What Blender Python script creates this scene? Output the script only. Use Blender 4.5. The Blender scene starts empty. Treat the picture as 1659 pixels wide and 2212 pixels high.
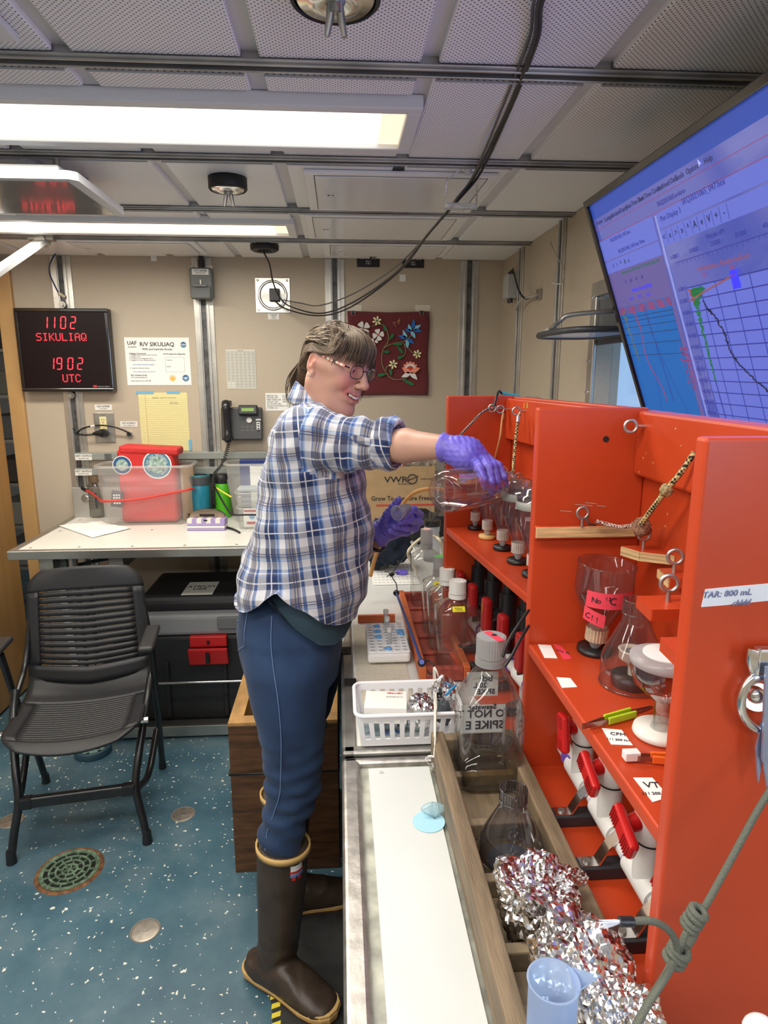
import bpy, bmesh, math, random
import numpy as np
from mathutils import Vector, Matrix, Euler, noise as mnoise
random.seed(7)
S = bpy.context.scene
COL = S.collection
# ---------------------------------------------------------------- camera
F_PX, YAW, PITCH, CAM_H = 1411.0, math.radians(3.85), math.radians(11.96), 1.62
cam_d = bpy.data.cameras.new('camera')
cam = bpy.data.objects.new('camera', cam_d); COL.objects.link(cam)
cam_d.sensor_fit = 'HORIZONTAL'; cam_d.sensor_width = 36.0; cam_d.lens = F_PX * 36.0 / 1659.0
cam_d.clip_start = 0.02
cam.location = (0, 0, CAM_H)
cam.rotation_euler = Euler((math.pi/2 - PITCH, 0, -YAW))
S.camera = cam
# ---------------------------------------------------------------- world, exposure
w = bpy.data.worlds.new('world'); S.world = w; w.use_nodes = True
bg = w.node_tree.nodes['Background']; bg.inputs[0].default_value = (0.42, 0.66, 1.0, 1); bg.inputs[1].default_value = 1.3
S.view_settings.view_transform = 'Standard'; S.view_settings.look = 'None'
S.view_settings.exposure = -0.25; S.view_settings.gamma = 1.0; S.view_settings.use_curve_mapping = False
S.cycles.use_denoising = True
S.cycles.max_bounces = 14; S.cycles.transparent_max_bounces = 24; S.cycles.diffuse_bounces = 8
S.cycles.glossy_bounces = 5; S.cycles.transmission_bounces = 8; S.cycles.sample_clamp_indirect = 4.0
def area(name, loc, sx, sy, power, col=(1, .93, .82), rot=(0, 0, 0)):
 l = bpy.data.lights.new(name, 'AREA'); l.shape = 'RECTANGLE'; l.size = sx; l.size_y = sy
 l.energy = power; l.color = col
 o = bpy.data.objects.new(name, l); o.location = loc; o.rotation_euler = rot; COL.objects.link(o)
 return o
WARM = (1.0, .93, .82)
area('ceiling_lamp_light', (-.62, 1.62, 2.135), 1.5, .18, 20, WARM)
area('ceiling_lamp_light', (-.95, 2.70, 2.135), 1.5, .18, 22, WARM)
area('ceiling_lamp_light', (-.60, .54, 2.135), 1.5, .2, 20, (1, .95, .88))  # this lamp and the next three are added, all out of view
area('ceiling_lamp_light', (-.60, -.60, 2.135), 1.5, .2, 22, (1, .95, .88))
area('ceiling_lamp_light', (-2.3, .6, 2.135), 1.5, .2, 20, (1, .95, .88))
area('ceiling_lamp_light', (-2.3, -.6, 2.135), 1.5, .2, 16, (1, .95, .88))
# bluish area light added beside the camera, standing in for an unseen window
area('added_side_light', (.80, -.55, 1.72), .6, .5, 14, (.62, .74, 1.0), (0, math.radians(90), 0))
# ---------------------------------------------------------------- photograph rays -> points in the room
_F = Vector((math.sin(YAW)*math.cos(PITCH), math.cos(YAW)*math.cos(PITCH), -math.sin(PITCH)))
_R = Vector((math.cos(YAW), -math.sin(YAW), 0)); _U = _R.cross(_F); _C = Vector((0, 0, CAM_H))
def ray(x, y): return _F + _R*((x-829.5)/F_PX) - _U*((y-1106)/F_PX)
def AZ(x, y, z): d = ray(x, y); return _C + d*((z-CAM_H)/d.z)
def AY(x, y, Y): d = ray(x, y); return _C + d*(Y/d.y)
def AX(x, y, X): d = ray(x, y); return _C + d*(X/d.x)
# ---------------------------------------------------------------- materials
MATS = {}
def nt(name):
 m = bpy.data.materials.new(name); m.use_nodes = True
 return m, m.node_tree.nodes, m.node_tree.links, m.node_tree.nodes['Principled BSDF']
def mat(name, col, rough=.5, metal=0, bump=0, bscale=200, var=0, vscale=8, col2=None, emis=0, stretch=None, spec=None, coat=0, detail=4, sheen=0):
 """principled material with optional noise colour variation and noise bump in object space"""
 if name in MATS: return MATS[name]
 m, N, L, P = nt(name)
 P.inputs['Base Color'].default_value = (*col, 1); P.inputs['Roughness'].default_value = rough
 P.inputs['Metallic'].default_value = metal
 if spec is not None: P.inputs['Specular IOR Level'].default_value = spec
 if coat: P.inputs['Coat Weight'].default_value = coat; P.inputs['Coat Roughness'].default_value = .15
 if sheen: P.inputs['Sheen Weight'].default_value = sheen
 if emis:
  P.inputs['Emission Color'].default_value = (*col, 1); P.inputs['Emission Strength'].default_value = emis
 if bump or var:
  tc = N.new('ShaderNodeTexCoord'); mp = N.new('ShaderNodeMapping')
  L.new(tc.outputs['Object'], mp.inputs[0])
  if stretch: mp.inputs['Scale'].default_value = stretch
 if var:
  n = N.new('ShaderNodeTexNoise'); n.inputs['Scale'].default_value = vscale; n.inputs['Detail'].default_value = detail
  L.new(mp.outputs[0], n.inputs['Vector'])
  r = N.new('ShaderNodeValToRGB'); r.color_ramp.elements[0].position = .5-.18; r.color_ramp.elements[1].position = .5+.18
  c2 = col2 if col2 else tuple(min(1, c*(1+var)) for c in col)
  c1 = col if col2 else tuple(c*(1-var) for c in col)
  r.color_ramp.elements[0].color = (*c1, 1); r.color_ramp.elements[1].color = (*c2, 1)
  L.new(n.outputs['Fac'], r.inputs[0]); L.new(r.outputs[0], P.inputs['Base Color'])
 if bump:
  n2 = N.new('ShaderNodeTexNoise'); n2.inputs['Scale'].default_value = bscale; n2.inputs['Detail'].default_value = 3
  L.new(mp.outputs[0], n2.inputs['Vector'])
  b = N.new('ShaderNodeBump'); b.inputs['Strength'].default_value = bump; b.inputs['Distance'].default_value = .002
  L.new(n2.outputs['Fac'], b.inputs['Height']); L.new(b.outputs[0], P.inputs['Normal'])
 MATS[name] = m
 return m
def clear(name, tint=(.92, .93, .93), gloss=.2, rough=.03, frost=0.0, fcol=(.9, .9, .9), edge=.75):
 """thin clear plastic or glass wall: see-through, brighter and denser at grazing angles; frost adds a milky scatter"""
 if name in MATS: return MATS[name]
 m, N, L, P = nt(name); N.remove(P)
 out = [n for n in N if n.type == 'OUTPUT_MATERIAL'][0]
 tr = N.new('ShaderNodeBsdfTransparent'); gl = N.new('ShaderNodeBsdfGlossy'); gl.inputs['Roughness'].default_value = rough
 lw = N.new('ShaderNodeLayerWeight'); lw.inputs['Blend'].default_value = .35
 mr = N.new('ShaderNodeMapRange'); mr.inputs['To Min'].default_value = gloss*.35; mr.inputs['To Max'].default_value = edge
 pw = N.new('ShaderNodeMath'); pw.operation = 'POWER'; pw.inputs[1].default_value = 1.6
 L.new(lw.outputs['Facing'], pw.inputs[0]); L.new(pw.outputs[0], mr.inputs['Value'])
 cr = N.new('ShaderNodeMix'); cr.data_type = 'RGBA'
 cr.inputs[6].default_value = (*tint, 1); cr.inputs[7].default_value = (*[t**4.5 for t in tint], 1)
 L.new(lw.outputs['Facing'], cr.inputs[0]); L.new(cr.outputs[2], tr.inputs['Color'])
 mx = N.new('ShaderNodeMixShader'); L.new(mr.outputs[0], mx.inputs[0]); L.new(tr.outputs[0], mx.inputs[1]); L.new(gl.outputs[0], mx.inputs[2])
 last = mx
 if frost:
  df = N.new('ShaderNodeBsdfDiffuse'); df.inputs['Color'].default_value = (*fcol, 1)
  tl = N.new('ShaderNodeBsdfTranslucent'); tl.inputs['Color'].default_value = (*fcol, 1)
  m1 = N.new('ShaderNodeMixShader'); m1.inputs[0].default_value = .5; L.new(df.outputs[0], m1.inputs[1]); L.new(tl.outputs[0], m1.inputs[2])
  m2 = N.new('ShaderNodeMixShader'); m2.inputs[0].default_value = frost; L.new(mx.outputs[0], m2.inputs[1]); L.new(m1.outputs[0], m2.inputs[2])
  last = m2
 L.new(last.outputs[0], out.inputs[0])
 MATS[name] = m
 return m
# ---------------------------------------------------------------- mesh builder
class MB:
 def __init__(s): s.v = []; s.f = []; s.m = []; s.sm = []
 def add(s, vs, fs, mi=0, smooth=False):
  o = len(s.v); s.v += [tuple(v) for v in vs]
  for f in fs: s.f.append(tuple(i+o for i in f)); s.m.append(mi); s.sm.append(smooth)
  return s
 def box(s, c, d, rot=None, mi=0, taper=1.0):
  hx, hy, hz = d[0]/2, d[1]/2, d[2]/2
  vs = [Vector((x*hx*(taper if z > 0 else 1), y*hy*(taper if z > 0 else 1), z*hz)) for z in (-1, 1) for y in (-1, 1) for x in (-1, 1)]
  if rot is not None:
   R = rot if isinstance(rot, Matrix) else Euler(rot).to_matrix()
   vs = [R @ v for v in vs]
  vs = [v + Vector(c) for v in vs]
  return s.add(vs, [(0, 2, 3, 1), (4, 5, 7, 6), (0, 1, 5, 4), (1, 3, 7, 5), (3, 2, 6, 7), (2, 0, 4, 6)], mi)
 def lohi(s, lo, hi, mi=0):
  return s.box([(a+b)/2 for a, b in zip(lo, hi)], [abs(b-a) for a, b in zip(lo, hi)], mi=mi)
 def prism(s, poly, z0, z1, M=None, mi=0, smooth=False):
  n = len(poly); vs = [Vector((p[0], p[1], z0)) for p in poly] + [Vector((p[0], p[1], z1)) for p in poly]
  if M is not None: vs = [M @ v for v in vs]
  fs = [tuple(range(n-1, -1, -1)), tuple(range(n, 2*n))]
  s.add(vs, fs, mi)
  s.add(vs, [(i, (i+1) % n, n+(i+1) % n, n+i) for i in range(n)], mi, smooth)
  return s
 def tube(s, pts, r, n=8, mi=0, caps=True, closed=False):
  pts = [Vector(p) for p in pts]; k = len(pts)
  rs = r if isinstance(r, (list, tuple)) else [r]*k
  tans = []
  for i in range(k):
   a = pts[(i-1) % k if closed else max(i-1, 0)]; b = pts[(i+1) % k if closed else min(i+1, k-1)]
   t = (b-a); tans.append(t.normalized() if t.length > 1e-9 else Vector((0, 0, 1)))
  u = tans[0].orthogonal().normalized(); vs = []
  for i in range(k):
   u = (u - tans[i]*u.dot(tans[i]))
   u = u.normalized() if u.length > 1e-6 else tans[i].orthogonal().normalized()
   w_ = tans[i].cross(u)
   for j in range(n):
    a = 2*math.pi*j/n
    vs.append(pts[i] + (u*math.cos(a) + w_*math.sin(a))*rs[i])
  fs = []
  for i in range(k if closed else k-1):
   i2 = (i+1) % k
   for j in range(n): fs.append((i*n+j, i*n+(j+1) % n, i2*n+(j+1) % n, i2*n+j))
  s.add(vs, fs, mi, True)
  if caps and not closed:
   s.add(vs[:n], [tuple(range(n-1, -1, -1))], mi); s.add(vs[-n:], [tuple(range(n))], mi)
  return s
 def lathe(s, prof, n=24, M=None, mi=0, sq=None, smooth=True):
  """prof: (r, z) list turned round z; sq: superellipse power for squarish bottles"""
  vs = []
  for r, z in prof:
   for j in range(n):
    a = 2*math.pi*j/n; c, d = math.cos(a), math.sin(a); k = 1.0
    if sq:
     p = sq(r, z) if callable(sq) else sq
     k = (abs(c)**p + abs(d)**p)**(-1/p)
    v = Vector((r*k*c, r*k*d, z)); vs.append(M @ v if M is not None else v)
  fs = []
  for i in range(len(prof)-1):
   for j in range(n): fs.append((i*n+j, i*n+(j+1) % n, (i+1)*n+(j+1) % n, (i+1)*n+j))
  s.add(vs, fs, mi, smooth)
  return s
 def cyl(s, p0, p1, r0, r1=None, n=20, mi=0):
  r1 = r0 if r1 is None else r1
  p0, p1 = Vector(p0), Vector(p1); t = (p1-p0).normalized(); u = t.orthogonal().normalized(); w_ = t.cross(u)
  a = [p0+(u*math.cos(2*math.pi*j/n)+w_*math.sin(2*math.pi*j/n))*r0 for j in range(n)]
  b = [p1+(u*math.cos(2*math.pi*j/n)+w_*math.sin(2*math.pi*j/n))*r1 for j in range(n)]
  s.add(a+b, [(j, (j+1) % n, n+(j+1) % n, n+j) for j in range(n)], mi, True)
  s.add(a, [tuple(range(n-1, -1, -1))], mi); s.add(b, [tuple(range(n))], mi)
  return s
 def torus(s, c, R, r, ax=(0, 0, 1), n=24, k=8, mi=0, a0=0, a1=2*math.pi):
  ax = Vector(ax).normalized(); u = ax.orthogonal().normalized(); w_ = ax.cross(u); c = Vector(c)
  full = abs(a1-a0-2*math.pi) < 1e-6; m_ = n if full else n+1
  pts = [c+(u*math.cos(a0+(a1-a0)*i/n)+w_*math.sin(a0+(a1-a0)*i/n))*R for i in range(m_)]
  return s.tube(pts, r, k, mi, closed=full)
 def sphere(s, c, r, n=14, mi=0):
  r = (r, r, r) if isinstance(r, (int, float)) else r
  c = Vector(c); vs = []; m_ = n//2+1
  for i in range(m_+1):
   th = math.pi*i/m_
   for j in range(n):
    a = 2*math.pi*j/n
    vs.append(c+Vector((r[0]*math.sin(th)*math.cos(a), r[1]*math.sin(th)*math.sin(a), r[2]*math.cos(th))))
  fs = [(i*n+j, (i+1)*n+j, (i+1)*n+(j+1) % n, i*n+(j+1) % n) for i in range(m_) for j in range(n)]
  return s.add(vs, fs, mi, True)
 def quad(s, a, b, c, d, mi=0): return s.add([a, b, c, d], [(0, 1, 2, 3)], mi)
 def obj(s, name, mats=None, parent=None, bevel=0, seg=2, off=None, solid=0, world=False, fix=False, smooth=None):
  me = bpy.data.meshes.new(name)
  o_ = Vector((0, 0, 0)) if off is None else Vector(off)
  if world and parent is not None: o_ = parent.location
  me.from_pydata([tuple(Vector(v)-o_) for v in s.v], [], s.f)
  me.polygons.foreach_set('material_index', s.m)
  me.polygons.foreach_set('use_smooth', [bool(x) if smooth is None else smooth for x in s.sm])
  if fix:
   bm = bmesh.new(); bm.from_mesh(me); bmesh.ops.remove_doubles(bm, verts=bm.verts, dist=1e-6)
   bmesh.ops.recalc_face_normals(bm, faces=bm.faces); bm.to_mesh(me); bm.free()
  me.update()
  if mats is not None:
   for mm in (mats if isinstance(mats, (list, tuple)) else [mats]): me.materials.append(mm)
  o = bpy.data.objects.new(name, me); COL.objects.link(o)
  if parent is not None: o.parent = parent
  if solid:
   md = o.modifiers.new('thickness', 'SOLIDIFY'); md.thickness = solid; md.offset = 0
  if bevel:
   md = o.modifiers.new('bevel', 'BEVEL'); md.width = bevel; md.segments = seg; md.limit_method = 'ANGLE'; md.angle_limit = math.radians(40)
   md.harden_normals = False
  return o
def tag(o, label, cat, group=None, kind=None):
 o['label'] = label; o['category'] = cat
 if group: o['group'] = group
 if kind: o['kind'] = kind
 return o
def thing(name, label, cat, loc=(0, 0, 0), rotz=0, group=None):
 o = bpy.data.objects.new(name, None); COL.objects.link(o); o.empty_display_size = .05
 o.location = loc; o.rotation_euler = (0, 0, rotz)
 return tag(o, label, cat, group)
def struct(o, label=None):
 o['kind'] = 'structure'
 if label: o['label'] = label
 return o
def dup(root, loc=None, rotz=None, label=None, scale=None):
 r = root.copy(); COL.objects.link(r)
 if loc is not None: r.location = loc
 if rotz is not None: r.rotation_euler = (0, 0, rotz)
 if label: r['label'] = label
 if scale: r.scale = scale
 def rec(a, b):
  for ch in list(a.children):
   c = ch.copy(); COL.objects.link(c); c.parent = b; rec(ch, c)
 rec(root, r)
 return r
def mesh_from(o):
 dg = bpy.context.evaluated_depsgraph_get(); me = bpy.data.meshes.new_from_object(o.evaluated_get(dg)); return me
def text(body, size, m, parent, origin, xd=(1, 0, 0), yd=(0, 0, 1), align='CENTER', bold=0, name='lettering', ext=.0004, sx=1.0, shear=0, world=True):
 """flat lettering as real thin geometry; origin, xd, yd in room space"""
 cu = bpy.data.curves.new(name, 'FONT'); cu.body = body; cu.size = size; cu.align_x = align; cu.align_y = 'CENTER'
 cu.extrude = ext; cu.offset = min(bold, size*.014); cu.resolution_u = 2; cu.shear = shear
 t = bpy.data.objects.new(name, cu); COL.objects.link(t)
 me = mesh_from(t); COL.objects.unlink(t); bpy.data.objects.remove(t)
 me.name = name
 xd, yd = Vector(xd).normalized(), Vector(yd).normalized(); zd = xd.cross(yd).normalized()
 M = Matrix((( xd.x*sx, yd.x, zd.x, 0), (xd.y*sx, yd.y, zd.y, 0), (xd.z*sx, yd.z, zd.z, 0), (0, 0, 0, 1)))
 o_ = Vector(origin) - (parent.location if (parent is not None and world) else Vector((0, 0, 0)))
 me.transform(Matrix.Translation(o_) @ M)
 me.materials.clear(); me.materials.append(m)
 o = bpy.data.objects.new(name, me); COL.objects.link(o)
 if parent is not None: o.parent = parent
 return o
def join_parts(objs, name=None):
 """merge loose mesh objects that are one printed mark into a single part"""
 base = objs[0]; bm = bmesh.new(); mats = []
 for o in objs:
  me = o.data; idx = []
  for mm in me.materials:
   if mm not in mats: mats.append(mm)
   idx.append(mats.index(mm))
  n0 = len(bm.faces); bm.from_mesh(me); bm.faces.ensure_lookup_table()
  for f in bm.faces[n0:]: f.material_index = idx[f.material_index] if idx else 0
 bm.to_mesh(base.data); bm.free(); base.data.materials.clear()
 for mm in mats: base.data.materials.append(mm)
 for o in objs[1:]: bpy.data.objects.remove(o)
 if name: base.name = name
 return base
def smooth_path(pts, k=6):
 """Catmull-Rom through the points"""
 P = [Vector(p) for p in pts]; P = [P[0]*2-P[1]] + P + [P[-1]*2-P[-2]]; out = []
 for i in range(1, len(P)-2):
  for j in range(k):
   t = j/k; a, b, c, d = P[i-1], P[i], P[i+1], P[i+2]
   out.append(.5*((2*b)+(c-a)*t+(2*a-5*b+4*c-d)*t*t+(3*b-a-3*c+d)*t*t*t))
 out.append(P[-2]); return out
STEEL = mat('brushed_steel', (.52, .51, .48), .38, 1, bump=.08, bscale=60, stretch=(2, 40, 2), var=.1, vscale=5)
STEEL_D = mat('worn_steel', (.40, .39, .36), .45, 1, var=.25, vscale=14, bump=.1, bscale=90)
ALU = mat('aluminium', (.55, .54, .50), .36, .9, var=.12, vscale=10)
CHROME = mat('bright_metal', (.75, .75, .74), .18, 1)
BLACKP = mat('black_plastic', (.012, .012, .014), .35, bump=.15, bscale=500)
BLACKM = mat('black_matt', (.006, .006, .007), .6)
WHITEP = mat('white_plastic', (.78, .78, .78), .35)
WHITEPAINT = mat('white_paint', (.72, .73, .74), .4)
INK = mat('black_ink', (.02, .02, .025), .6)
PAPER = mat('white_paper', (.82, .83, .80), .8)
# ================================================================ THE SETTING
WALL_Y, WALL_X, CEIL_Z = 3.40, .83, 2.17
def wall_material():
 m, N, L, P = nt('beige_wall_vinyl')
 tc = N.new('ShaderNodeTexCoord'); n = N.new('ShaderNodeTexNoise'); n.inputs['Scale'].default_value = 260; n.inputs['Detail'].default_value = 5
 n3 = N.new('ShaderNodeTexNoise'); n3.inputs['Scale'].default_value = 3
 L.new(tc.outputs['Object'], n.inputs['Vector']); L.new(tc.outputs['Object'], n3.inputs['Vector'])
 r = N.new('ShaderNodeValToRGB'); r.color_ramp.elements[0].position = .3; r.color_ramp.elements[1].position = .7
 r.color_ramp.elements[0].color = (.44, .375, .285, 1); r.color_ramp.elements[1].color = (.55, .475, .37, 1)
 mx = N.new('ShaderNodeMix'); mx.data_type = 'RGBA'; mx.blend_type = 'MULTIPLY'; mx.inputs[0].default_value = .12
 L.new(n.outputs['Fac'], r.inputs[0]); L.new(r.outputs[0], mx.inputs[6]); L.new(n3.outputs['Fac'], mx.inputs[7]); L.new(mx.outputs[2], P.inputs['Base Color'])
 b = N.new('ShaderNodeBump'); b.inputs['Strength'].default_value = .15; b.inputs['Distance'].default_value = .001
 L.new(n.outputs['Fac'], b.inputs['Height']); L.new(b.outputs[0], P.inputs['Normal']); P.inputs['Roughness'].default_value = .55
 return m
WALLM = wall_material()
def floor_material():
 m, N, L, P = nt('blue_deck_coating')
 tc = N.new('ShaderNodeTexCoord')
 n = N.new('ShaderNodeTexNoise'); n.inputs['Scale'].default_value = 3.2; n.inputs['Detail'].default_value = 7; n.inputs['Roughness'].default_value = .65
 L.new(tc.outputs['Object'], n.inputs['Vector'])
 r = N.new('ShaderNodeValToRGB'); e = r.color_ramp.elements
 e[0].position = .3; e[0].color = (.036, .090, .128, 1); e[1].position = .72; e[1].color = (.14, .205, .235, 1)
 e2 = e.new(.5); e2.color = (.062, .135, .178, 1)
 L.new(n.outputs['Fac'], r.inputs[0])
 # white paint chips: random small polygons in the coating, in two sizes
 def chips(scale, thr, keep):
  nz = N.new('ShaderNodeTexNoise'); nz.inputs['Scale'].default_value = 90; L.new(tc.outputs['Object'], nz.inputs['Vector'])
  ad = N.new('ShaderNodeMix'); ad.data_type = 'RGBA'; ad.blend_type = 'LINEAR_LIGHT'; ad.inputs[0].default_value = .011
  L.new(tc.outputs['Object'], ad.inputs[6]); L.new(nz.outputs['Color'], ad.inputs[7])
  v = N.new('ShaderNodeTexVoronoi'); v.inputs['Scale'].default_value = scale; v.voronoi_dimensions = '2D'; L.new(ad.outputs[2], v.inputs['Vector'])
  sx = N.new('ShaderNodeSeparateColor'); L.new(v.outputs['Color'], sx.inputs[0])
  sz = N.new('ShaderNodeMath'); sz.operation = 'MULTIPLY'; sz.inputs[1].default_value = thr; L.new(sx.outputs[1], sz.inputs[0])
  lt = N.new('ShaderNodeMath'); lt.operation = 'LESS_THAN'; L.new(v.outputs['Distance'], lt.inputs[0]); L.new(sz.outputs[0], lt.inputs[1])
  kp = N.new('ShaderNodeMath'); kp.operation = 'LESS_THAN'; kp.inputs[1].default_value = keep; L.new(sx.outputs[0], kp.inputs[0])
  ml = N.new('ShaderNodeMath'); ml.operation = 'MULTIPLY'; L.new(lt.outputs[0], ml.inputs[0]); L.new(kp.outputs[0], ml.inputs[1])
  return ml
 a, b = chips(62, .22, .20), chips(24, .13, .22)
 mx = N.new('ShaderNodeMath'); mx.operation = 'MAXIMUM'; L.new(a.outputs[0], mx.inputs[0]); L.new(b.outputs[0], mx.inputs[1])
 mc = N.new('ShaderNodeMix'); mc.data_type = 'RGBA'; L.new(mx.outputs[0], mc.inputs[0]); L.new(r.outputs[0], mc.inputs[6]); mc.inputs[7].default_value = (.72, .72, .62, 1)
 L.new(mc.outputs[2], P.inputs['Base Color'])
 n2 = N.new('ShaderNodeTexNoise'); n2.inputs['Scale'].default_value = 9; n2.inputs['Detail'].default_value = 8; L.new(tc.outputs['Object'], n2.inputs['Vector'])
 mr = N.new('ShaderNodeMapRange'); mr.inputs['To Min'].default_value = .22; mr.inputs['To Max'].default_value = .5; L.new(n2.outputs['Fac'], mr.inputs[0])
 L.new(mr.outputs[0], P.inputs['Roughness'])
 bp = N.new('ShaderNodeBump'); bp.inputs['Strength'].default_value = .1; L.new(n2.outputs['Fac'], bp.inputs['Height']); L.new(bp.outputs[0], P.inputs['Normal'])
 return m
def perforated(name='perforated_panel', pitch=.0105, rad=.0016):
 m, N, L, P = nt(name)
 P.inputs['Roughness'].default_value = .42
 tc = N.new('ShaderNodeTexCoord'); sx = N.new('ShaderNodeSeparateXYZ'); L.new(tc.outputs['Object'], sx.inputs[0])
 def M(op, a, b=None):
  n = N.new('ShaderNodeMath'); n.operation = op
  if isinstance(a, (int, float)): n.inputs[0].default_value = a
  else: L.new(a, n.inputs[0])
  if b is not None:
   if isinstance(b, (int, float)): n.inputs[1].default_value = b
   else: L.new(b, n.inputs[1])
  return n.outputs[0]
 def dist(ox, oy):
  fx = M('ABSOLUTE', M('SUBTRACT', M('FRACT', M('ADD', M('DIVIDE', sx.outputs[0], pitch), 50+ox)), .5))
  fy = M('ABSOLUTE', M('SUBTRACT', M('FRACT', M('ADD', M('DIVIDE', sx.outputs[1], pitch), 50+oy)), .5))
  return M('SQRT', M('ADD', M('MULTIPLY', fx, fx), M('MULTIPLY', fy, fy)))
 d = M('MINIMUM', dist(0, 0), dist(.5, .5))
 hole = M('LESS_THAN', d, rad/pitch)
 mc = N.new('ShaderNodeMix'); mc.data_type = 'RGBA'; L.new(hole, mc.inputs[0]); mc.inputs[6].default_value = (.91, .90, .91, 1); mc.inputs[7].default_value = (.12, .12, .13, 1)
 L.new(mc.outputs[2], P.inputs['Base Color'])
 return m
FLOORM = floor_material(); PERF = perforated()
PLAINPAN = mat('plain_white_panel', (.84, .85, .86), .3)
GAPM = mat('grey_ceiling_gap', (.62, .62, .63), .4)
STRUTD = mat('dark_channel', (.10, .10, .10), .5, .6, var=.4, vscale=30)
RAILM = mat('ceiling_rail_metal', (.42, .42, .42), .36, .8, var=.25, vscale=6)
struct(MB().lohi((-3.3, -1.7, -.1), (1.0, WALL_Y+2.6, 0)).obj('floor', FLOORM))
ceil = struct(MB().lohi((-3.3, -1.7, CEIL_Z+.013), (WALL_X+.1, WALL_Y+.1, CEIL_Z+.12)).obj('ceiling', GAPM))
# back wall with the doorway cut out on the left
DX0, DX1, DH = -2.45, -1.585, 2.09
wb = MB().lohi((DX1, WALL_Y, 0), (WALL_X+.1, WALL_Y+.08, CEIL_Z+.05)).lohi((-3.3, WALL_Y, 0), (DX0, WALL_Y+.08, CEIL_Z+.05)).lohi((DX0, WALL_Y, DH), (DX1, WALL_Y+.08, CEIL_Z+.05))
wback = struct(wb.obj('wall_back', WALLM))
# right wall with a window opening beside the screen
WY0, WY1, WZ0, WZ1 = 1.62, 2.12, 1.36, 1.86
wr = MB()
wr.lohi((WALL_X, -1.7, 0), (WALL_X+.08, WALL_Y+.08, WZ0)).lohi((WALL_X, -1.7, WZ1), (WALL_X+.08, WALL_Y+.08, CEIL_Z+.05))
wr.lohi((WALL_X, -1.7, WZ0), (WALL_X+.08, WY0, WZ1)).lohi((WALL_X, WY1, WZ0), (WALL_X+.08, WALL_Y+.08, WZ1))
wright = struct(wr.obj('wall_right', WALLM))
struct(MB().lohi((-3.38, -1.7, 0), (-3.3, WALL_Y+.08, CEIL_Z+.05)).obj('wall_left', WALLM))
struct(MB().lohi((-3.38, -1.78, 0), (WALL_X+.1, -1.7, CEIL_Z+.05)).obj('wall_front', WALLM))
# room beyond the doorway
bx = MB().lohi((-3.3, 5.9, 0), (-.9, 6.0, 2.3)).lohi((-3.35, WALL_Y+.08, 0), (-3.3, 6, 2.3)).lohi((-1.0, WALL_Y+.08, 0), (-.9, 6, 2.3)).lohi((-3.35, WALL_Y+.08, 2.2), (-.9, 6, 2.3))
struct(bx.obj('wall_passage', mat('grey_wall', (.38, .38, .37), .6)))
area('ceiling_lamp_light', (-2.0, 4.6, 2.15), .6, .3, 8, (1, .95, .88))
# ---- ceiling panels between rails
rails = [-.79, -.26, .27, .80, 1.338, 1.867, 2.414, 2.934]
gaps = [-2.74, -2.42, -2.09, -1.77, -1.445, -1.12, -.797, -.475, -.15, .172, .495]
ybounds = [-1.7] + rails + [WALL_Y]
for j in range(len(ybounds)-1):
 y0, y1 = ybounds[j]+.02, ybounds[j+1]-.02
 xs = [-3.3] + gaps + [WALL_X]
 for i in range(len(xs)-1):
  x0, x1 = xs[i]+(.016 if i else 0), xs[i+1]-(.016 if i < len(xs)-2 else 0)
  cy = (y0+y1)/2
  segs = [(y0, y1)]
  if abs(ybounds[j]-1.338) < .01 and x0 < .1: segs = [(y0, 1.46), (1.755, y1)]
  if abs(ybounds[j]-2.414) < .01 and x0 < -.2: segs = [(y0, 2.575), (2.815, y1)]
  if abs(ybounds[j]-.27) < .01 and -1.5 < x0 < .1: segs = [(y0, .42), (.66, y1)]
  pm = PLAINPAN if (j >= 6 and (i >= 8)) or j >= 8 or (j == 7 and i > 7) else PERF
  for a, b in segs:
   p = MB().box((0, 0, 0), (x1-x0, b-a, .016)).obj('ceiling_panel', pm, ceil, bevel=.004)
   p.location = ((x0+x1)/2, (a+b)/2, CEIL_Z+.008)
# perforated edge strips hanging just behind each rail
for r in rails:
 b = MB(); b.lohi((-3.3, r-.017, CEIL_Z-.010), (WALL_X, r-.011, CEIL_Z+.03)); b.lohi((-3.3, r+.011, CEIL_Z-.010), (WALL_X, r+.017, CEIL_Z+.03))
 b.lohi((-3.3, r-.026, CEIL_Z-.006), (WALL_X, r-.017, CEIL_Z-.002)); b.lohi((-3.3, r+.017, CEIL_Z-.006), (WALL_X, r+.026, CEIL_Z-.002))
 o = b.obj('ceiling_rail', RAILM, ceil, bevel=.0015)
 MB().lohi((-3.3, r-.011, CEIL_Z+.0), (WALL_X, r+.011, CEIL_Z+.004)).obj('rail_slot', BLACKM, o)
# slotted edge lips of the panels, one per bay on the far side of a rail
lipm = mat('panel_lip', (.5, .51, .52), .45)
for r in rails[3:]:
 xs = [-3.3] + gaps + [WALL_X]
 for i in range(5, len(xs)-1):
  x0, x1 = xs[i]+.018, xs[i+1]-.018
  e = MB().lohi((x0, r+.034, CEIL_Z-.008), (x1, r+.036, CEIL_Z+.004)).obj('panel_lip', lipm, ceil)
  h = MB(); n = int((x1-x0)/.0125)
  for k in range(n): h.box((x0+.006+k*.0125, r+.0335, CEIL_Z-.002), (.004, .0012, .004))
  h.obj('slot_row', BLACKM, e)['kind'] = 'stuff'
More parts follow.
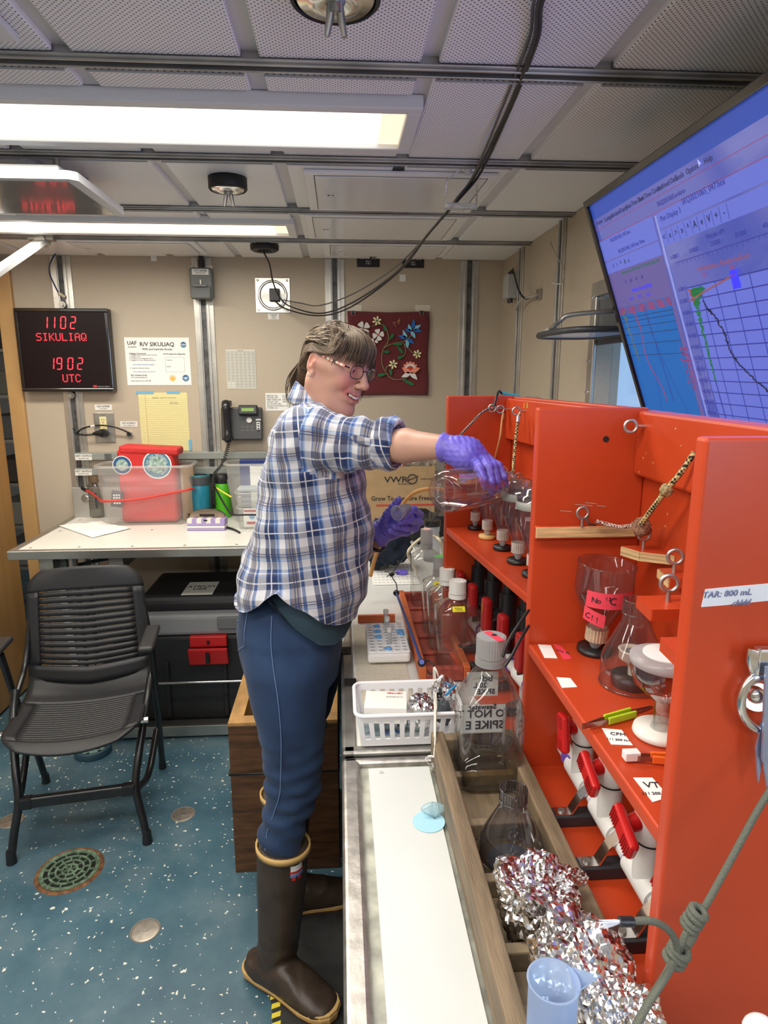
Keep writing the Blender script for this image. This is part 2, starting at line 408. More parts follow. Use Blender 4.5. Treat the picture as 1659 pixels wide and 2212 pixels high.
# ---- wall posts (slotted channel between two bright flanges)
def wall_post(n, x, z0, z1, onright=False, w=.105, y=None):
 root = struct(bpy.data.objects.new('trim_%d' % n, None)); COL.objects.link(root)
 if onright:
  root.location = (WALL_X, y, 0); root.rotation_euler = (0, 0, -math.pi/2)
 else: root.location = (x, WALL_Y, 0)
 MB().lohi((-.022, -.006, z0), (.022, .003, z1)).obj('channel', STRUTD, root)
 for s in (-1, 1):
  b = MB().lohi((s*w/2, -.006, z0), (s*.022, -.0005, z1)).lohi((s*.026, -.016, z0), (s*.018, -.001, z1))
  b.obj('flange', ALU, root, bevel=.001)
  h = MB()
  k = z0+.12
  while k < z1: h.cyl((s*w*.38, -.004, k), (s*w*.38, -.0085, k), .0035, .002, 10); k += .31
  h.obj('screw', CHROME, root)
  MB().lohi((s*.012, -.012, z0), (s*.018, -.004, z1)).obj('channel_lip', RAILM, root)
 return root
wall_post(1, -1.322, .0, 2.17, w=.095)
wall_post(2, -.658, .0, 2.17, w=.095)
wall_post(3, -.015, .0, 2.17, w=.095)
wall_post(4, .655, .0, 2.17, w=.095)
wall_post(5, 0, .9, 2.17, True, .055, 3.05)
wall_post(6, 0, .9, 2.17, True, .055, 2.50)
wall_post(7, 0, 1.93, 2.17, True, .09, 1.91)
wall_post(8, 0, .9, 2.17, True, .09, 1.38)
# door post, door, baseboard
woodtrim = mat('tan_door_trim', (.50, .30, .12), .45, var=.06)
struct(MB().lohi((DX1-.04, WALL_Y-.025, 0), (DX1+.03, WALL_Y+.1, 2.14)).obj('trim_9', woodtrim, bevel=.003))
struct(MB().lohi((DX0-.03, WALL_Y-.02, 2.07), (DX1+.03, WALL_Y+.1, 2.14)).obj('trim_10', woodtrim, bevel=.003))
struct(MB().lohi((DX1+.03, WALL_Y-.012, 0), (WALL_X, WALL_Y, .1)).obj('baseboard_back', mat('cream_baseboard', (.5, .45, .36), .5), bevel=.002))
doorm = mat('tan_door_laminate', (.34, .185, .06), .42, var=.1, vscale=3, stretch=(6, 6, .6))
door = struct(bpy.data.objects.new('door_1', None)); COL.objects.link(door)
door.location = (-1.665, 3.33, 0); door.rotation_euler = (0, 0, math.radians(-91.5))
dd = MB().lohi((0, -.022, .015), (.86, .022, 2.03)).obj('door_leaf', doorm, door, bevel=.003)
MB().lohi((.82, -.06, 1.0), (.84, -.022, 1.02)).tube([(.83, -.06, 1.01), (.72, -.065, 1.01)], .009).obj('door_handle', CHROME, dd)
# things seen past the door
sh = thing('storage_rack', 'grey metal rack of bins glimpsed through the gap beside the open tan door', 'rack', (-1.95, 4.5, 0))
for s in (-1, 1):
 MB().lohi((s*.35-.015, -.015, 0), (s*.35+.015, .015, 1.9)).obj('post', STEEL_D, sh)
for k in range(6):
 MB().lohi((-.35, -.2, .35+k*.28), (.35, .2, .37+k*.28)).obj('shelf', STEEL, sh)
 MB().lohi((-.3, -.17, .37+k*.28), (.1, .17, .52+k*.28)).obj('bin', mat('bin_grey%d' % (k % 3), ((.25, .25, .26), (.4, .38, .33), (.12, .09, .08))[k % 3], .5), sh, bevel=.01)
# ---- window_1 frame, glass and the hinged deadlight
win = struct(bpy.data.objects.new('window_1', None)); COL.objects.link(win)
fr = MB(); X = WALL_X
fw = .045
for a, b in (((X-.012, WY0-fw, WZ0-fw), (X, WY1+fw, WZ0)), ((X-.012, WY0-fw, WZ1), (X, WY1+fw, WZ1+fw)), ((X-.012, WY0-fw, WZ0), (X, WY0, WZ1)), ((X-.012, WY1, WZ0), (X, WY1+fw, WZ1))): fr.lohi(a, b)
frame = fr.obj('window_frame', ALU, win, bevel=.003)
sc = MB()
for k in range(6):
 z = WZ0 + .0 + k*.1
 sc.cyl((X-.012, WY1+.03, z), (X-.017, WY1+.03, z), .006, .004, 10)
sc.obj('bolt', CHROME, frame)
MB().lohi((X+.05, WY0, WZ0), (X+.056, WY1, WZ1)).obj('window_pane', clear('window_glass', (.97, .98, .99), .05, .02, edge=.4), win)
MB().lohi((X+.0, WY0, WZ1-.15), (X+.012, WY1, WZ1-.01)).obj('window_head', mat('dark_gasket', (.08, .09, .10), .4), win)
# hinged cover swung up, the sky's reflection put into the disc's pale blue colour
dl = thing('deadlight_cover', 'dark-rimmed round porthole cover swung out level in front of the window beside the screen', 'porthole cover', (.715, 1.93, 1.735))
_ring = [(.105*math.copysign(abs(math.cos(t))**.6, math.cos(t)), .19*math.copysign(abs(math.sin(t))**.6, math.sin(t))) for t in [2*math.pi*i/40 for i in range(40)]]
MB().prism(_ring, -.004, .004).obj('glass_disc', mat('deadlight_sky_reflection', (.50, .64, .92), .15), dl)
MB().tube([(x, y, 0) for x, y in _ring], .009, 8, closed=True).obj('rim', mat('dark_rubber', (.03, .035, .04), .45), dl)
for s in (.05,):
 MB().tube(smooth_path([(-.085, .06, .010), (-.07, .06, .025), (-.05, .06, .042), (-.03, .05, .055), (.04, .03, .062), (.11, .02, .066)], 5), .007, 8).obj('hinge_arm', STEEL_D, dl)
MB().cyl((-.085, .06, .004), (-.085, .06, .018), .02, .013, 16).obj('hinge_bolt', STEEL_D, dl)
# ================================================================ CEILING THINGS
DIFF = mat('lit_diffuser', (1.0, .93, .80), .4, emis=2.6)
def light_fixture(x0, x1, y0, y1, label):
 t = thing('ceiling_light', label, 'ceiling light', ((x0+x1)/2, (y0+y1)/2, CEIL_Z), group='long ceiling lights')
 hx, hy = (x1-x0)/2, (y1-y0)/2
 fr = MB(); o = .032
 fr.lohi((-hx-o, -hy-o, -.016), (hx+o, -hy, .012)).lohi((-hx-o, hy, -.016), (hx+o, hy+o, .012)).lohi((-hx-o, -hy, -.016), (-hx, hy, .012)).lohi((hx, -hy, -.016), (hx+o, hy, .012))
 fr.obj('frame', WHITEPAINT, t, bevel=.003)
 MB().lohi((-hx, -hy, -.004), (hx-.05, hy, .002)).obj('diffuser', DIFF, t)
 MB().lohi((hx-.05, -hy, -.004), (hx, hy, .002)).obj('diffuser_end', mat('dim_diffuser', (1.0, .84, .58), .4, emis=1.2), t, ).__setitem__('label', 'dimmer amber end of the diffuser')
 return t
light_fixture(-1.40, .15, 1.515, 1.735, 'long lit ceiling light nearest the camera, second ceiling bay')
light_fixture(-1.75, -.19, 2.605, 2.79, 'long lit ceiling light further back, above the red clock display')
light_fixture(-1.4, .15, .44, .64, 'long lit ceiling light overhead, out of the picture')
for i, (x0, y0) in enumerate(((-1.375, -.70), (-3.075, .50), (-3.075, -.70))):  # fixtures added out of view to house the unseen lamps
 light_fixture(x0, x0+1.55, y0, y0+.2, ('long lit ceiling light added unseen behind the camera, nearer the side counter', 'long lit ceiling light added unseen to the left of the camera', 'long lit ceiling light added unseen behind the camera at the left')[i])
w2 = struct(bpy.data.objects.new('added_window', None)); COL.objects.link(w2)  # unseen window added round the side light, with a glowing pane
MB().lohi((WALL_X-.008, -.86, 1.46), (WALL_X-.001, -.24, 1.98)).obj('window_frame', ALU, w2, bevel=.002)
MB().lohi((WALL_X-.011, -.82, 1.50), (WALL_X-.007, -.28, 1.94)).obj('window_pane', mat('added_glow_pane', (.62, .76, 1.0), .3, emis=1.5), w2)
def magnet(loc, label, r=.055, h=.03, prongs=True, name='ceiling_tie_down'):
 t = thing(name, label, 'tie-down mount', loc)
 MB().lathe([(0, 0), (r, 0), (r, -h), (r*.93, -h-.004), (r*.9, -h)], 40).obj('ring', mat('black_rubber', (.012, .012, .012), .5), t)
 MB().lathe([(r*.9, -h+.002), (r*.8, -h-.004), (r*.62, -h-.004), (r*.55, -h-.008), (r*.3, -h-.01), (.012, -h-.006), (0, -h-.006)], 40).obj('plate', CHROME, t)
 if prongs:
  for a in (0, 1):
   s = 1 if a else -1
   MB().tube([(s*.006, 0, -h-.004), (s*.008, .004, -h-.02), (s*.013, .004, -h-.045)], [.006, .006, .004], 8).obj('prong', STEEL_D, t)
  MB().cyl((0, 0, -h), (0, 0, -h-.016), .009).obj('hub', STEEL_D, t)
 return t
magnet((.002, 1.08, CEIL_Z), 'black-rimmed steel tie-down on the near ceiling panel at the top edge', .066, .022)
magnet((-.312, 2.06, CEIL_Z), 'black-rimmed steel tie-down on the ceiling behind the first lit ceiling light')
ca = thing('ceiling_cable_ring', 'black ring on the ceiling near the back wall where a cable hangs out', 'cable ring', (-.313, 3.02, CEIL_Z))
MB().lathe([(.03, -.002), (.058, -.002), (.062, -.012), (.06, -.028), (.05, -.034), (.03, -.03), (.03, -.002)], 36).obj('ring', mat('black_rubber', (.012,)*3, .5), ca)
# access hatches in the ceiling with printed labels
def hatch(x0, x1, y0, y1, label):
 t = thing('ceiling_hatch', label, 'ceiling hatch', ((x0+x1)/2, (y0+y1)/2, CEIL_Z-.001), group='flush ceiling hatches')
 hx, hy = (x1-x0)/2, (y1-y0)/2
 MB().lohi((-hx, -hy, -.010), (hx, hy, 0)).obj('frame', PLAINPAN, t, bevel=.003)
 MB().lohi((-hx+.03, -hy+.025, -.013), (hx-.03, hy-.025, -.008)).obj('hatch_leaf', mat('smooth_white', (.78, .79, .8), .16), t, bevel=.002)
 g = MB()
 g.lohi((-hx+.027, -hy+.022, -.0105), (hx-.027, -hy+.024, -.0095)).lohi((-hx+.027, hy-.024, -.0105), (hx-.027, hy-.022, -.0095)).lohi((-hx+.027, -hy+.022, -.0105), (-hx+.029, hy-.022, -.0095)).lohi((hx-.029, -hy+.022, -.0105), (hx-.027, hy-.022, -.0095))
 g.obj('gap', BLACKM, t)
 lb = MB().lohi((-hx+.055, -.012, -.0142), (-hx+.09, .012, -.013)).obj('label_plate', WHITEP, t)
 text('B12', .014, INK, lb, (-hx+.0725, 0, -.0145), (1, 0, 0), (0, -1, 0), world=False)
 return t
hatch(-.09, .455, 1.955, 2.38, 'large flush white ceiling hatch left of the cable hook')
hatch(-.115, .455, 2.455, 2.86, 'flush white ceiling hatch behind the cable hook, one bay further back')
hatch(-1.16, -.60, 2.965, 3.25, 'narrow flush ceiling hatch above the red clock display')
hatch(-.06, .50, 2.965, 3.25, 'narrow flush ceiling hatch above the black supply signs')
# framed vent at top left
vt = thing('ceiling_vent_panel', 'raised white framed panel at the top left corner of the ceiling', 'ceiling panel', (-.72, 1.02, CEIL_Z-.001))
MB().lohi((-.25, -.25, -.012), (.2, .24, 0)).obj('frame', WHITEPAINT, vt, bevel=.003)
MB().lohi((-.22, -.22, -.016), (.155, .19, -.010)).obj('panel', PLAINPAN, vt, bevel=.002)
g = MB()
for k in (.10, .135): g.lohi((-.2, k, -.0172), (.13, k+.006, -.0155))
g.obj('slot', BLACKM, vt)
# tilted glossy flat panel hanging below the ceiling at left, reflecting the clock; its bracket arm
pl = thing('hanging_flat_panel', 'glossy white-rimmed flat panel hung under the ceiling at the left', 'panel lamp', (-.99, 1.99, 2.095))
ol = [(-.42, -.2), (.35, -.2), (.365, -.185), (.375, .17), (.36, .19), (-.42, .19)]
ol = [(-.45, -.205), (.335, -.205), (.352, -.19), (.352, .165), (.335, .18), (-.45, .18)]
MB().prism(ol, -.008, .012).obj('rim', WHITEPAINT, pl, bevel=.006, seg=3)
MB().lohi((-.43, -.185, -.0095), (.325, .16, -.0075)).obj('glossy_face', mat('glossy_grey_face', (.50, .50, .46), .07, .25, coat=.8), pl)
MB().lohi((-.40, -.17, .012), (.30, .15, .035)).obj('housing', WHITEPAINT, pl, bevel=.006)
for sx, sy in ((-.3, -.1), (.27, -.1), (.27, .1), (-.3, .1)): MB().cyl((sx, sy, .03), (sx, sy, .074), .008).obj('standoff', STEEL_D, pl)
arm = thing('folding_arm', 'white flat metal arm reaching down to the left from the ceiling edge above the clock', 'bracket arm', (-1.18, 2.87, CEIL_Z))
p0, p1 = AY(92, 520, 2.87), AY(-40, 610, 2.45)
d = (p1-p0); M_ = d.to_track_quat('X', 'Z').to_matrix()
c = (p0+p1)/2 - Vector(arm.location)
MB().box(c, (d.length, .045, .022), M_).obj('bar', mat('grey_arm', (.36, .36, .36), .4, .3), arm, bevel=.004)
MB().cyl(p0-Vector(arm.location)+Vector((0, -.03, 0)), p0-Vector(arm.location)+Vector((0, .03, 0)), .02).obj('pivot', STEEL_D, arm)
MB().lohi((-.05, -.02, -.03), (.05, .02, 0)).obj('mount', STEEL_D, arm, bevel=.003)
# cable hook hanging from the rail
hk = thing('cable_hook', 'square clear-footed wire hook under the ceiling carrying the black cables', 'hook', AY(1010, 355, 1.93))
W = lambda x, y, Y=1.93: AY(x, y, Y)
MB().tube([W(1012, 352), W(965, 390), W(961, 440), W(1028, 448, 1.95), W(1033, 372, 1.97)], .0022, 6).obj('wire_frame', CHROME, hk, world=True)
MB().torus(W(1010, 360), .013, .0022, (0, 1, .3)).obj('loop', CHROME, hk, world=True)
MB().box((W(995, 445)+W(995, 447))/2, (.088, .03, .014)).obj('clear_foot', clear('clear_plastic_foot', (.9, .93, .95), .2, .1, .25), hk, world=True, bevel=.003)
# three dark cables
def cable(name, label, pts, r, m, k=7, cat='cable', group=None, parts=None):
 p = [Vector(q) for q in pts]; o = MB().tube(smooth_path([q-p[0] for q in p], k), r, 8).obj(name, m)
 o.location = p[0]; tag(o, label, cat, group); return o
CABLE = mat('black_cable', (.014, .014, .016), .38, spec=.4); CABLE2 = mat('grey_cable', (.06, .06, .065), .35)
cable('cable', 'thick black cable from the top edge over the hook to the round wall port', [Vector((.40, .80, 2.165)), AY(1196, -40, 1.0), AY(1160, 90, 1.2), AY(1105, 230, 1.5), AY(1040, 370, 1.88), AY(992, 430, 1.95), AY(930, 500, 2.15), AY(860, 588, 2.6), AY(760, 662, 3.0), AY(690, 682, 3.2), AY(620, 668, 3.33), AY(588, 645, 3.38)], .0036, CABLE)
cable('cable', 'thick black cable running beside the first over the hook, to the ceiling ring', [Vector((.385, .80, 2.165)), AY(1188, -40, 1.0), AY(1152, 95, 1.2), AY(1099, 233, 1.5), AY(1032, 370, 1.88), AY(985, 434, 1.96), AY(925, 505, 2.15), AY(852, 592, 2.6), AY(755, 657, 3.0), AY(690, 677, 3.2), AY(630, 663, 3.3), AY(606, 645, 3.3), AY(590, 610, 3.22), AY(582, 570, 3.12), AY(568, 542, 3.04), AY(566, 527, 3.02)], .0036, CABLE)
cable('cable', 'thin grey cable parting from the thick ones and sagging to the round wall port', [Vector((.37, .80, 2.165)), AY(1176, -40, 1.0), AY(1142, 85, 1.2), AY(1084, 235, 1.5), AY(1022, 380, 1.88), AY(985, 430, 1.94), AY(935, 495, 2.15), AY(850, 580, 2.6), AY(760, 636, 3.0), AY(690, 660, 3.2), AY(650, 655, 3.33), AY(612, 648, 3.37)], .0028, CABLE2)
# ================================================================ BACK WALL THINGS
def WR(x0, y0, x1, y1, Y=WALL_Y):
 """rectangle on the back wall seen between the given photo corners -> centre x, z, width, height"""
 cx_, cy_ = (x0+x1)/2, (y0+y1)/2
 a, b, c_, d_ = AY(x0, cy_, Y), AY(x1, cy_, Y), AY(cx_, y0, Y), AY(cx_, y1, Y)
 return (a.x+b.x)/2, (c_.z+d_.z)/2, b.x-a.x, c_.z-d_.z
def wall_card(name, label, cat, rect, m, thick=.0015, lines=(), group=None, rot=0, Y=WALL_Y, tm=None):
 """flat printed card: root mesh + lettering children. lines: (text, u, v, size, align, bold)"""
 x, z, w_, h = WR(*rect)
 o = MB().box((0, 0, 0), (w_, thick, h)).obj(name, m); o.location = (x, Y-thick/2-.0005, z); o.rotation_euler = (0, rot, 0)
 tag(o, label, cat, group)
 for t in lines:
  s, u, v, sz = t[:4]; al = t[4] if len(t) > 4 else 'CENTER'; bo = t[5] if len(t) > 5 else 0; col = t[6] if len(t) > 6 else (tm or INK)
  text(s, sz*h, col, o, ((u-.5)*w_, -thick/2-.0003, (.5-v)*h), align=al, bold=bo, world=False)
 return o
TAPE_W = mat('white_label', (.74, .74, .70), .45)
BLUE_TAPE = mat('blue_masking_tape', (.16, .42, .62), .7)
# --- LED clock
cx_, cz_, cw, ch = WR(40, 666, 240, 846, 3.35)
ck = thing('led_clock', 'black framed wall display with red glowing digits 1102 and 1902', 'clock', (cx_, 3.345, cz_));
MB().lohi((-cw/2, -.0, -ch/2), (cw/2, .05, ch/2)).obj('case', BLACKP, ck, bevel=.004)
fb = MB(); e = .017
fb.lohi((-cw/2, -.006, ch/2-e), (cw/2, .001, ch/2)).lohi((-cw/2, -.006, -ch/2), (cw/2, .001, -ch/2+e)).lohi((-cw/2, -.006, -ch/2+e), (-cw/2+e, .001, ch/2-e)).lohi((cw/2-e, -.006, -ch/2+e), (cw/2, .001, ch/2-e))
fb.obj('bezel', mat('gloss_black', (.008, .008, .009), .12, coat=.5), ck, bevel=.004)
MB().lohi((-cw/2+e, -.0015, -ch/2+e), (cw/2-e, .001, ch/2-e)).obj('display_face', mat('smoked_face', (.008, .003, .004), .45, spec=.2), ck)
LED = mat('red_led', (1.0, .03, .05), .4, emis=2.2)
SEG = {'0': 'abcdef', '1': 'bc', '2': 'abged', '9': 'abcdfg'}
def digit(mb, ch_, x, z, w_, h, sh=.12):
 t = h*.085
 def P(u, v): return (x+u*w_+v*h*sh, z+v*h)
 segs = {'a': ((-.5, .5), (.5, .5)), 'd': ((-.5, -.5), (.5, -.5)), 'g': ((-.5, 0), (.5, 0)), 'f': ((-.5, 0), (-.5, .5)), 'e': ((-.5, -.5), (-.5, 0)), 'b': ((.5, 0), (.5, .5)), 'c': ((.5, -.5), (.5, 0))}
 for k in SEG[ch_]:
  a, b = P(*segs[k][0]), P(*segs[k][1]); dx, dz = b[0]-a[0], b[1]-a[1]; l = math.hypot(dx, dz); dx /= l; dz /= l
  a = (a[0]+dx*t*.7, a[1]+dz*t*.7); b = (b[0]-dx*t*.7, b[1]-dz*t*.7); nx, nz = -dz*t*.5, dx*t*.5
  vs = [(a[0]+nx, a[1]+nz), (b[0]+nx, b[1]+nz), (b[0]+dx*t*.5, b[1]+dz*t*.5), (b[0]-nx, b[1]-nz), (a[0]-nx, a[1]-nz), (a[0]-dx*t*.5, a[1]-dz*t*.5)]
  mb.prism([(p[0], p[1]) for p in vs], -.0032, -.0012, Matrix(((1, 0, 0, 0), (0, 0, 1, 0), (0, 1, 0, 0), (0, 0, 0, 1))))
def lit_row(s, xs, z, w_, h, nm):
 for c_, x in zip(s, xs): mb = MB(); digit(mb, c_, x, z, w_, h); mb.obj('time_digit', LED, ck)
def CX(px): return AY(px, 760, 3.345).x-cx_
def CZ(py): return AY(140, py, 3.345).z-cz_
hh = CZ(684)-CZ(709)
lit_row('1102', [CX(104), CX(120), CX(143), CX(164)], CZ(697), .022, hh, 'time_digits')
lit_row('1902', [CX(109), CX(126), CX(150), CX(171)], CZ(785.5), .022, hh, 'time_digits')
F57 = {'S': '01111 10000 10000 01110 00001 00001 11110', 'I': '01110 00100 00100 00100 00100 00100 01110', 'K': '10001 10010 10100 11000 10100 10010 10001', 'U': '10001 10001 10001 10001 10001 10001 01110',
  'L': '10000 10000 10000 10000 10000 10000 11111', 'A': '01110 10001 10001 11111 10001 10001 10001', 'Q': '01110 10001 10001 10001 10101 10010 01101', 'T': '11111 00100 00100 00100 00100 00100 00100', 'C': '01110 10001 10000 10000 10000 10001 01110'}
def dots(s, x0, x1, z, h):
 mb = MB(); n = len(s); pitch = (x1-x0)/(n*6-1); pz = h/7
 for i, c_ in enumerate(s):
  for r_, row in enumerate(F57[c_].split()):
   for q, bit in enumerate(row):
    if bit == '1': mb.box((x0+(i*6+q+.5)*pitch, -.0025, z+(3-r_)*pz), (pitch*.82, .002, pz*.72))
 mb.obj('dot_lettering', LED, ck)
dots('SIKULIAQ', CX(82), CX(190), CZ(728), CZ(720)-CZ(737))
dots('UTC', CX(130), CX(169.5), CZ(817), CZ(809)-CZ(826))
text('DIGITAL DISPLAY', .008, mat('grey_print', (.4, .4, .4), .5), ck, (cw/2-.045, -.003, -ch/2+.024), world=False)
MB().box((cw/2-.088, -.0025, -ch/2+.026), (.018, .001, .010)).obj('maker_mark', mat('red_print', (.5, .03, .03), .5), ck)
for zz in (ch/2+.018, -ch/2-.018):
 MB().cyl((.0, .045, zz), (.0, .02, zz), .016).cyl((0, .02, zz), (0, .012, zz), .009, n=6).obj('mounting_bolt', STEEL_D, ck)
# --- wifi notice
ps = wall_card('notice', 'white printed notice headed with the ship name and internet access, right of the red clock', 'notice', (272, 729, 411, 832), PAPER, lines=[
 ('R/V SIKULIAQ', .50, .145, .12, 'CENTER', .004), ('WiFi and Internet Access', .50, .245, .062, 'CENTER', .001),
 ('Getting Connected', .06, .335, .045, 'LEFT', .001), ('1. Obtain Wi-Fi password from SciTech\nor Bridge Crew\n2. Connect to the Shipwide Wi-Fi.\n3. Register for your Sikuliaq Network:', .06, .42, .036, 'LEFT'),
 ('www.sikuliaq.alaska.edu/register', .10, .565, .036, 'LEFT', 0, mat('blue_print', (.12, .2, .5), .6)), ('4. Login for Internet Access', .06, .64, .036, 'LEFT'),
 ('www.sikuliaq.alaska.edu/internet', .10, .715, .036, 'LEFT', 0, MATS['blue_print']), ('Ship Website (local)', .06, .79, .042, 'LEFT', .001), ('www.sikuliaq.alaska.edu', .06, .835, .036, 'LEFT'),
 ('Daily Internet Limit: 400 MB', .06, .91, .036, 'LEFT'), ('Wi-Fi Network: Shipwide', .76, .345, .045, 'CENTER', .001), ('UAF', .115, .12, .11, 'CENTER', .006), ('ALASKA', .115, .2, .05, 'CENTER'),
 ('SUBMIT', .66, .61, .03), ('Registration', .68, .47, .025)])
_, _, pw_, ph_ = WR(272, 729, 411, 832)
def on_notice(mb, nm, m): mb.obj(nm, m, ps)
bxm = MB(); x0, x1, z0, z1 = (.61-.5)*pw_, (.91-.5)*pw_, (.5-.72)*ph_, (.5-.41)*ph_
for a, b in (((x0, z0), (x1, z0+.0012)), ((x0, z1-.0012), (x1, z1)), ((x0, z0), (x0+.0012, z1)), ((x1-.0012, z0), (x1, z1))): bxm.lohi((a[0], -.0015, a[1]), (b[0], -.0008, b[1]))
on_notice(bxm, 'printed_box', mat('grey_print', (.4, .4, .4), .5))
def logo(cx, cz, R, m1, m2, nm, star=0):
 mb = MB(); mb.cyl((cx, -.0007, cz), (cx, -.0013, cz), R, n=28, mi=0)
 if star:
  for k in range(12):
   a = 2*math.pi*k/12; mb.box((cx+math.cos(a)*R*1.12, -.001, cz+math.sin(a)*R*1.12), (R*.25, .0006, R*.25), Euler((0, -a, 0)).to_matrix(), mi=1)
 mb.cyl((cx, -.0013, cz-R*.15), (cx, -.0016, cz-R*.15), R*.62, n=24, mi=1)
 mb.obj(nm, [m1, m2], ps)
NAVY = mat('navy_print', (.02, .09, .22), .6); GOLD = mat('gold_print', (.75, .45, .08), .6)
logo((.91-.5)*pw_, (.5-.15)*ph_, .014, NAVY, mat('globe_print', (.1, .3, .45), .6), 'globe_logo')
text('CFOS', .011, PAPER, ps, ((.91-.5)*pw_, -.0022, (.5-.15)*ph_), bold=.0003, world=False)
logo((.71-.5)*pw_, (.5-.85)*ph_, .017, mat('cream_print', (.7, .6, .4), .6), GOLD, 'sun_logo')
logo((.915-.5)*pw_, (.5-.85)*ph_, .015, NAVY, mat('globe_print2', (.16, .36, .55), .6), 'seal_logo', 1)
text('NSF', .013, PAPER, ps, ((.915-.5)*pw_, -.0022, (.5-.85)*ph_), bold=.0003, world=False)
# --- yellow legal sheet
YEL = mat('yellow_paper', (.72, .67, .33), .8)
ys = wall_card('legal_sheet', 'yellow lined handwritten sheet held by blue tape under the white notice', 'note', (303, 848, 408, 974), YEL, lines=[('Samples  wash for not Used', .52, .085, .035), ('Please  Don\'t\nDiscard   Remove', .72, .175, .022)], rot=math.radians(0), tm=mat('pencil', (.25, .25, .2), .7))
_, _, yw, yh = WR(303, 848, 408, 974)
ln = MB()
for k in range(28): ln.box((0, -.0012, yh/2-.03-k*.0094), (yw*.99, .0004, .0007))
ln.obj('ruled_lines', mat('rule_line', (.52, .55, .3), .8), ys)
MB().box((-yw*.36, -.0013, 0), (.0012, .0005, yh)).obj('margin_line', mat('margin_red', (.6, .25, .15), .8), ys)
for u, v, a, b in ((-.36, .5, .085, .014), (.22, .5, .065, .013), (-.47, -.46, .012, .03), (.5, -.40, .014, .055)):
 MB().box((u*yw, -.0018, v*yh), (a, .0008, b)).obj('blue_tape', BLUE_TAPE, ys).__setitem__('label', 'blue masking tape')
# --- other sheets and labels
_ts = wall_card('table_sheet', 'narrow sheet printed with a small grey table, above the telephone', 'notice', (489, 755, 553, 840), mat('grey_paper', (.64, .63, .56), .8), lines=[('TIDE TABLE', .5, .03, .028)])
_, _, tw, th = WR(489, 755, 553, 840); g = MB()
for r_ in range(24):
 for c_ in range(7):
  if r_ > 19 and c_ < 2: continue
  g.box(((-.42+c_*.14)*tw, -.0012, (.43-r_*.038)*th), (tw*.09, .0005, th*.016))
for c_ in range(8): g.box(((-.49+c_*.14)*tw, -.0012, 0), (.0008, .0004, th*.93))
for r_ in range(13): g.box((0, -.0011, (.45-r_*.076)*th), (tw*.96, .0004, .0007))
g.obj('printed_table', mat('faint_print', (.36, .36, .33), .7), _ts)
wall_card('phone_list', 'white sheet of phone numbers partly behind the person\'s shoulder', 'notice', (574, 849, 655, 887), PAPER, lines=[('BRIDGE: 200\nMASTER: 209\nFRED WEIR: 208\nGALLEY: 204\nSCI TK SEN: 206\nWINCH CONTROL: 210\nSTORES: 221', .03, .5, .115, 'LEFT'), ('ELC: 225\nCOMP LAB: 231\nMAIN LAB: 232\nWET LAB: 233', .45, .33, .115, 'LEFT')])
wall_card('label_plate', 'white circuit label directly above the steel power outlet', 'label', (205, 874, 242, 886), TAPE_W, lines=[('CKT 6CP305', .5, .33, .42, 'CENTER', .004), ('CCTV RCPT', .5, .75, .26)])
wall_card('label_plate', 'white circuit label above the black cable gland, left of the yellow sheet', 'label', (260, 910, 297, 922), TAPE_W, lines=[('CKT 6CP305-5', .5, .33, .38, 'CENTER', .004), ('CCTV WORK STA', .5, .75, .26)])
wall_card('label_plate', 'small white label under the round steel cable port', 'label', (579, 678, 603, 690), TAPE_W, lines=[('SCIENCE', .5, .22, .32, 'CENTER', .004), ('CABLE\nACCESS', .5, .66, .24)])
SIGNB = mat('black_sign', (.012, .012, .014), .4)
SW = mat('sign_white', (.75, .75, .75), .5)
wall_card('supply_sign', 'black supply sign left of the sagging cables, under the ceiling', 'sign', (771, 549, 820, 577), SIGNB, .003, [('SUPPLY SYS', .5, .3, .26, 'CENTER', .006), ('B12-1\n1-46-1', .5, .66, .17, 'CENTER', .003)], tm=SW)
wall_card('supply_sign', 'black supply sign right of the sagging cables, under the ceiling', 'sign', (869, 552, 916, 579), SIGNB, .003, [('SUPPLY SYS', .5, .3, .26, 'CENTER', .006), ('B12-1\n1-46-1', .5, .66, .17, 'CENTER', .003)], tm=SW)
wall_card('paper_square', 'small blank white square on the wall above the white notice', 'sticker', (326, 547, 338, 564), PAPER)
wall_card('paper_square', 'small blank white square on the wall below the right supply sign', 'sticker', (863, 593, 876, 608), PAPER)
# --- steel outlet, plug and cord
x, z, w_, h = WR(205, 891, 248, 956)
ot = thing('power_outlet', 'steel power outlet with a cream socket and black plug, below the notice', 'outlet', (x, WALL_Y, z))
MB().lohi((-w_/2, -.007, -h/2), (w_/2, 0, h/2)).obj('plate', STEEL_D, ot, bevel=.003)
MB().lohi((-.02, -.011, -.01), (.014, -.005, .055)).obj('socket', mat('cream_socket', (.75, .68, .35), .5), ot, bevel=.002)
g = MB()
for q in (-.008, .002): g.box((q, -.0115, .04), (.002, .001, .008))
g.cyl((-.003, -.0112, .026), (-.003, -.012, .026), .0025, n=8); g.obj('socket_slot', BLACKM, ot)
for q in (.067, -.067): MB().cyl((0, -.007, q), (0, -.009, q), .004).obj('screw', CHROME, ot)
pg = thing('plug', 'black plug and cord pushed into the steel outlet', 'plug', (x+.0, WALL_Y-.012, z-.025))
MB().cyl((.0, 0, 0), (.0, -.03, 0), .021).obj('plug_body', BLACKP, pg, bevel=.002)
MB().tube([(.0, -.018, 0), (-.03, -.02, -.001), (-.05, -.02, -.003)], [.019, .013, .006], 12).obj('strain_relief', BLACKP, pg)
W3 = lambda a, b, Y=3.385: AY(a, b, Y)
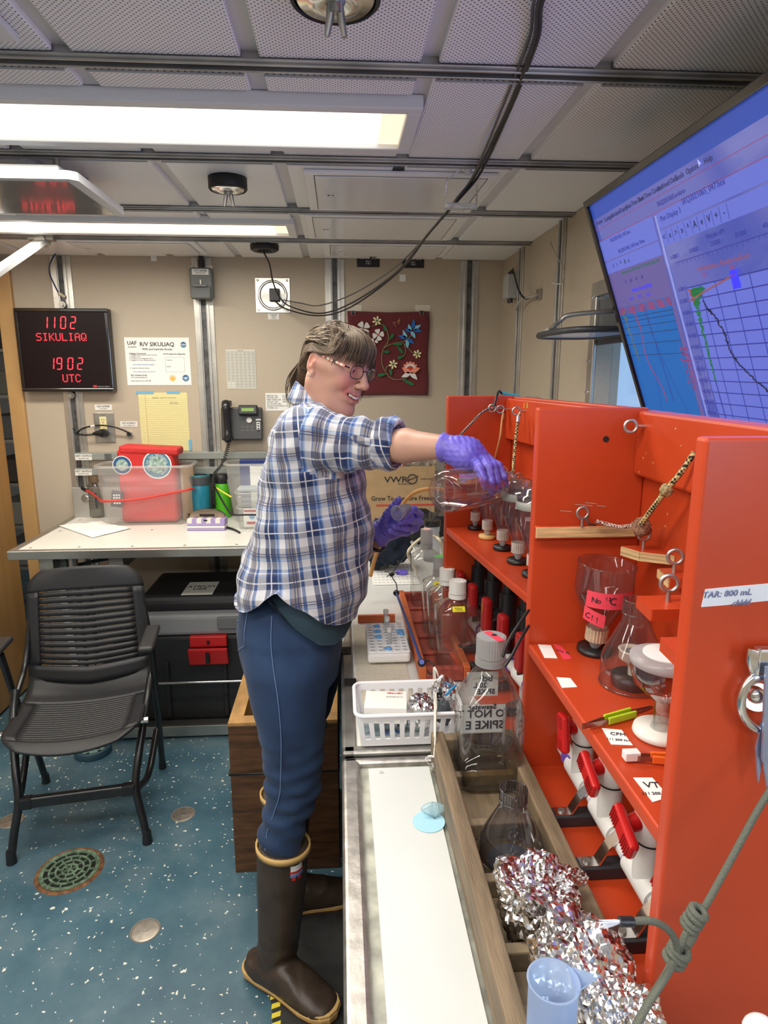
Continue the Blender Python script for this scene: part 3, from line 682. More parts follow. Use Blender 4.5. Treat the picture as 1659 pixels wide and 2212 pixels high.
MB().tube(smooth_path([W3(205, 938, 3.37), W3(185, 940, 3.36), W3(165, 936), W3(158, 925, 3.39)]), .004).obj('cord', CABLE, pg, world=True)
gl = thing('cable_gland', 'hexagonal steel gland with a black cable, beside the steel outlet', 'cable gland', W3(281, 938, 3.4))
MB().cyl((0, 0, 0), (0, -.014, 0), .0165, n=6).obj('nut', CHROME, gl, bevel=.001); MB().cyl((0, -.013, 0), (0, -.02, 0), .010).obj('bore', BLACKM, gl)
MB().tube(smooth_path([W3(281, 938, 3.385), W3(268, 930, 3.37), W3(240, 921, 3.355), W3(210, 919, 3.36), W3(180, 925, 3.37), W3(166, 935, 3.39)]), .004).obj('cord', CABLE, gl, world=True)
MB().tube([W3(205, 919.5, 3.3595), W3(196, 921, 3.363)], .0046).obj('cord_label', WHITEP, gl, world=True)
# --- grey receptacle box on post 2
x, z, w_, h = WR(409, 577, 459, 645, 3.33)
rb = thing('receptacle_box', 'grey hinged receptacle box with a white circuit label on the second wall post', 'electrical box', (x, WALL_Y-.02, z))
GREYB = mat('grey_box_paint', (.13, .14, .14), .45)
MB().lohi((-w_/2, -.05, -h/2), (w_/2, 0, h/2)).obj('box', GREYB, rb, bevel=.012, seg=3)
MB().box((0, -.062, -.045), (w_*.86, .025, .06), (math.radians(-12), 0, 0)).obj('hinged_lid', GREYB, rb, bevel=.006)
MB().box((.0, -.078, -.015), (w_*.6, .012, .012)).obj('hinge', GREYB, rb, bevel=.002)
MB().box((0, -.054, .0), (.007, .008, .028)).obj('latch', STEEL_D, rb, bevel=.001)
lb = MB().box((0, -.0515, .05), (w_*.72, .002, .026)).obj('label_plate', TAPE_W, rb)
text('CKT 26P208', .0115, INK, lb, (0, -.0528, .055), bold=.0003, world=False); text('120V 20A RCPT', .007, INK, lb, (0, -.0528, .0445), world=False)
for s in (-1, 1): MB().cyl((s*w_*.42, -.0, h/2+.004), (s*w_*.42, -.02, h/2+.004), .009).obj('lug', STEEL_D, rb)
MB().cyl((0, -.02, h/2), (0, -.02, h/2+.04), .014, n=12).cyl((0, -.02, h/2+.04), (0, -.02, h/2+.075), .011, n=12).obj('conduit_gland', BLACKP, rb)
MB().tube([(0, -.02, h/2+.07), (0, -.015, h/2+.14)], .009).obj('conduit', CABLE, rb)
# --- round steel cable port
x, z, w_, h = WR(552, 600, 627, 676)
cp = thing('cable_port', 'square steel plate with a round open port and cable plug inside', 'cable port', (x, WALL_Y, z))
MB().lohi((-w_/2, -.004, -h/2), (w_/2, 0, h/2)).obj('plate', mat('shiny_plate', (.6, .59, .56), .28, 1), cp, bevel=.002)
MB().torus((0, -.008, 0), .066, .007, (0, 1, 0), 36).obj('ring', CHROME, cp)
MB().cyl((0, -.0035, 0), (0, -.0075, 0), .063, n=32).obj('inner_face', mat('port_mirror', (.35, .35, .33), .15, 1), cp)
MB().lohi((-.015, -.03, -.03), (.035, -.006, .03)).obj('cable_block', BLACKP, cp, bevel=.004)
for a, b in ((-1, -1), (1, -1), (-1, 1), (1, 1)): MB().cyl((a*w_*.42, -.004, b*h*.42), (a*w_*.42, -.008, b*h*.42), .006).obj('screw', STEEL_D, cp)
# --- blue coax from the ceiling
bc = cable('coax_cable', 'thin dark blue cable with a pale connector hanging above the red clock', [W3(132, 538, 3.37), W3(120, 548, 3.35), W3(108, 570, 3.33), W3(107, 590, 3.33), W3(116, 612, 3.35), W3(126, 632, 3.365)], .0035, mat('blue_cable', (.02, .04, .12), .4))
p = W3(126, 632, 3.365); q = W3(140, 642, 3.38); MB().tube([p, q], .0075, 8).obj('connector', mat('pale_connector', (.6, .55, .38), .5), bc, off=bc.location)
# --- telephone
x, z, w_, h = WR(478, 880, 567, 951, 3.36)
ph = thing('telephone', 'black desk telephone with green display hung on the wall behind the person', 'telephone', (x, WALL_Y-.02, z))
PHB = mat('phone_grey', (.045, .047, .05), .42); PHD = mat('phone_black', (.014, .014, .016), .3)
tl = Matrix.Rotation(math.radians(-8), 3, 'X')
MB().box((0, -.015, 0), (w_, .03, h), tl).obj('body', PHB, ph, bevel=.008, seg=3)
MB().box((w_*.18, -.04, h*.42), (w_*.46, .03, h*.30), Matrix.Rotation(math.radians(-14), 3, 'X')).obj('display_hood', PHD, ph, bevel=.006)
MB().box((w_*.18, -.0575, h*.44), (w_*.30, .004, h*.10), Matrix.Rotation(math.radians(-14), 3, 'X')).obj('screen', mat('green_lcd', (.16, .30, .05), .3, emis=.15), ph)
hs = [(-w_*.33, -.045, h*.66), (-w_*.33, -.068, h*.50), (-w_*.325, -.062, h*.2), (-w_*.325, -.058, -h*.15), (-w_*.325, -.062, -h*.36), (-w_*.325, -.045, -h*.44)]
b = MB(); pts = smooth_path(hs, 5); n = len(pts)
rad = [.019+.006*abs(2*i/(n-1)-1)**2 for i in range(n)]; rad[0] = .012; rad[-1] = .012
b.tube(pts, rad, 14)
b.obj('handset', mat('phone_gloss', (.016, .017, .02), .24), ph)
MB().box((-w_*.33, -.032, h*.62), (.045, .03, .03)).box((-w_*.33, -.03, -h*.46), (.05, .035, .012)).obj('cradle', PHD, ph, bevel=.004)
MB().cyl((w_*.19, -.03, h*.12), (w_*.19, -.036, h*.12), .0135).obj('navigation_pad', mat('silver_plastic', (.62, .62, .6), .35), ph)
MB().box((w_*.41, -.034, h*.13), (.026, .005, .009)).obj('round_key', mat('silver_plastic', (.62, .62, .6), .35), ph, bevel=.002)
for r_ in range(4):
 for c_ in range(3): MB().box((w_*(.02+.12*c_), -.032, -h*(.10+.095*r_)), (.0165, .006, .0085)).obj('key', mat('key_grey', (.12, .12, .125), .4), ph, bevel=.0015)
st = MB().box((w_*.405, -.0325, -h*.17), (.017, .003, h*.47)).obj('line_key_strip', WHITEP, ph)
for r_ in range(6): MB().box((w_*.405, -.035, -h*(-.02+.075*r_)), (.009, .003, .005)).obj('line_key', PHD, st)
pts = []
cor = smooth_path([W3(496, 951, 3.35), W3(490, 975, 3.32), W3(480, 1003, 3.28), W3(466, 1020, 3.2), W3(461, 1035, 3.18), W3(462, 1062, 3.2), W3(464, 1090, 3.24)], 40)
for i, p in enumerate(cor):
 a = i*.95; pts.append(p+Vector((math.cos(a)*.0085, math.sin(a)*.0085, 0)))
MB().tube(pts, .0022, 5).obj('coiled_cord', PHD, ph, world=True)
# --- two grey raceways
RACE = mat('grey_raceway', (.25, .27, .25), .45)
for (ya, yb), lab, t1, side in (((978, 993), 'upper grey wall raceway above the back bench', 'CKT 13CP212', 0), ((1011, 1026), 'lower grey wall raceway just above the back bench', 'CKT 14CP212', 0)):
 z1, z0 = AY(300, ya, 3.36).z, AY(300, yb, 3.36).z
 x0 = AY(160, ya, 3.36).x
 t = thing('raceway', lab, 'cable raceway', ((x0+.62)/2, 3.38, (z0+z1)/2), group='grey raceways')
 hw = (.62-x0)/2
 MB().lohi((-hw, -.022, -(z1-z0)/2), (hw, .014, (z1-z0)/2)).obj('channel_cover', RACE, t, bevel=.003)
 lb = MB().box((-hw+.045, -.0232, -.002), (.082, .002, .03)).obj('label_plate', TAPE_W, t)
 text(t1, .013, INK, lb, (3.38*0-hw+.045, -.0245, .004), bold=.0003, world=False); text('120 RCPT 120V', .008, INK, lb, (-hw+.045, -.0245, -.009), world=False)
 if lab.startswith('upper'):
  for xx in (-hw+.165, .0):
   s_ = MB().box((xx, -.023, 0), (.034, .003, .03)).obj('socket', mat('dark_socket', (.10, .11, .11), .5), t, bevel=.001)
   MB().box((xx-.006, -.025, .004), (.002, .001, .008)).box((xx+.006, -.025, .004), (.002, .001, .008)).box((xx, -.025, -.008), (.004, .001, .004)).obj('socket_slot', BLACKM, s_)
# --- felt flower hanging
x, z, w_, h = WR(751, 672, 926, 854, 3.39)
fh = thing('felt_hanging', 'dark red felt wall hanging with appliqued flowers, clipped behind the person\'s head', 'wall hanging', (x, 3.392, z))
FELT = mat('dark_red_felt', (.115, .012, .016), .95, bump=.6, bscale=400, sheen=.4)
gr = MB(); nx, nz = 16, 16
vs = []
for j in range(nz+1):
 for i in range(nx+1):
  u, v = i/nx, j/nz
  vs.append(((u-.5)*w_*(1-.012*v)+.003*math.sin(v*9), -.004-.004*math.sin(u*7+1)*(.3+.7*v), (.5-v)*h + .006*(1-abs(2*u-1))*(-1 if v < .5 else .3)*(abs(2*v-1))))
gr.add(vs, [(j*(nx+1)+i, (j+1)*(nx+1)+i, (j+1)*(nx+1)+i+1, j*(nx+1)+i+1) for j in range(nz) for i in range(nx)], smooth=True)
gr.obj('felt', FELT, fh, solid=.003)
def FP(px, py): p = AY(px, py, 3.383); return Vector((p.x-fh.location.x, -.012, p.z-fh.location.z))
XZ = Matrix(((1, 0, 0, 0), (0, 0, 1, 0), (0, 1, 0, 0), (0, 0, 0, 1)))
def petal(mb, c, a, l, w2, y=-.012, mi=0, heart=False, pt=False):
 """teardrop petal from c in direction a (image radians), length l, half-width w2"""
 n = 12; pts = []
 for k in range(n):
  t = 2*math.pi*k/n; u = .5-.5*math.cos(t); wv = math.sin(t)*w2*(u**.6 if not pt else 1)*(1.15 if heart else 1)
  if heart and u > .93: u = .84
  if pt: wv *= (1-u)**.35 if u > .5 else 1
  pts.append((c.x+math.cos(a)*u*l-math.sin(a)*wv, c.z+math.sin(a)*u*l+math.cos(a)*wv))
 mb.prism(pts, y-.0012, y+.0012, XZ, mi)
FW = mat('felt_white', (.70, .68, .66), .95); FY = mat('felt_cream', (.78, .74, .42), .95); FG = mat('felt_green', (.02, .14, .05), .95); FB = mat('felt_blue', (.02, .13, .45), .95)
FLB = mat('felt_light_blue', (.20, .50, .68), .95); FP_ = mat('felt_coral', (.80, .28, .19), .95); FR = mat('felt_red', (.55, .05, .03), .95); FST = mat('stem_thread', (.20, .30, .12), .9)
def flower(c, n, l, w2, m, cm, cr, a0=0, heart=False, nm='flower'):
 root = MB().cyl((c.x, c.y-.004, c.z), (c.x, c.y-.001, c.z), cr, n=12).obj(nm, cm, fh)
 for k in range(n):
  mb = MB(); a = a0+2*math.pi*k/n; petal(mb, c+Vector((math.cos(a)*cr*.5, 0, math.sin(a)*cr*.5)), a, l, w2, c.y-.001, heart=heart); mb.obj('petal', m, root)
flower(FP(785, 709), 4, .036, .018, FW, FR, .004, .6, True)
flower(FP(817, 723.5), 4, .031, .016, FW, FR, .004, .2, True)
flower(FP(808, 739), 3, .02, .012, FW, FR, .003, 2.4, True)
for c, r_ in (((814, 693), .021), ((901, 765), .020), ((849, 787), .021)): flower(FP(*c), 6, r_, .0065, FY, mat('felt_dark_green', (.02, .07, .03), .95), .004, .3)
stem = MB()
for pts in ([(803, 705), (820, 700), (832, 706), (838, 720), (838, 738), (829, 752), (825, 765), (825, 785), (832, 802), (842, 815), (855, 820), (878, 818)],
   [(829, 752), (845, 743), (870, 738), (885, 728), (893, 717)], [(870, 741), (884, 755), (892, 763), (901, 765)], [(834, 800), (835, 793), (842, 788)], [(874, 742), (876, 760), (870, 770)]):
 stem.tube(smooth_path([FP(*p) for p in pts], 4), .0016, 5)
stem.obj('stem', FST, fh)
for (cx1, cy1), a, l in (((828, 700), -1.2, .036), ((840, 735), .9, .040), ((848, 745), .1, .05), ((857, 746), -.9, .05), ((826, 760), .0, .035), ((872, 770), 3.4, .032), ((835, 808), 3.3, .045), ((845, 812), 1.7, .035), ((866, 818), -.45, .075)):
 mb = MB(); petal(mb, FP(cx1, cy1), a, l, .011); mb.obj('leaf', FG, fh)
for (cx1, cy1), a, l, m in (((893, 711), 1.55, .05, FB), ((893, 712), .55, .045, FLB), ((893, 713), -.15, .045, FB), ((887, 715), 1.9, .035, FLB), ((888, 716), -1.0, .04, FLB), ((888, 716), 2.8, .035, FB), ((878, 730), 2.9, .045, FB), ((878, 731), 2.0, .045, FLB), ((879, 733), -1.5, .045, FLB), ((880, 732), -.6, .042, FB)):
 mb = MB(); petal(mb, FP(cx1, cy1), a, l, .010, pt=True); mb.obj('petal', m, fh)
c = FP(886, 800)
for k in range(7): mb = MB(); a = .15+k*.47; petal(mb, c+Vector((0, 0, .004)), a, .042, .010); mb.obj('petal', FP_, fh)
mb = MB()
pts = [(c.x+math.cos(t)*r_, c.z+.002+math.sin(t)*r_) for t, r_ in [(math.pi*i/10, .030) for i in range(11)]+[(math.pi*(10-i)/10, .020) for i in range(11)]]
mb.prism(pts, -.0165, -.0145, XZ); mb.obj('petal', FW, fh)
MB().cyl((c.x, -.017, c.z), (c.x, -.014, c.z), .017, n=16).obj('flower_heart', FR, fh)
for a, l, m in ((2.6, .05, FP_), (.45, .055, FP_), (-.2, .0, FP_), (3.6, .05, FW), (-.75, .05, FW)):
 if l: mb = MB(); petal(mb, c+Vector((0, -.004, -.012)), a, l, .013, -.017, pt=True); mb.obj('petal', m, fh)
mb = MB()
for k in range(60):
 a = random.uniform(0, 6.28); r_ = random.uniform(.2, 1); s = random.choice((-1, 1)); q = FP(857, 697)
 mb.box((q.x+s*.010+math.cos(a)*r_*.010, q.y-.001, q.z+s*.005+math.sin(a)*r_*.014), (.0022,)*3, mi=random.randrange(3))
mb.obj('bead_butterfly', [GOLD, MATS['blue_print'], FR], fh)['kind'] = 'stuff'
for px in (763, 911):
 t = wall_card('tape_strip', 'piece of clear tape above the %s clip of the red felt hanging' % ('left' if px < 800 else 'right'), 'tape', (px-14, 659, px+18, 673), mat('clear_tape', (.66, .62, .52), .3))
 bp = AY(px, 673, 3.38)
 cl = thing('binder_clip', 'small black binder clip at the %s top corner of the red felt hanging' % ('left' if px < 800 else 'right'), 'binder clip', (bp.x, 3.392, bp.z))
 MB().prism([(-.012, -.008), (.012, -.008), (.010, .004), (-.010, .004)], -.012, -.002, XZ).obj('clip_body', BLACKP, cl)
 MB().tube([(-.008, -.012, 0), (-.011, -.014, -.014), (-.004, -.014, -.018)], .001).tube([(.008, -.012, 0), (.011, -.014, -.012), (.005, -.014, -.018)], .001).obj('wire_handle', STEEL_D, cl)
# ================================================================ RIGHT WALL THINGS
sb = thing('antenna_box', 'small grey box with black stub antennas on the right wall near the corner', 'electrical box', AX(1107, 620, .81))
MB().lohi((-.035, -.045, -.052), (.015, .045, .052)).obj('box', mat('light_grey_box', (.42, .43, .42), .5), sb, bevel=.004)
for zz, s in ((.052, 1), (-.052, -1)):
 MB().cyl((-.01, -.02, zz), (-.01, -.02, zz+s*.02), .009, n=10).obj('gland', BLACKP, sb); MB().cyl((-.01, .02, zz), (-.01, .02, zz+s*.018), .008, n=10).obj('gland', BLACKP, sb)
cable('loop_cable', 'black cable looping down from the grey antenna box to a small wall clip', [AX(1108, 580, .80), AX(1113, 600, .78), AX(1122, 630, .77), AX(1135, 645, .79), AX(1150, 640, .81), AX(1160, 636, .825)], .004, CABLE)
cb = cable('conduit_stub', 'short ribbed grey conduit curving from the wall clip below the antenna box', [AX(1163, 636, .82), AX(1150, 640, .80), AX(1130, 645, .79), AX(1118, 658, .79), AX(1113, 670, .79)], .006, mat('grey_conduit', (.38, .37, .33), .5), cat='conduit')
MB().lohi((-.004, -.02, -.02), (.008, .02, .02)).obj('wall_clip', STEEL_D, cb)
hk1 = cable('wire_hook', 'bent silver wire pointing up off the right wall post', [AX(1218, 580, .80), AX(1210, 565, .79), AX(1198, 545, .77), AX(1188, 522, .75)], .0022, STEEL_D, cat='hook', k=4)
hk2 = cable('wire_hook', 'curved silver wire hook lower on the right wall post', [AX(1218, 600, .80), AX(1213, 612, .78), AX(1203, 613, .77), AX(1190, 608, .75)], .0022, CHROME, cat='hook', k=4)
# ================================================================ THE BIG SCREEN
def tv():
 TL, BL, TR = AY(1265, 435, 1.66), AY(1392, 884, 1.66), AX(1659, 224, .6)
 zdn = (BL-TL).normalized(); xr = (TR-TL); xr = (xr - zdn*xr.dot(zdn)).normalized()   # along the top edge towards the camera
 n = xr.cross(-zdn).normalized()
 if n.x > 0: n = -n
 Wd, Hd = 1.06, .62
 t = thing('monitor', 'large tilted flat screen with blue plots hung above the orange racks', 'monitor', TL)
 def P(u, v, o=0): return xr*u + zdn*v + n*o
 def slab(u0, v0, u1, v1, o0, o1, nm, m, bevel=0):
  vs = [P(u, v, o) for o in (o0, o1) for u, v in ((u0, v0), (u1, v0), (u1, v1), (u0, v1))]
  return MB().add(vs, [(0, 1, 2, 3), (7, 6, 5, 4), (0, 4, 5, 1), (1, 5, 6, 2), (2, 6, 7, 3), (3, 7, 4, 0)]).obj(nm, m, t, bevel=bevel, fix=True)
 slab(0, 0, Wd, Hd, -.05, -.001, 'case', BLACKP, .004)
 e = .016
 gb = mat('gloss_black', (.008, .008, .009), .12)
 for a in ((0, 0, Wd, e), (0, Hd-.02, Wd, Hd), (0, e, e, Hd-.02), (Wd-e, e, Wd, Hd-.02)): slab(*a, -.002, .008, 'bezel', gb, .002)
 SU0, SV0, SU1, SV1 = e, e, Wd-e, Hd-.02
 m, N, L, Pn = nt('screen_glow')
 Pn.inputs['Base Color'].default_value = (.01, .01, .02, 1); Pn.inputs['Roughness'].default_value = .09
 Pn.inputs['Coat Weight'].default_value = .6; Pn.inputs['Coat Roughness'].default_value = .05
 Pn.inputs['Emission Color'].default_value = (.10, .125, .55, 1); Pn.inputs['Emission Strength'].default_value = .95
 scr = slab(SU0, SV0, SU1, SV1, -.001, .001, 'screen', m)
 def em(nm, c, s=1.0):
  q = mat('screen_'+nm, c, .3, emis=s); return q
 BK, NV, WH = em('black', (.012, .012, .05), .6), em('navy', (.02, .025, .22), .8), em('white', (.3, .36, .8), 1)
 LB, PK, GN, RD, CY, BL_, OL, OR = em('pale', (.085, .115, .46), 1), em('mauve', (.085, .07, .24), .95), em('green', (.01, .14, .05), .8), em('red', (.30, .02, .06), .8), em('cyan', (.0, .085, .33), .95), em('blue', (.03, .03, .85), 1), em('olive', (.10, .11, .06), .8), em('orange', (.28, .07, .05), .7)
 LV = [.0012]
 def rect(u0, v0, u1, v1, m, nm='window_area', o=None):
  o = o or LV[0]; LV[0] += .00004
  return MB().quad(P(u0, v0, o), P(u1, v0, o), P(u1, v1, o), P(u0, v1, o)).obj(nm, m, t)
 def lines(segs, m, wd=.0012, nm='plot_line'):
  LV[0] += .00004; o = LV[0]; mb = MB()
  for (a, b), (c_, d_) in segs:
   A, B_ = Vector((a, b)), Vector((c_, d_)); q = (B_-A)
   if q.length < 1e-6: continue
   q = q.normalized(); r_ = Vector((-q.y, q.x))*wd/2
   mb.quad(P(A.x+r_.x, A.y+r_.y, o), P(B_.x+r_.x, B_.y+r_.y, o), P(B_.x-r_.x, B_.y-r_.y, o), P(A.x-r_.x, A.y-r_.y, o))
  return mb.obj(nm, m, t)
 def poly(pts, m, wd=.0014, nm='plot_curve'): return lines(list(zip(pts[:-1], pts[1:])), m, wd, nm)
 def tx(s, u, v, sz, m=BK, al='LEFT', yd=None, xd=None):
  LV[0] += .00004
  return text(s, sz, m, t, Vector(t.location)+P(u, v, LV[0]+.0002), xd or xr, yd or -zdn, align=al, ext=.0001)
 rect(SU0, SV0, SU1, .050, em('titlebar', (.02, .06, .36), .8), 'title_bar')
 tx('Display', .03, .060, .012);
 for s, u in (('Configure', .075), ('Calculate', .115), ('Display', .165), ('Real-Time Data', .20), ('Real-Time Control', .262), ('Archived Data', .345), ('Tools', .415), ('Options', .455), ('Help', .515)): tx(s, u, .062, .0135, BK)
 tx('SKQ2021065.xmlcon', .33, .088, .0125, NV)
 lines([((SU0, .074), (SU1, .074)), ((SU0, .100), (SU1, .100))], RD, .0008)
 # left window
 X0, X1 = SU0, .300
 rect(X0, .102, X1, SV1, PK, 'left_window'); rect(X0, .102, X1, .150, LB, 'left_window_bar')
 tx('SKQ2021065_047.hex', .08, .110, .012, NV); tx('SKQ2021065_047.hex View', .105, .140, .012, NV)
 rect(X0, .152, X1, .180, LB, 'tool_bar')
 for k, s in enumerate('<>^Av') : tx(s, .055+k*.022, .166, .015, BK)
 tx('Fluorescence, WET Labs ECO-AFL/FL [mg/m^3]', .095, .188, .0095, GN); tx('5      10      15      20', .10, .210, .011, NV)
 tx('Salinity, Practical [PSU]', .12, .232, .011, BL_); tx('31.0        31.5        32.0', .10, .250, .011, BL_)
 rect(.02, .265, .285, .560, CY, 'left_plot')
 lines([((.02, .268+k*.0045), (.285, .268+k*.0045)) for k in range(4)], RD, .0022)
 lines([((.02, .268+k), (.285, .268+k)) for k in (.024, .034, .048, .066, .09, .118)], BK, .0012)
 R = random.Random(3)
 def walk(u, v0, v1, drift, j, n=60):
  pts = [];
  for k in range(n):
   f = k/(n-1); pts.append((u+drift(f)+R.uniform(-j, j)*(1-f*.6), v0+(v1-v0)*f))
  return pts
 poly(walk(.10, .28, .50, lambda f: .01*math.sin(f*9)+.04*f*f, .004), RD, .0032); poly(walk(.165, .275, .50, lambda f: -.005+.02*f, .003), NV, .0032)
 poly(walk(.16, .30, .545, lambda f: .08*f**1.4, .001), NV, .0015); poly(walk(.14, .42, .545, lambda f: -.01-.03*f, .001), NV, .001)
 poly(walk(.045, .275, .40, lambda f: .01*f, .010), OL, .004)
 tx('2.0      2.5      4.0      6.0      7.0', .05, .572, .011, BK); tx('Temperature [ITS-90, deg C]', .10, .584, .010, RD)
 tx('0   50   100   150   200   250   300   350   400   450', .03, .592, .009, BK)
 tx('Bottle\nFiring\nSequence\n1  2  3\n4  5  6\n7  8  9\n10 11 12\n13', .288, .42, .0125, RD, 'CENTER')
 # right window
 lines([((.312, .105), (.312, SV1-.01)), ((.316, .105), (.316, SV1-.01))], WH, .0016)
 rect(.318, .102, SU1, .132, LB, 'right_window_bar'); tx('Plot Display 3', .33, .116, .0145, NV); tx('SKQ2021065_047.hex', .42, .105, .0155, NV)
 rect(.318, .136, SU1, .166, LB, 'tool_bar')
 for k, s in enumerate(['<', '«', '>', '»', '^', 'A', 'v', 'V', '+', '-']): tx(s, .328+k*.0235, .150, .018, BK, 'CENTER')
 lines([((.339+k*.0235, .139), (.339+k*.0235, .164)) for k in range(10)], NV, .001)
 MB().add([P(.60+a, .15+b, .0022) for a, b in ((-.008, -.008), (.008, -.008), (.008, .008), (-.008, .008))], [(0, 1, 2, 3)]).obj('disk_icon', BK, t)
 tx('Nitrate uM', .50, .178, .0125, NV, 'CENTER')
 for k in range(6): tx('%d.000' % (k*10), .345+k*.075, .192 - .0, .012, NV, 'CENTER')
 lines([((.345, .204), (SU1, .204))]+[((.345+k*.015, .204), (.345+k*.015, .204+(.010 if k % 5 == 0 else .006))) for k in range(44)], NV, .0011)
 tx('PAR/Irradiance, Biospherical/Licor', .50, .228, .012, OR, 'CENTER'); tx('10¹', .43, .240, .011, RD); tx('10²', .52, .240, .011, RD)
 px0, pv0, pv1 = .362, .256, .588
 rect(px0, pv0, SU1, pv1, LB, 'right_plot')
 rows = 14
 for k in range(rows+1):
  tx('%d.000' % (k*20), px0-.006, pv0+(pv1-pv0)*k/rows, .0115, NV, 'RIGHT')
 lines([((px0, pv0+(pv1-pv0)*k/rows), (SU1, pv0+(pv1-pv0)*k/rows)) for k in range(rows+1)] + [((px0+k*.052, pv0), (px0+k*.052, pv1)) for k in range(13)], NV, .0018, 'plot_grid')
 lines([((px0+k*.0104, pv1), (px0+k*.0104, pv1-.006)) for k in range(60)], NV, .001)
 g = []
 for k in range(170):
  f = k/169; v = pv0+.004+f*.19; a = .028*math.exp(-f*12)+.006*(1-f)+.002; c_ = px0+.022+.035*math.exp(-f*14); g.append((c_+R.uniform(-a, a)*1.2, v))
 poly(g, GN, .0036); poly(walk(px0+.022, .445, pv1-.02, lambda f: .004*f, .0006), NV, .003)
 poly(walk(px0+.012, pv0+.004, pv0+.03, lambda f: .006*f, .008, 20), OR, .003)
 poly([(px0+.05+f*.006+.0*f, pv0+.028+f*.012) for f in range(0, 3)]+walk(px0+.06, pv0+.045, .50, lambda f: .15*f**1.3+.012*math.sin(f*9), .006, 130), BK, .0034)
 poly([(px0, pv0+.024), (px0+.03, pv0+.02), (px0+.07, pv0+.012), (px0+.12, pv0+.004), (px0+.17, pv0-.004)], OR, .0026)
 rect(px0+.155, pv0-.012, px0+.178, pv0+.02, BL_, 'blue_patch')
 tx('Depth [salt water, m]', .334, .46, .013, NV, 'CENTER', yd=xr, xd=zdn)
 tx('0.000        8.000        16.000', px0, pv1+.008, .0105, GN);
 tx('Fluorescence', px0+.06, .0+pv1+.016, .010, GN)
 MB().add([P(.50, .052, .003), P(.50, .066, .003), P(.5035, .0625, .003), P(.509, .062, .003)], [(0, 1, 2, 3)]).obj('mouse_pointer', WH, t)
 # mounting arm to the wall
 c_ = P(Wd/2, Hd/2, -.05); wl = Vector((WALL_X-.002-TL.x, c_.y, c_.z))
 MB().tube([c_, Vector((c_.x+.04, c_.y, c_.z+.01)), wl], .016).obj('wall_mount', STEEL_D, t)
 for q in (wl,): MB().box(q-Vector((.004, 0, 0)), (.008, .2, .2)).obj('wall_plate', STEEL_D, t)
 l = area('screen_light', Vector(t.location)+P(Wd/2, Hd/2, .03), .95, .5, 1.4, (.30, .38, 1.0))
 l.rotation_euler = (n).to_track_quat('-Z', 'Y').to_euler()
 return t
tv()
# ================================================================ BENCHES
BZ = .90
WHITETOP = mat('white_laminate', (.72, .72, .66), .32, var=.04, vscale=6)
def bench_screw(mb, x, y, z): mb.cyl((x, y, z), (x, y, z+.001), .006, n=10)
bt = thing('back_bench', 'steel framed bench with a white top along the back wall, left of the person', 'bench', (-.69, 3.05, 0))
hx, y0, y1 = .69, -.35, .34
b = MB()
b.lohi((-hx, y0, BZ-.036), (hx, y0+.03, BZ+.002)).lohi((-hx, y0+.03, BZ-.036), (-hx+.03, y1, BZ+.002)).lohi((-hx+.03, y1-.02, BZ-.036), (hx, y1, BZ+.002))
b.obj('steel_rim', STEEL, bt, bevel=.003)
MB().lohi((-hx+.03, y0+.03, BZ-.03), (hx, y1-.02, BZ+.0)).obj('worktop', WHITETOP, bt, bevel=.002)
sc = MB()
for x in (-.62, -.42, -.2, .02, .24):
 for y in (y0+.06, y0+.36, y0+.6): bench_screw(sc, x, y, BZ)
sc.obj('screw', STEEL_D, bt)
b = MB().lohi((-hx+.02, y1-.03, BZ), (-hx+.28, y1-.012, BZ+.155))
b.obj('bracket_plate', mat('soft_steel', (.5, .5, .47), .5, .8), bt, bevel=.002)
MB().cyl((-hx+.085, y1-.03, BZ+.10), (-hx+.085, y1-.042, BZ+.10), .015, n=6).cyl((-hx+.085, y1-.03, BZ+.10), (-hx+.085, y1-.034, BZ+.10), .021).obj('bracket_bolt', CHROME, bt)
lg = MB()
lg.cyl((-.46, -.27, .018), (-.46, -.27, .865), .02, n=20).cyl((-.46, -.27, .1), (-.46, -.27, .2), .0235, n=20)
lg.obj('leg', STEEL, bt)
MB().lathe([(0, 0), (.062, 0), (.062, .006), (.03, .012), (.026, .02), (0, .02)], 28, Matrix.Translation((-.46, -.27, 0))).obj('floor_flange', mat('rusty_steel', (.42, .38, .30), .5, .6, var=.3, vscale=30), bt)
MB().cyl((.62, -.27, .0), (.62, -.27, .865), .02, n=20).obj('leg', STEEL, bt)
MB().lohi((-hx+.1, -.3, .80), (-hx+.16, .3, .86)).lohi((-.3, -.3, .80), (-.24, .3, .86)).obj('brace', STEEL_D, bt, bevel=.003)
MB().tube(smooth_path([(-.62, -.2, .84), (-.5, -.22, .80), (-.35, -.2, .82), (-.1, -.15, .845)]), .008).obj('cable_loom', CABLE, bt)
MB().lohi((-.60, -.24, .76), (-.50, -.12, .85)).obj('junction_box', GREYB, bt, bevel=.004)
# low steel shelf under the bench
sh = thing('low_shelf', 'low steel shelf with a thin guard rail under the back bench', 'shelf', (-.48, 3.03, 0))
MB().lohi((-.62, -.27, .03), (.42, .3, .045)).obj('shelf_plate', mat('dark_rubber_mat', (.05, .05, .05), .6), sh)
MB().lohi((-.62, -.29, .012), (.42, -.27, .062)).lohi((-.62, -.29, .0), (-.6, -.27, .03)).lohi((.40, -.29, .0), (.42, -.27, .03)).obj('shelf_lip', STEEL, sh, bevel=.002)
MB().tube([(-.60, -.28, .27), (.42, -.28, .27)], .006).cyl((-.60, -.28, .06), (-.60, -.28, .27), .006).cyl((.42, -.28, .06), (.42, -.28, .27), .006).obj('guard_rail', CHROME, sh)
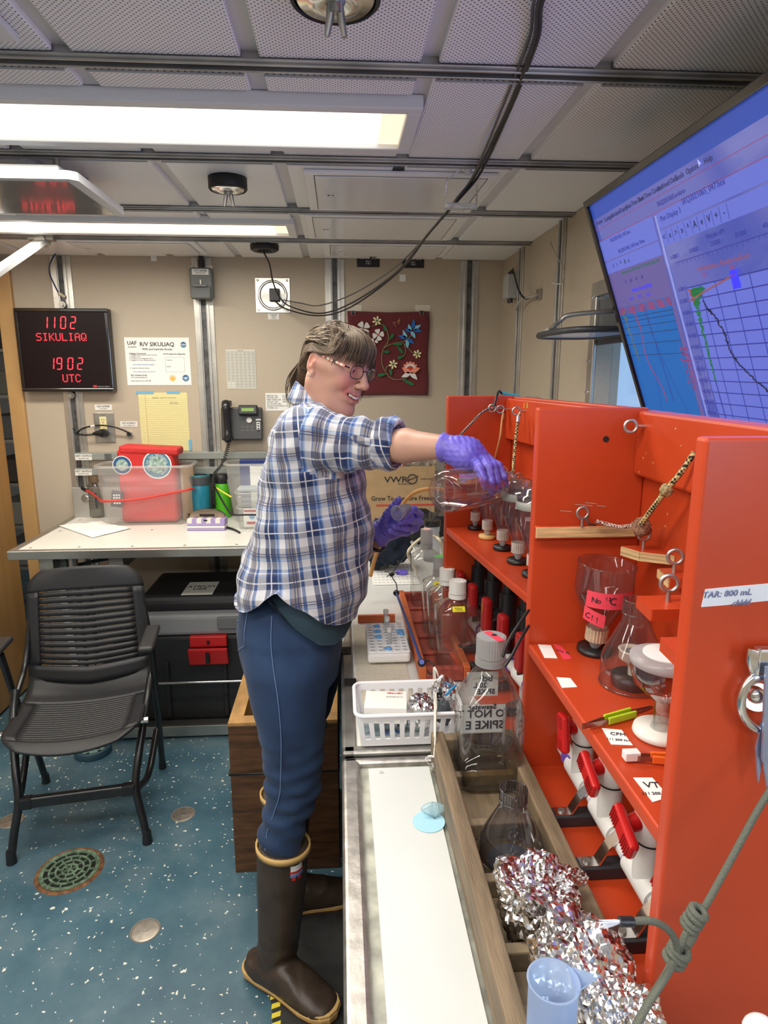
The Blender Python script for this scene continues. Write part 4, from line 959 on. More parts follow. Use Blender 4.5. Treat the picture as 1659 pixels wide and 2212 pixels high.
# big wheeled tool chest
tc = thing('tool_chest', 'grey and black tool chest with a red latch on the low shelf under the bench', 'tool chest', (-.52, 3.04, .045))
TB = mat('chest_black', (.018, .018, .02), .45, bump=.2, bscale=400); TG = mat('chest_grey', (.24, .25, .26), .5)
MB().lohi((-.40, -.22, 0), (.44, .22, .42)).obj('body', TB, tc, bevel=.02, seg=3)
MB().lohi((-.41, -.23, .42), (.45, .23, .52)).obj('lid', TG, tc, bevel=.02, seg=3)
MB().lohi((-.40, -.19, .52), (.44, .22, .59)).obj('lid_top', TB, tc, bevel=.03, seg=3)
rb_ = MB()
for x in (-.28, -.02, .16, .34): rb_.lohi((x-.012, -.232, .02), (x+.012, -.215, .30))
rb_.obj('rib', TB, tc, bevel=.006)
MB().lohi((-.04, -.245, .455), (.06, -.228, .51)).lohi((.09, -.238, .46), (.40, -.228, .50)).obj('lid_recess', mat('chest_grey_dark', (.14, .145, .15), .5), tc, bevel=.004)
REDP = mat('red_plastic', (.50, .015, .015), .35)
lt = MB().lohi((-.165, -.25, .372), (.0, -.222, .425)).box((-.082, -.263, .335), (.175, .016, .085), (math.radians(14), 0, 0)).obj('latch', REDP, tc, bevel=.006)
MB().lohi((-.09, -.285, .31), (-.075, -.262, .36)).lohi((-.088, -.256, .39), (-.076, -.248, .405)).obj('latch_slot', BLACKM, lt)
for (x0, x1, s) in ((-.21, -.07, 'ATRIUM\nLIER'), (.16, .40, 'MISC\nPUMPS + FITTINGS\nJ. P. WS')):
 o = MB().lohi((x0, -.16, .591), (x1, .02, .5935)).obj('paper_label', mat('grey_paper', (.64, .63, .56), .8), tc)
 text(s, .035, INK, o, ((x0+x1)/2, -.07, .5942), (1, 0, 0), (0, 1, 0), world=False)
tote = thing('black_tote', 'black plastic tub on the low shelf behind the chair, left of the tool chest', 'tub', (-1.01, 3.05, .045))
MB().box((0, 0, .15), (.16, .36, .30), taper=1.08).obj('body', mat('dark_teal_plastic', (.03, .045, .045), .4), tote, bevel=.02, seg=3)
MB().lohi((-.09, -.2, .28), (.09, .2, .31)).obj('rim', BLACKP, tote, bevel=.008)
MB().tube(smooth_path([(-.07, -.21, .02), (-.02, -.24, .12), (.06, -.21, .22)]), .006).obj('handle', CABLE, tote)
fs = thing('leaning_stand', 'white and steel folding stand leaning under the left end of the bench', 'stand', (-1.28, 3.0, 0))
MB().box((0, 0, .35), (.03, .03, .7), (0, math.radians(-3), 0)).obj('leg', WHITEPAINT, fs); MB().box((.02, .03, .5), (.10, .08, .10)).obj('motor', mat('beige_metal', (.4, .35, .25), .5), fs, bevel=.01)
MB().cyl((-.01, -.06, .82), (-.01, -.09, .82), .022).obj('red_knob', REDP, fs)
MB().box((.0, 0, .79), (.06, .12, .07)).obj('clamp', STEEL_D, fs, bevel=.005); MB().cyl((.02, 0, .7), (.02, 0, .77), .012).obj('post', STEEL_D, fs)
# ---- counter along the right wall: far worktop unit and near trough unit
fu = thing('side_counter', 'long steel rimmed counter with a pale top running beside the person to the back wall', 'counter', (.41, 2.26, 0))
x0, x1 = -.415, .41; ya, yb = -1.125, .78
rimz = BZ+.006
b = MB()
b.lohi((x0, ya, BZ-.05), (x0+.03, yb, rimz)).lohi((x0, ya, BZ-.05), (x1, ya+.028, rimz)).lohi((x1-.02, ya, BZ-.05), (x1, 1.12, rimz))
b.obj('steel_rim', STEEL_D, fu, bevel=.007, seg=3)
MB().lohi((x0+.03, ya+.028, BZ-.03), (x1-.02, 1.12, BZ)).obj('worktop', mat('pale_counter_top', (.66, .68, .66), .22, var=.05, vscale=5), fu)
MB().lohi((x0+.03, ya+.05, .12), (x1-.02, 1.1, BZ-.04)).obj('cabinet_body', mat('dark_cabinet', (.06, .06, .065), .5), fu)
for k in range(3): MB().lohi((x0+.022, ya+.06+k*.6, .15), (x0+.03, ya+.62+k*.6, BZ-.06)).obj('cabinet_door', mat('dark_door', (.085, .085, .09), .45), fu, bevel=.002)
MB().lohi((x0+.06, ya+.08, 0), (x1-.02, 1.1, .12)).obj('plinth', BLACKM, fu)
nu = thing('sink_counter', 'near steel trough counter holding the white cutting board and wooden crate', 'counter', (.41, .45, 0))
ya, yb = -1.2, .672
b = MB()
b.lohi((x0, ya, BZ-.05), (x0+.034, yb, rimz)).lohi((x0, yb-.02, BZ-.05), (x1, yb, rimz)).lohi((x1-.02, ya, BZ-.05), (x1, yb, rimz))
b.obj('steel_rim', mat('scratched_steel', (.46, .44, .41), .42, 1, var=.25, vscale=40, bump=.2, bscale=120), nu, bevel=.008, seg=3)
MB().lohi((x0+.034, ya, BZ-.025), (x1-.02, yb-.02, BZ-.006)).obj('trough_bed', mat('stained_grey_bed', (.36, .36, .30), .5, var=.35, vscale=30), nu)
MB().lohi((x0+.03, ya, .12), (x1-.02, yb-.03, BZ-.04)).obj('cabinet_body', MATS['dark_cabinet'], nu); MB().lohi((x0+.06, ya, 0), (x1-.02, yb-.05, .12)).obj('plinth', BLACKM, nu)
for k in range(2): MB().lohi((x0+.022, ya+.06+k*.8, .15), (x0+.03, ya+.82+k*.8, BZ-.06)).obj('cabinet_door', MATS['dark_door'], nu, bevel=.002)
BOARD = mat('cutting_board_white', (.60, .62, .60), .38, var=.05, vscale=3.5, bump=.05, bscale=120)
cbd = thing('cutting_board', 'long white plastic board lying in the near steel trough', 'board', (.0, 0, BZ))
# polygon in plan from its corners
cp_ = [(.044, 1.085), (.044, .30), (.157, .30), (.157, 1.085)]
MB().prism(cp_, -.006, .004).obj('board', BOARD, cbd, bevel=.0015)
sc = MB().cyl(AZ(824, 1670, BZ+.004)-Vector((0, 0, BZ)), AZ(824, 1670, BZ+.005)-Vector((0, 0, BZ)), .004, n=10); sc.obj('screw', STEEL_D, cbd)
# absorbent mat, tape tabs
pts = [(.03, 1.80), (.158, 1.80), (.158, 1.268), (.21, 1.268), (.21, 1.162), (.032, 1.162)]
m_ = mat('embossed_tissue', (.62, .57, .46), .9, bump=1.0, bscale=330, var=.08, vscale=160)
am = MB().prism(pts, 0, .0025).obj('absorbent_mat', m_); am.location = (0, 0, BZ+.0065-.0065); tag(am, 'beige embossed absorbent sheet on the counter under the tube rack and white basket', 'mat')
for (a, b_, c_, d_), l in (((738, 1397, 758, 1412), 'black tape tab on the counter edge beside the tube rack'), ((744, 1465, 769, 1480), 'black tape tab on the counter edge beside the white basket')):
 p, q = AZ(a, d_, BZ+.008), AZ(c_, b_, BZ+.008); o = MB().lohi((-.5, -.5, 0), (.5, .5, .001)).obj('tape_tab', BLACKM)
 o.scale = (abs(q.x-p.x), abs(q.y-p.y), 1); o.location = ((p.x+q.x)/2, (p.y+q.y)/2, BZ+.0072); tag(o, l, 'tape')
# ================================================================ FLOOR THINGS
def floor_disc(px, py, label):
 p = AZ(px, py, 0); t = thing('floor_plate', label, 'floor plate', p)
 MB().lathe([(0, .002), (.036, .002), (.042, .001), (.043, 0)], 32).obj('disc', mat('floor_disc_metal', (.42, .38, .33), .4, .8, var=.2, vscale=40), t)
 MB().cyl((0, 0, .002), (0, 0, .0035), .007, n=12).obj('centre_screw', STEEL_D, t)
 MB().torus((0, 0, .001), .042, .0012, n=32, k=5).obj('seam', mat('rust_seam', (.30, .24, .17), .8), t)
floor_disc(396, 1759, 'round metal floor plate right of the chair legs, level with the crate'); floor_disc(314, 2010, 'pale round metal floor plate nearest the camera'); floor_disc(25, 1773, 'round metal floor plate behind the front left chair leg')
p = AZ(151, 1880, 0); dr = thing('floor_drain', 'round green corroded drain grate in the floor in front of the chair', 'drain', p)
VERD = mat('verdigris', (.17, .26, .17), .6, .3, var=.5, vscale=60, bump=.6, bscale=200)
RUST = mat('rust', (.19, .085, .035), .8, var=.5, vscale=50, bump=.5, bscale=150)
R0 = .10
MB().lathe([(R0*.93, .0), (R0*.93, .004), (R0, .005), (R0*1.05, .002), (R0*1.07, 0)], 48).obj('outer_ring', RUST, dr)
MB().cyl((0, 0, .0002), (0, 0, .001), R0*.93, n=40).obj('drain_well', mat('drain_dark', (.012, .014, .012), .5), dr)
def arcbar(mb, r0, r1, a0, a1, z0=.001, z1=.005, n=5):
 pts = [(math.cos(a0+(a1-a0)*i/n)*r1, math.sin(a0+(a1-a0)*i/n)*r1) for i in range(n+1)]+[(math.cos(a1-(a1-a0)*i/n)*r0, math.sin(a1-(a1-a0)*i/n)*r0) for i in range(n+1)]
 mb.prism(pts, z0, z1)
for k, (r0, r1, nn) in enumerate(((.80, .93, 1), (.60, .66, 1), (.40, .46, 1), (.20, .27, 1), (.0, .07, 1))):
 g = MB()
 if r0 < .05: g.cyl((0, 0, .001), (0, 0, .005), .08*R0, n=14)
 else:
  for i in range(24): arcbar(g, r0*R0, r1*R0, 2*math.pi*i/24, 2*math.pi*(i+1)/24, n=2)
 g.obj('grate_ring', VERD, dr)
for k, (r0, r1, nn) in enumerate(((.66, .81, 12), (.46, .61, 12), (.27, .41, 8), (.07, .21, 6))):
 for i in range(nn):
  a = 2*math.pi*(i+.5*(k % 2))/nn; g = MB(); w_ = .035*R0
  g.box((math.cos(a)*(r0+r1)/2*R0, math.sin(a)*(r0+r1)/2*R0, .003), ((r1-r0)*R0, w_*1.3, .004), Euler((0, 0, a)).to_matrix()); g.obj('grate_bar', VERD, dr)
cm = thing('deck_coaming', 'rusty round raised deck ring with a small drain inside, under the bench', 'drain', AZ(202, 1625, 0))
MB().lathe([(.062, 0), (.062, .030), (.072, .032), (.076, .028), (.076, 0)], 36).obj('ring_wall', [mat('blue_ring', (.035, .09, .13), .4)], cm)
MB().lathe([(.0615, .001), (.0615, .030)], 36).obj('rusty_inside', RUST, cm)
MB().cyl((0, 0, .001), (0, 0, .006), .045, n=24).obj('inner_grate', mat('light_verdigris', (.2, .36, .32), .6), cm)
g = MB()
for i in range(6): g.cyl((math.cos(i)*.026, math.sin(i)*.026, .006), (math.cos(i)*.026, math.sin(i)*.026, .0068), .008, n=10)
g.obj('drain_hole', BLACKM, cm)
mt = MB().prism([(-.285, 1.85), (-.262, 1.70), (-.195, 1.40), (-.15, .9), (.0, .9), (.0, 1.85)], 0, .008).obj('floor_mat', mat('black_rubber_floor', (.022, .023, .023), .55, bump=.5, bscale=300, var=.3, vscale=20))
mt.location = (0, 0, .0015); tag(mt, 'black rubber anti-fatigue mat on the floor along the counter', 'mat')
HZ = mat('hazard_yellow', (.75, .62, .05), .5)
for k in range(34):
 y = 1.82-k*.026; x = float(np.interp(y, [.9, 1.4, 1.7, 1.85], [-.15, -.195, -.262, -.285]))+.010
 o = MB().prism([(x-.012, y), (x+.010, y+.007), (x+.010, y+.021), (x-.012, y+.014)], .008, .0088).obj('hazard_stripe', HZ, mt)
# ---- wooden chest on the floor
WD = mat('dark_crate_wood', (.095, .042, .016), .5, bump=.3, bscale=30, var=.45, vscale=9, stretch=(1, 1, 6))
WL = mat('light_crate_wood', (.38, .21, .07), .55, bump=.3, bscale=40, var=.25, vscale=12, stretch=(3, 1, 1))
wc = thing('wooden_chest', 'open weathered wooden chest with a black band on the floor behind the person', 'chest', (0, 0, 0))
cx0, cx1, cy0, cy1, cz = -.365, .0-.04, 1.90, 2.33, .535
cx1 = -.02
for (a, b_, nm) in (((cx0, cy0, .0), (cx1, cy0+.02, .36), 'front_board'), ((cx0, cy0, .365), (cx1, cy0+.02, .532), 'front_board'), ((cx0, cy0+.02, 0), (cx0+.02, cy1, .36), 'side_board'), ((cx0, cy0+.02, .365), (cx0+.02, cy1, .532), 'side_board'),
     ((cx1-.02, cy0+.02, 0), (cx1, cy1, .532), 'side_board'), ((cx0+.02, cy1-.02, 0), (cx1-.02, cy1, .532), 'back_board'), ((cx0+.02, cy0+.02, .01), (cx1-.02, cy1-.02, .03), 'floor_board')):
 MB().lohi(a, b_).obj(nm, WD, wc, bevel=.002)
for (a, b_) in (((cx0, cy0, .532), (cx1, cy0+.045, .545)), ((cx0, cy0+.045, .532), (cx0+.045, cy1, .545)), ((cx1-.045, cy0+.045, .532), (cx1, cy1, .545)), ((cx0+.045, cy1-.045, .532), (cx1-.045, cy1, .545))):
 MB().lohi(a, b_).obj('top_rail', WL, wc, bevel=.002)
MB().lohi((cx0+.021, cy1-.03, .1), (cx1-.021, cy1-.021, .53)).lohi((cx0+.021, cy0+.021, .1), (cx0+.028, cy1-.03, .53)).obj('inner_lining', mat('pale_ply', (.6, .38, .12), .5, var=.1), wc)
MB().tube([(cx0-.003, cy0-.003, .365), (cx1+.002, cy0-.003, .365), (cx1+.002, cy1+.002, .365), (cx0-.003, cy1+.002, .365)], .004, 6, closed=True).obj('black_band', BLACKP, wc)
MB().tube([(cx1-.1, cy1-.1, .06), (cx1-.03, cy1-.07, .60)], .009).obj('tool_handle', BLACKP, wc)
# ================================================================ CHAIR
chair = thing('stacking_chair', 'black slatted plastic armchair on bent tube legs in front of the bench', 'chair', (-.945, 2.235, 0), math.radians(9))
CP = mat('chair_plastic', (.022, .022, .024), .42, bump=.25, bscale=700); CM = mat('chair_metal', (.012, .012, .013), .3, spec=.6, var=.3, vscale=30)
def shell(S_, vs, us, name, parent, th=.007, m=CP):
 """patch of a curved shell: vs, us parameter lists"""
 mb = MB(); nv, nu_ = len(vs), len(us)
 mb.add([S_(u, v) for v in vs for u in us], [(j*nu_+i, j*nu_+i+1, (j+1)*nu_+i+1, (j+1)*nu_+i) for j in range(nv-1) for i in range(nu_-1)], smooth=True)
 o = mb.obj(name, m, parent); md = o.modifiers.new('t', 'SOLIDIFY'); md.thickness = th; md.offset = 0; return o
def lin(a, b, n): return [a+(b-a)*i/n for i in range(n+1)]
def SB(u, v):
 v2 = v
 if v > .8: hw = (.225-.02*.8)*(1-.28*((v-.8)/.2)**2.4)
 else: hw = .225-.02*v
 z = .475+v*.415 + (.018*(1-u*u) if v > .8 else .018*(1-u*u)*v/.8)
 return Vector((u*hw, .20+.05*v-.035*(1-u*u), z-.02*(1-v)*(1-abs(u))))
back = shell(SB, lin(.80, 1, 8), lin(-1, 1, 18), 'backrest', chair, .010)
shell(SB, lin(0, .14, 3), lin(-1, 1, 14), 'backrest_bottom', chair, .010)
for s in (-1, 1): shell(SB, lin(.14, .80, 12), lin(s*.80, s*1.0, 3), 'backrest_side', chair, .010)
n = 12
for k in range(n):
 a = .14+(.66)*k/n; b_ = a+.66/n*.86
 if k == 0: a += .012
 shell(SB, lin(a, b_, 2), lin(-.81, .81, 14), 'slat', chair, .0035)
def SS(u, v):   # seat: u across, v from front (0) to back (1)
 hw = .222*(1-.30*max(0, (.25-v)/.25)**2.2) if v < .25 else .222
 y = -.235+v*.43 - .02*(1-u*u)*(1-v)
 z = .440 - .012*(1-u*u) + .016*u*u*(.4) - .022*max(0, (.2-v)/.2)**2 + .045*max(0, (v-.82)/.18)**2 - .01*math.sin(v*3.1)
 return Vector((u*hw, y, z))
shell(SS, lin(0, .13, 6), lin(-1, 1, 18), 'seat', chair, .009); shell(SS, lin(.72, 1, 8), lin(-1, 1, 18), 'seat_back', chair, .009)
for s in (-1, 1): shell(SS, lin(.13, .72, 10), lin(s*.78, s, 3), 'seat_side', chair, .009)
n = 17
for k in range(n):
 a = .13+.59*k/n; b_ = a+.59/n*.86
 shell(SS, lin(a, b_, 1), lin(-.79, .79, 14), 'seat_slat', chair, .006)
for s in (-1, 1):
 MB().tube(smooth_path([(s*.218, -.205, .02), (s*.205, -.19, .10), (s*.188, -.165, .20), (s*.20, -.12, .30), (s*.222, -.02, .43), (s*.232, .06, .50)], 6), [.0135]*31, 12).obj('leg', CM, chair)
 MB().cyl((s*.218, -.206, 0), (s*.218, -.205, .045), .0175, .0145).obj('foot_cap', BLACKP, chair)
 MB().tube(smooth_path([(s*.225, .25, .02), (s*.232, .19, .2), (s*.243, .09, .45), (s*.25, .02, .66)], 6), .0125, 12).obj('leg', CM, chair)
 MB().cyl((s*.225, .252, 0), (s*.225, .25, .04), .016, .0135).obj('foot_cap', BLACKP, chair)
 MB().tube(smooth_path([(s*.232, .05, .47), (s*.225, .19, .56), (s*.200, .240, .76)], 5), .011, 10).obj('back_upright', CM, chair)
 MB().box((s*.252, -.02, .69), (.052, .24, .022), (math.radians(-2), 0, 0)).obj('armrest', CP, chair, bevel=.01, seg=3)
 MB().cyl((s*.212, -.10, .415), (s*.238, -.10, .415), .012).obj('hinge_pin', CHROME, chair)
 MB().tube(smooth_path([(s*.192, -.165, .19), (s*.215, -.05, .17), (s*.232, .12, .25)]), .0125, 10).obj('side_brace', CM, chair)
MB().box((0, -.168, .195), (.37, .026, .040)).obj('cross_bar', CM, chair, bevel=.008, seg=3)
for s in (-1, 1): MB().box((s*.165, -.168, .195), (.045, .029, .043)).obj('bar_collar', BLACKP, chair, bevel=.006)
# ================================================================ THINGS ON THE BACK BENCH
def stand(cx, ybot, z, wpx):
 p = AZ(cx, ybot, z); dep = (p-_C).dot(_F); r = wpx/2*dep/F_PX
 h = Vector((p.x, p.y, 0)).normalized(); c = p+h*r; return Vector((c.x, c.y, z)), r
CLR = clear('clear_bottle', (.93, .93, .92), .12, .04, frost=.03)
FROST = clear('frosted_tub', (.97, .975, .97), .12, .22, frost=.22, fcol=(.92, .93, .92), edge=.45)
MILK = clear('milky_plastic', (.85, .88, .90), .12, .3, frost=.55, fcol=(.80, .83, .85), edge=.5)
c, r = stand(214, 1119, BZ, 36); h = AY(214, 1026, c.y).z-BZ
wbt = thing('water_bottle', 'clear wide-mouth drink bottle with a brown cap, left of the big clear tub', 'bottle', c)
MB().lathe([(0, 0), (r*.9, 0), (r, .008), (r, h*.70), (r*.96, h*.77), (r*.72, h*.84), (r*.7, h*.86)], 28).obj('body', clear('grey_bottle', (.72, .72, .68), .12, .05, frost=.06), wbt)
MB().cyl((0, 0, h*.84), (0, 0, h), r*.8, n=28).tube([(r*.8, 0, h*.9), (r*1.05, 0, h*.85), (r*.8, 0, h*.78)], .004).obj('cap', mat('brown_cap', (.13, .09, .05), .5), wbt)
g = MB()
for k in range(6): g.box((-.012, -r-.0002, .05+k*.018), (.012, .001, .0015))
g.box((-.005, -r-.0002, .10), (.0012, .001, .11)).box((.008, -r*.98, .09), (.012, .001, .08)); g.obj('printed_scale', mat('dark_print', (.05, .05, .06), .6), wbt)
def tub(name, label, loc, wx, dy, h, m, flare=1.22, rimw=.012, wall=.0022, group=None, cat='tub'):
 t = thing(name, label, cat, loc, group=group)
 def ring(wx, dy, z, rad, n=6):
  pts = []
  for (sx, sy, a0) in ((1, 1, 0), (-1, 1, 90), (-1, -1, 180), (1, -1, 270)):
   for i in range(n+1):
    a = math.radians(a0+90*i/n); pts.append(Vector((sx*(wx/2-rad)+math.cos(a)*rad, sy*(dy/2-rad)+math.sin(a)*rad, z)))
  return pts
 lv = [(0.9, 0, .02), (1, .012, .03), (flare*.93+.07*1, h*.72, .035), (flare*.96, h*.73, .035), (flare, h, .04)]
 rings = [ring(wx*f, dy*(1+(f-1)*.8), z, q) for f, z, q in lv]; n = len(rings[0]); mb = MB()
 vs = [v for r_ in rings for v in r_]
 mb.add(vs, [(i*n+j, i*n+(j+1) % n, (i+1)*n+(j+1) % n, (i+1)*n+j) for i in range(len(rings)-1) for j in range(n)], smooth=True)
 mb.add(rings[0], [tuple(range(n-1, -1, -1))])
 o = mb.obj('body', m, t, fix=True)
 top = ring(wx*flare+rimw, dy*(1+(flare-1)*.8)+rimw, h-.003, .045)
 MB().tube(top, rimw*.55, 6, closed=True).obj('rim', m, t)
 return t
p = AZ(320, 1131, BZ)
bin_y = 3.245
t1 = tub('clear_tub', 'large clear storage tub with red bags inside, strapped on the back bench', (AY(318, 1100, bin_y-.05).x, bin_y, BZ), .37, .17, AY(318, 1008, bin_y-.11).z-BZ, FROST, 1.19)
bx_ = t1.location.x; topz = AY(318, 1008, bin_y-.11).z
REDBAG = mat('red_bag_cloth', (.55, .02, .02), .55, bump=.5, bscale=60, var=.15, vscale=12)
rbag = thing('red_bag', 'red bag with round blue and white stickers standing in the large clear tub', 'bag', (bx_, bin_y, BZ+.006))
mb = MB(); mb.lohi((-.125, -.055, 0), (.145, .055, .36)); o = mb.obj('body', REDBAG, rbag, bevel=.02, seg=4)
mb = MB().lohi((-.13, -.06, .335), (.15, .06, .372)); o2 = mb.obj('folded_top', REDBAG, rbag, bevel=.012, seg=3)
o2.rotation_euler = (0, math.radians(3), 0)
def sticker(parent, c, R, cols, nm, txt=None, squash=1):
 o = MB().cyl((c[0], c[1], c[2]), (c[0], c[1]-.001, c[2]), R, n=32).obj(nm, cols[0], parent)
 MB().cyl((c[0], c[1]-.001, c[2]), (c[0], c[1]-.0014, c[2]), R*.92, n=32).obj('printed_ring', cols[1], o)
 MB().cyl((c[0], c[1]-.0014, c[2]), (c[0], c[1]-.0018, c[2]), R*.62, n=32).obj('printed_centre', cols[2], o)
 if squash != 1: o.scale = (squash, 1, 1)
 return o
SG = mat('sticker_green', (.30, .42, .38), .5, var=.6, vscale=70); SBL = mat('sticker_blue', (.07, .20, .30), .5)
sb_ = sticker(rbag, (.065, -.0565, .285), .068, [PAPER, SBL, SG], 'round_sticker')
for i, ch in enumerate('SALISH SEA RESEARCH CENTER'):
 if ch == ' ': continue
 a = math.radians(215-i*11.2); text(ch, .014, PAPER, sb_, (.065+math.cos(a)*.047, -.0587, .285+math.sin(a)*.047), (math.sin(a), 0, -math.cos(a)), (math.cos(a), 0, math.sin(a)), world=False)
sticker(rbag, (-.10, -.0565, .285), .045, [PAPER, NAVY, SG], 'round_sticker')
kb = thing('keyboard_pad', 'dark calculator pad seen through the left front of the clear tub', 'calculator', (bx_-.13, bin_y-.075, BZ+.13))
MB().box((0, 0, 0), (.055, .008, .08), (0, math.radians(8), 0)).obj('case', mat('dark_print', (.05, .05, .06), .6), kb, bevel=.002)
for r_ in range(4):
 for c_ in range(3): MB().box((-.012+c_*.012, -.005, -.02+r_*.013), (.008, .003, .008)).obj('key', PAPER, kb)
card = tag(MB().lohi((-.03, -.01, 0), (.035, .01, .27)).obj('cardboard_sheet', mat('cardboard', (.36, .24, .12), .8)), 'brown cardboard sheet with a yellow tab at the right end of the clear tub', 'cardboard'); card.location = (bx_+.185, bin_y+.02, BZ+.008)
# red bungee round the tub
bg_ = cable('red_bungee', 'red bungee cord hooked to the wall and stretched across the clear tub', [AY(180, 1056, 3.36), AY(198, 1065, 3.33), AY(214, 1078, 3.24), AY(226, 1083, 3.12), AY(300, 1078, 3.125), AY(360, 1067, 3.125), AY(405, 1058, 3.13), AY(417, 1056, 3.2), AY(424, 1060, 3.33)], .0055, mat('red_rubber', (.62, .04, .03), .4))
MB().tube([AY(176, 1054, 3.37), AY(186, 1059, 3.35)], .009).obj('hook_end', BLACKP, bg_, off=bg_.location)
# teal tumbler
c, r = stand(436, 1125, BZ, 40); h = AY(436, 1027, c.y).z-BZ
tm = thing('tumbler', 'teal travel tumbler with a grey collar in a black holder, right of the clear tub', 'tumbler', c)
TEAL = mat('teal_enamel', (.01, .19, .29), .35)
MB().lathe([(0, .0), (r*.92, 0), (r*.96, h*.2)], 28).obj('lower_body', mat('dark_teal_enamel', (.008, .09, .19), .35), tm); MB().lathe([(r*.97, h*.2), (r, h*.22), (r, h*.78), (r*.9, h*.82)], 28).obj('body', TEAL, tm)
MB().lathe([(r*1.02, h*.80), (r*1.14, h*.97), (r*1.14, h), (r*1.0, h), (r*.95, h*.9)], 28).obj('collar', mat('grey_collar', (.06, .07, .08), .5), tm)
MB().lathe([(r*1.0, h*.92), (r*1.0, h*1.0), (r*1.05, h*1.02), (r*.9, h*1.01)], 28).obj('lid', mat('teal_lid', (.02, .32, .38), .4), tm)
MB().lathe([(r*1.05, 0), (r*1.5, 0), (r*1.5, .035), (r*1.1, .035), (r*1.05, .0)], 28).obj('holder', BLACKP, tm)
MB().sphere((-r*.05, -r*.99, h*.17), (r*.34, .002, r*.34)).obj('round_badge', mat('cream_print', (.7, .6, .4), .6), tm)
# green bottle
c, r = stand(484, 1120, BZ, 33); h = AY(484, 1042, c.y).z-BZ
gb = thing('green_bottle', 'bright green drink bottle with a black cap, beside the teal tumbler', 'bottle', c)
MB().lathe([(0, 0), (r*.96, 0), (r, .006), (r, h*.9), (r*.8, h)], 28).obj('body', mat('green_enamel', (.07, .42, .01), .35), gb)
MB().lathe([(r*.82, h*.98), (r*.9, h*1.0), (r*.9, h*1.22), (r*.7, h*1.25), (0, h*1.25)], 28).obj('cap', BLACKP, gb)
# second tub, binder, papers, small boxes
t2y = 3.27
t2 = tub('clear_tub', 'second clear tub holding a blue binder, partly hidden by the person', (AY(575, 1090, t2y).x, t2y, BZ), .30, .15, AY(520, 1003, t2y-.09).z-BZ, FROST, 1.22)
bd = tag(MB().lohi((-.07, -.02, 0), (.10, .02, .29)).obj('binder', mat('navy_binder', (.015, .03, .16), .4), bevel=.003), 'navy blue binder standing in the second clear tub', 'binder'); bd.location = (AY(548, 1000, t2y).x, t2y+.02, BZ+.01)
MB().lohi((-.02, -.0225, .0), (.10, -.0205, .26)).obj('white_sheet', PAPER, bd)
c_ = AZ(537, 1146, BZ)
for nm, lab, z0, hh_, wd in (('small_clear_box', 'lower small clear box with coloured cards inside, beside the green bottle', 0, .105, .15), ('small_clear_box', 'upper small clear ribbed-lid box stacked on another beside the green bottle', .108, .07, .16)):
 tt = tub(nm, lab, (c_.x+.02, c_.y+.075, BZ+z0), wd*.92, .12, hh_, FROST, 1.08, .008, cat='box')
 if z0:
  l_ = MB()
  for k in range(4): l_.lohi((-.07, -.05+k*.025, hh_+.001), (.05, -.035+k*.025, hh_+.018))
  l_.obj('ribbed_lid', MILK, tt, bevel=.005)
cd_ = tag(MB().lohi((-.035, -.002, 0), (.035, .002, .085)).obj('printed_packet', PAPER), 'white packet with blue and red print inside the lower small clear box', 'packet'); cd_.location = (c_.x+.01, c_.y+.03, BZ+.012)
MB().cyl((.005, -.0025, .05), (.005, -.0032, .05), .014).obj('blue_print', mat('light_blue_print', (.15, .35, .6), .6), cd_)
MB().lohi((-.02, -.0032, .012), (.025, -.0022, .024)).lohi((-.032, -.0032, .07), (.032, -.0022, .08)).obj('red_print', MATS['red_print'], cd_)
cable('black_strap', 'black elastic cord hanging in a loop in front of the green bottle and clear boxes', [AY(463, 1050, 3.2), AY(478, 1078, 3.12), AY(495, 1105, 3.04), AY(506, 1112, 2.99), AY(530, 1112, 2.98), AY(565, 1112, 2.98)], .005, CABLE, cat='strap')
cable('yellow_strap', 'short yellow elastic cord crossing the green bottle', [AY(466, 1053, 3.2), AY(480, 1062, 3.15), AY(500, 1074, 3.12)], .004, mat('yellow_cord', (.75, .62, .05), .5), cat='strap')
# purple striped case
p = AZ(446, 1147, BZ); pc = thing('striped_case', 'purple and white striped half-round case in front of the teal tumbler', 'case', (p.x, p.y+.035, BZ), math.radians(-3))
PUR = mat('lilac', (.36, .28, .55), .5)
for k, (z0, z1, m) in enumerate(((0, .012, PUR), (.012, .024, mat('cream_white', (.75, .72, .66), .5)), (.024, .036, PUR))): MB().lohi((-.088, -.035, z0), (.088, .035, z1)).obj('band', m, pc, bevel=.004)
for k in range(8): MB().lohi((-.086+k*.0218, -.034, .036), (-.086+(k+1)*.0218, .034, .056)).obj('stripe', PUR if k % 2 else MATS['cream_white'], pc)
hp = [(math.cos(a)*.085, math.sin(a)*.045) for a in [math.pi*i/20 for i in range(21)]]
MB().prism(hp, -.012, .012, Matrix(((1, 0, 0, 0), (0, 0, 1, .01), (0, 1, 0, .054), (0, 0, 0, 1)))).obj('mirror_lid', mat('bronze_mirror', (.42, .33, .26), .2, 1), pc)
MB().lohi((-.035, -.004, .062), (.035, .0, .074)).lohi((-.008, -.036, .047), (.008, -.033, .054)).obj('slot', BLACKM, pc)
br = cable('marker_brush', 'small black brush lying right of the purple striped case', [AZ(489, 1139, BZ+.006), AZ(503, 1143, BZ+.006), AZ(512, 1147, BZ+.006), AZ(518, 1151, BZ+.004)], .005, BLACKP, cat='brush', k=3)
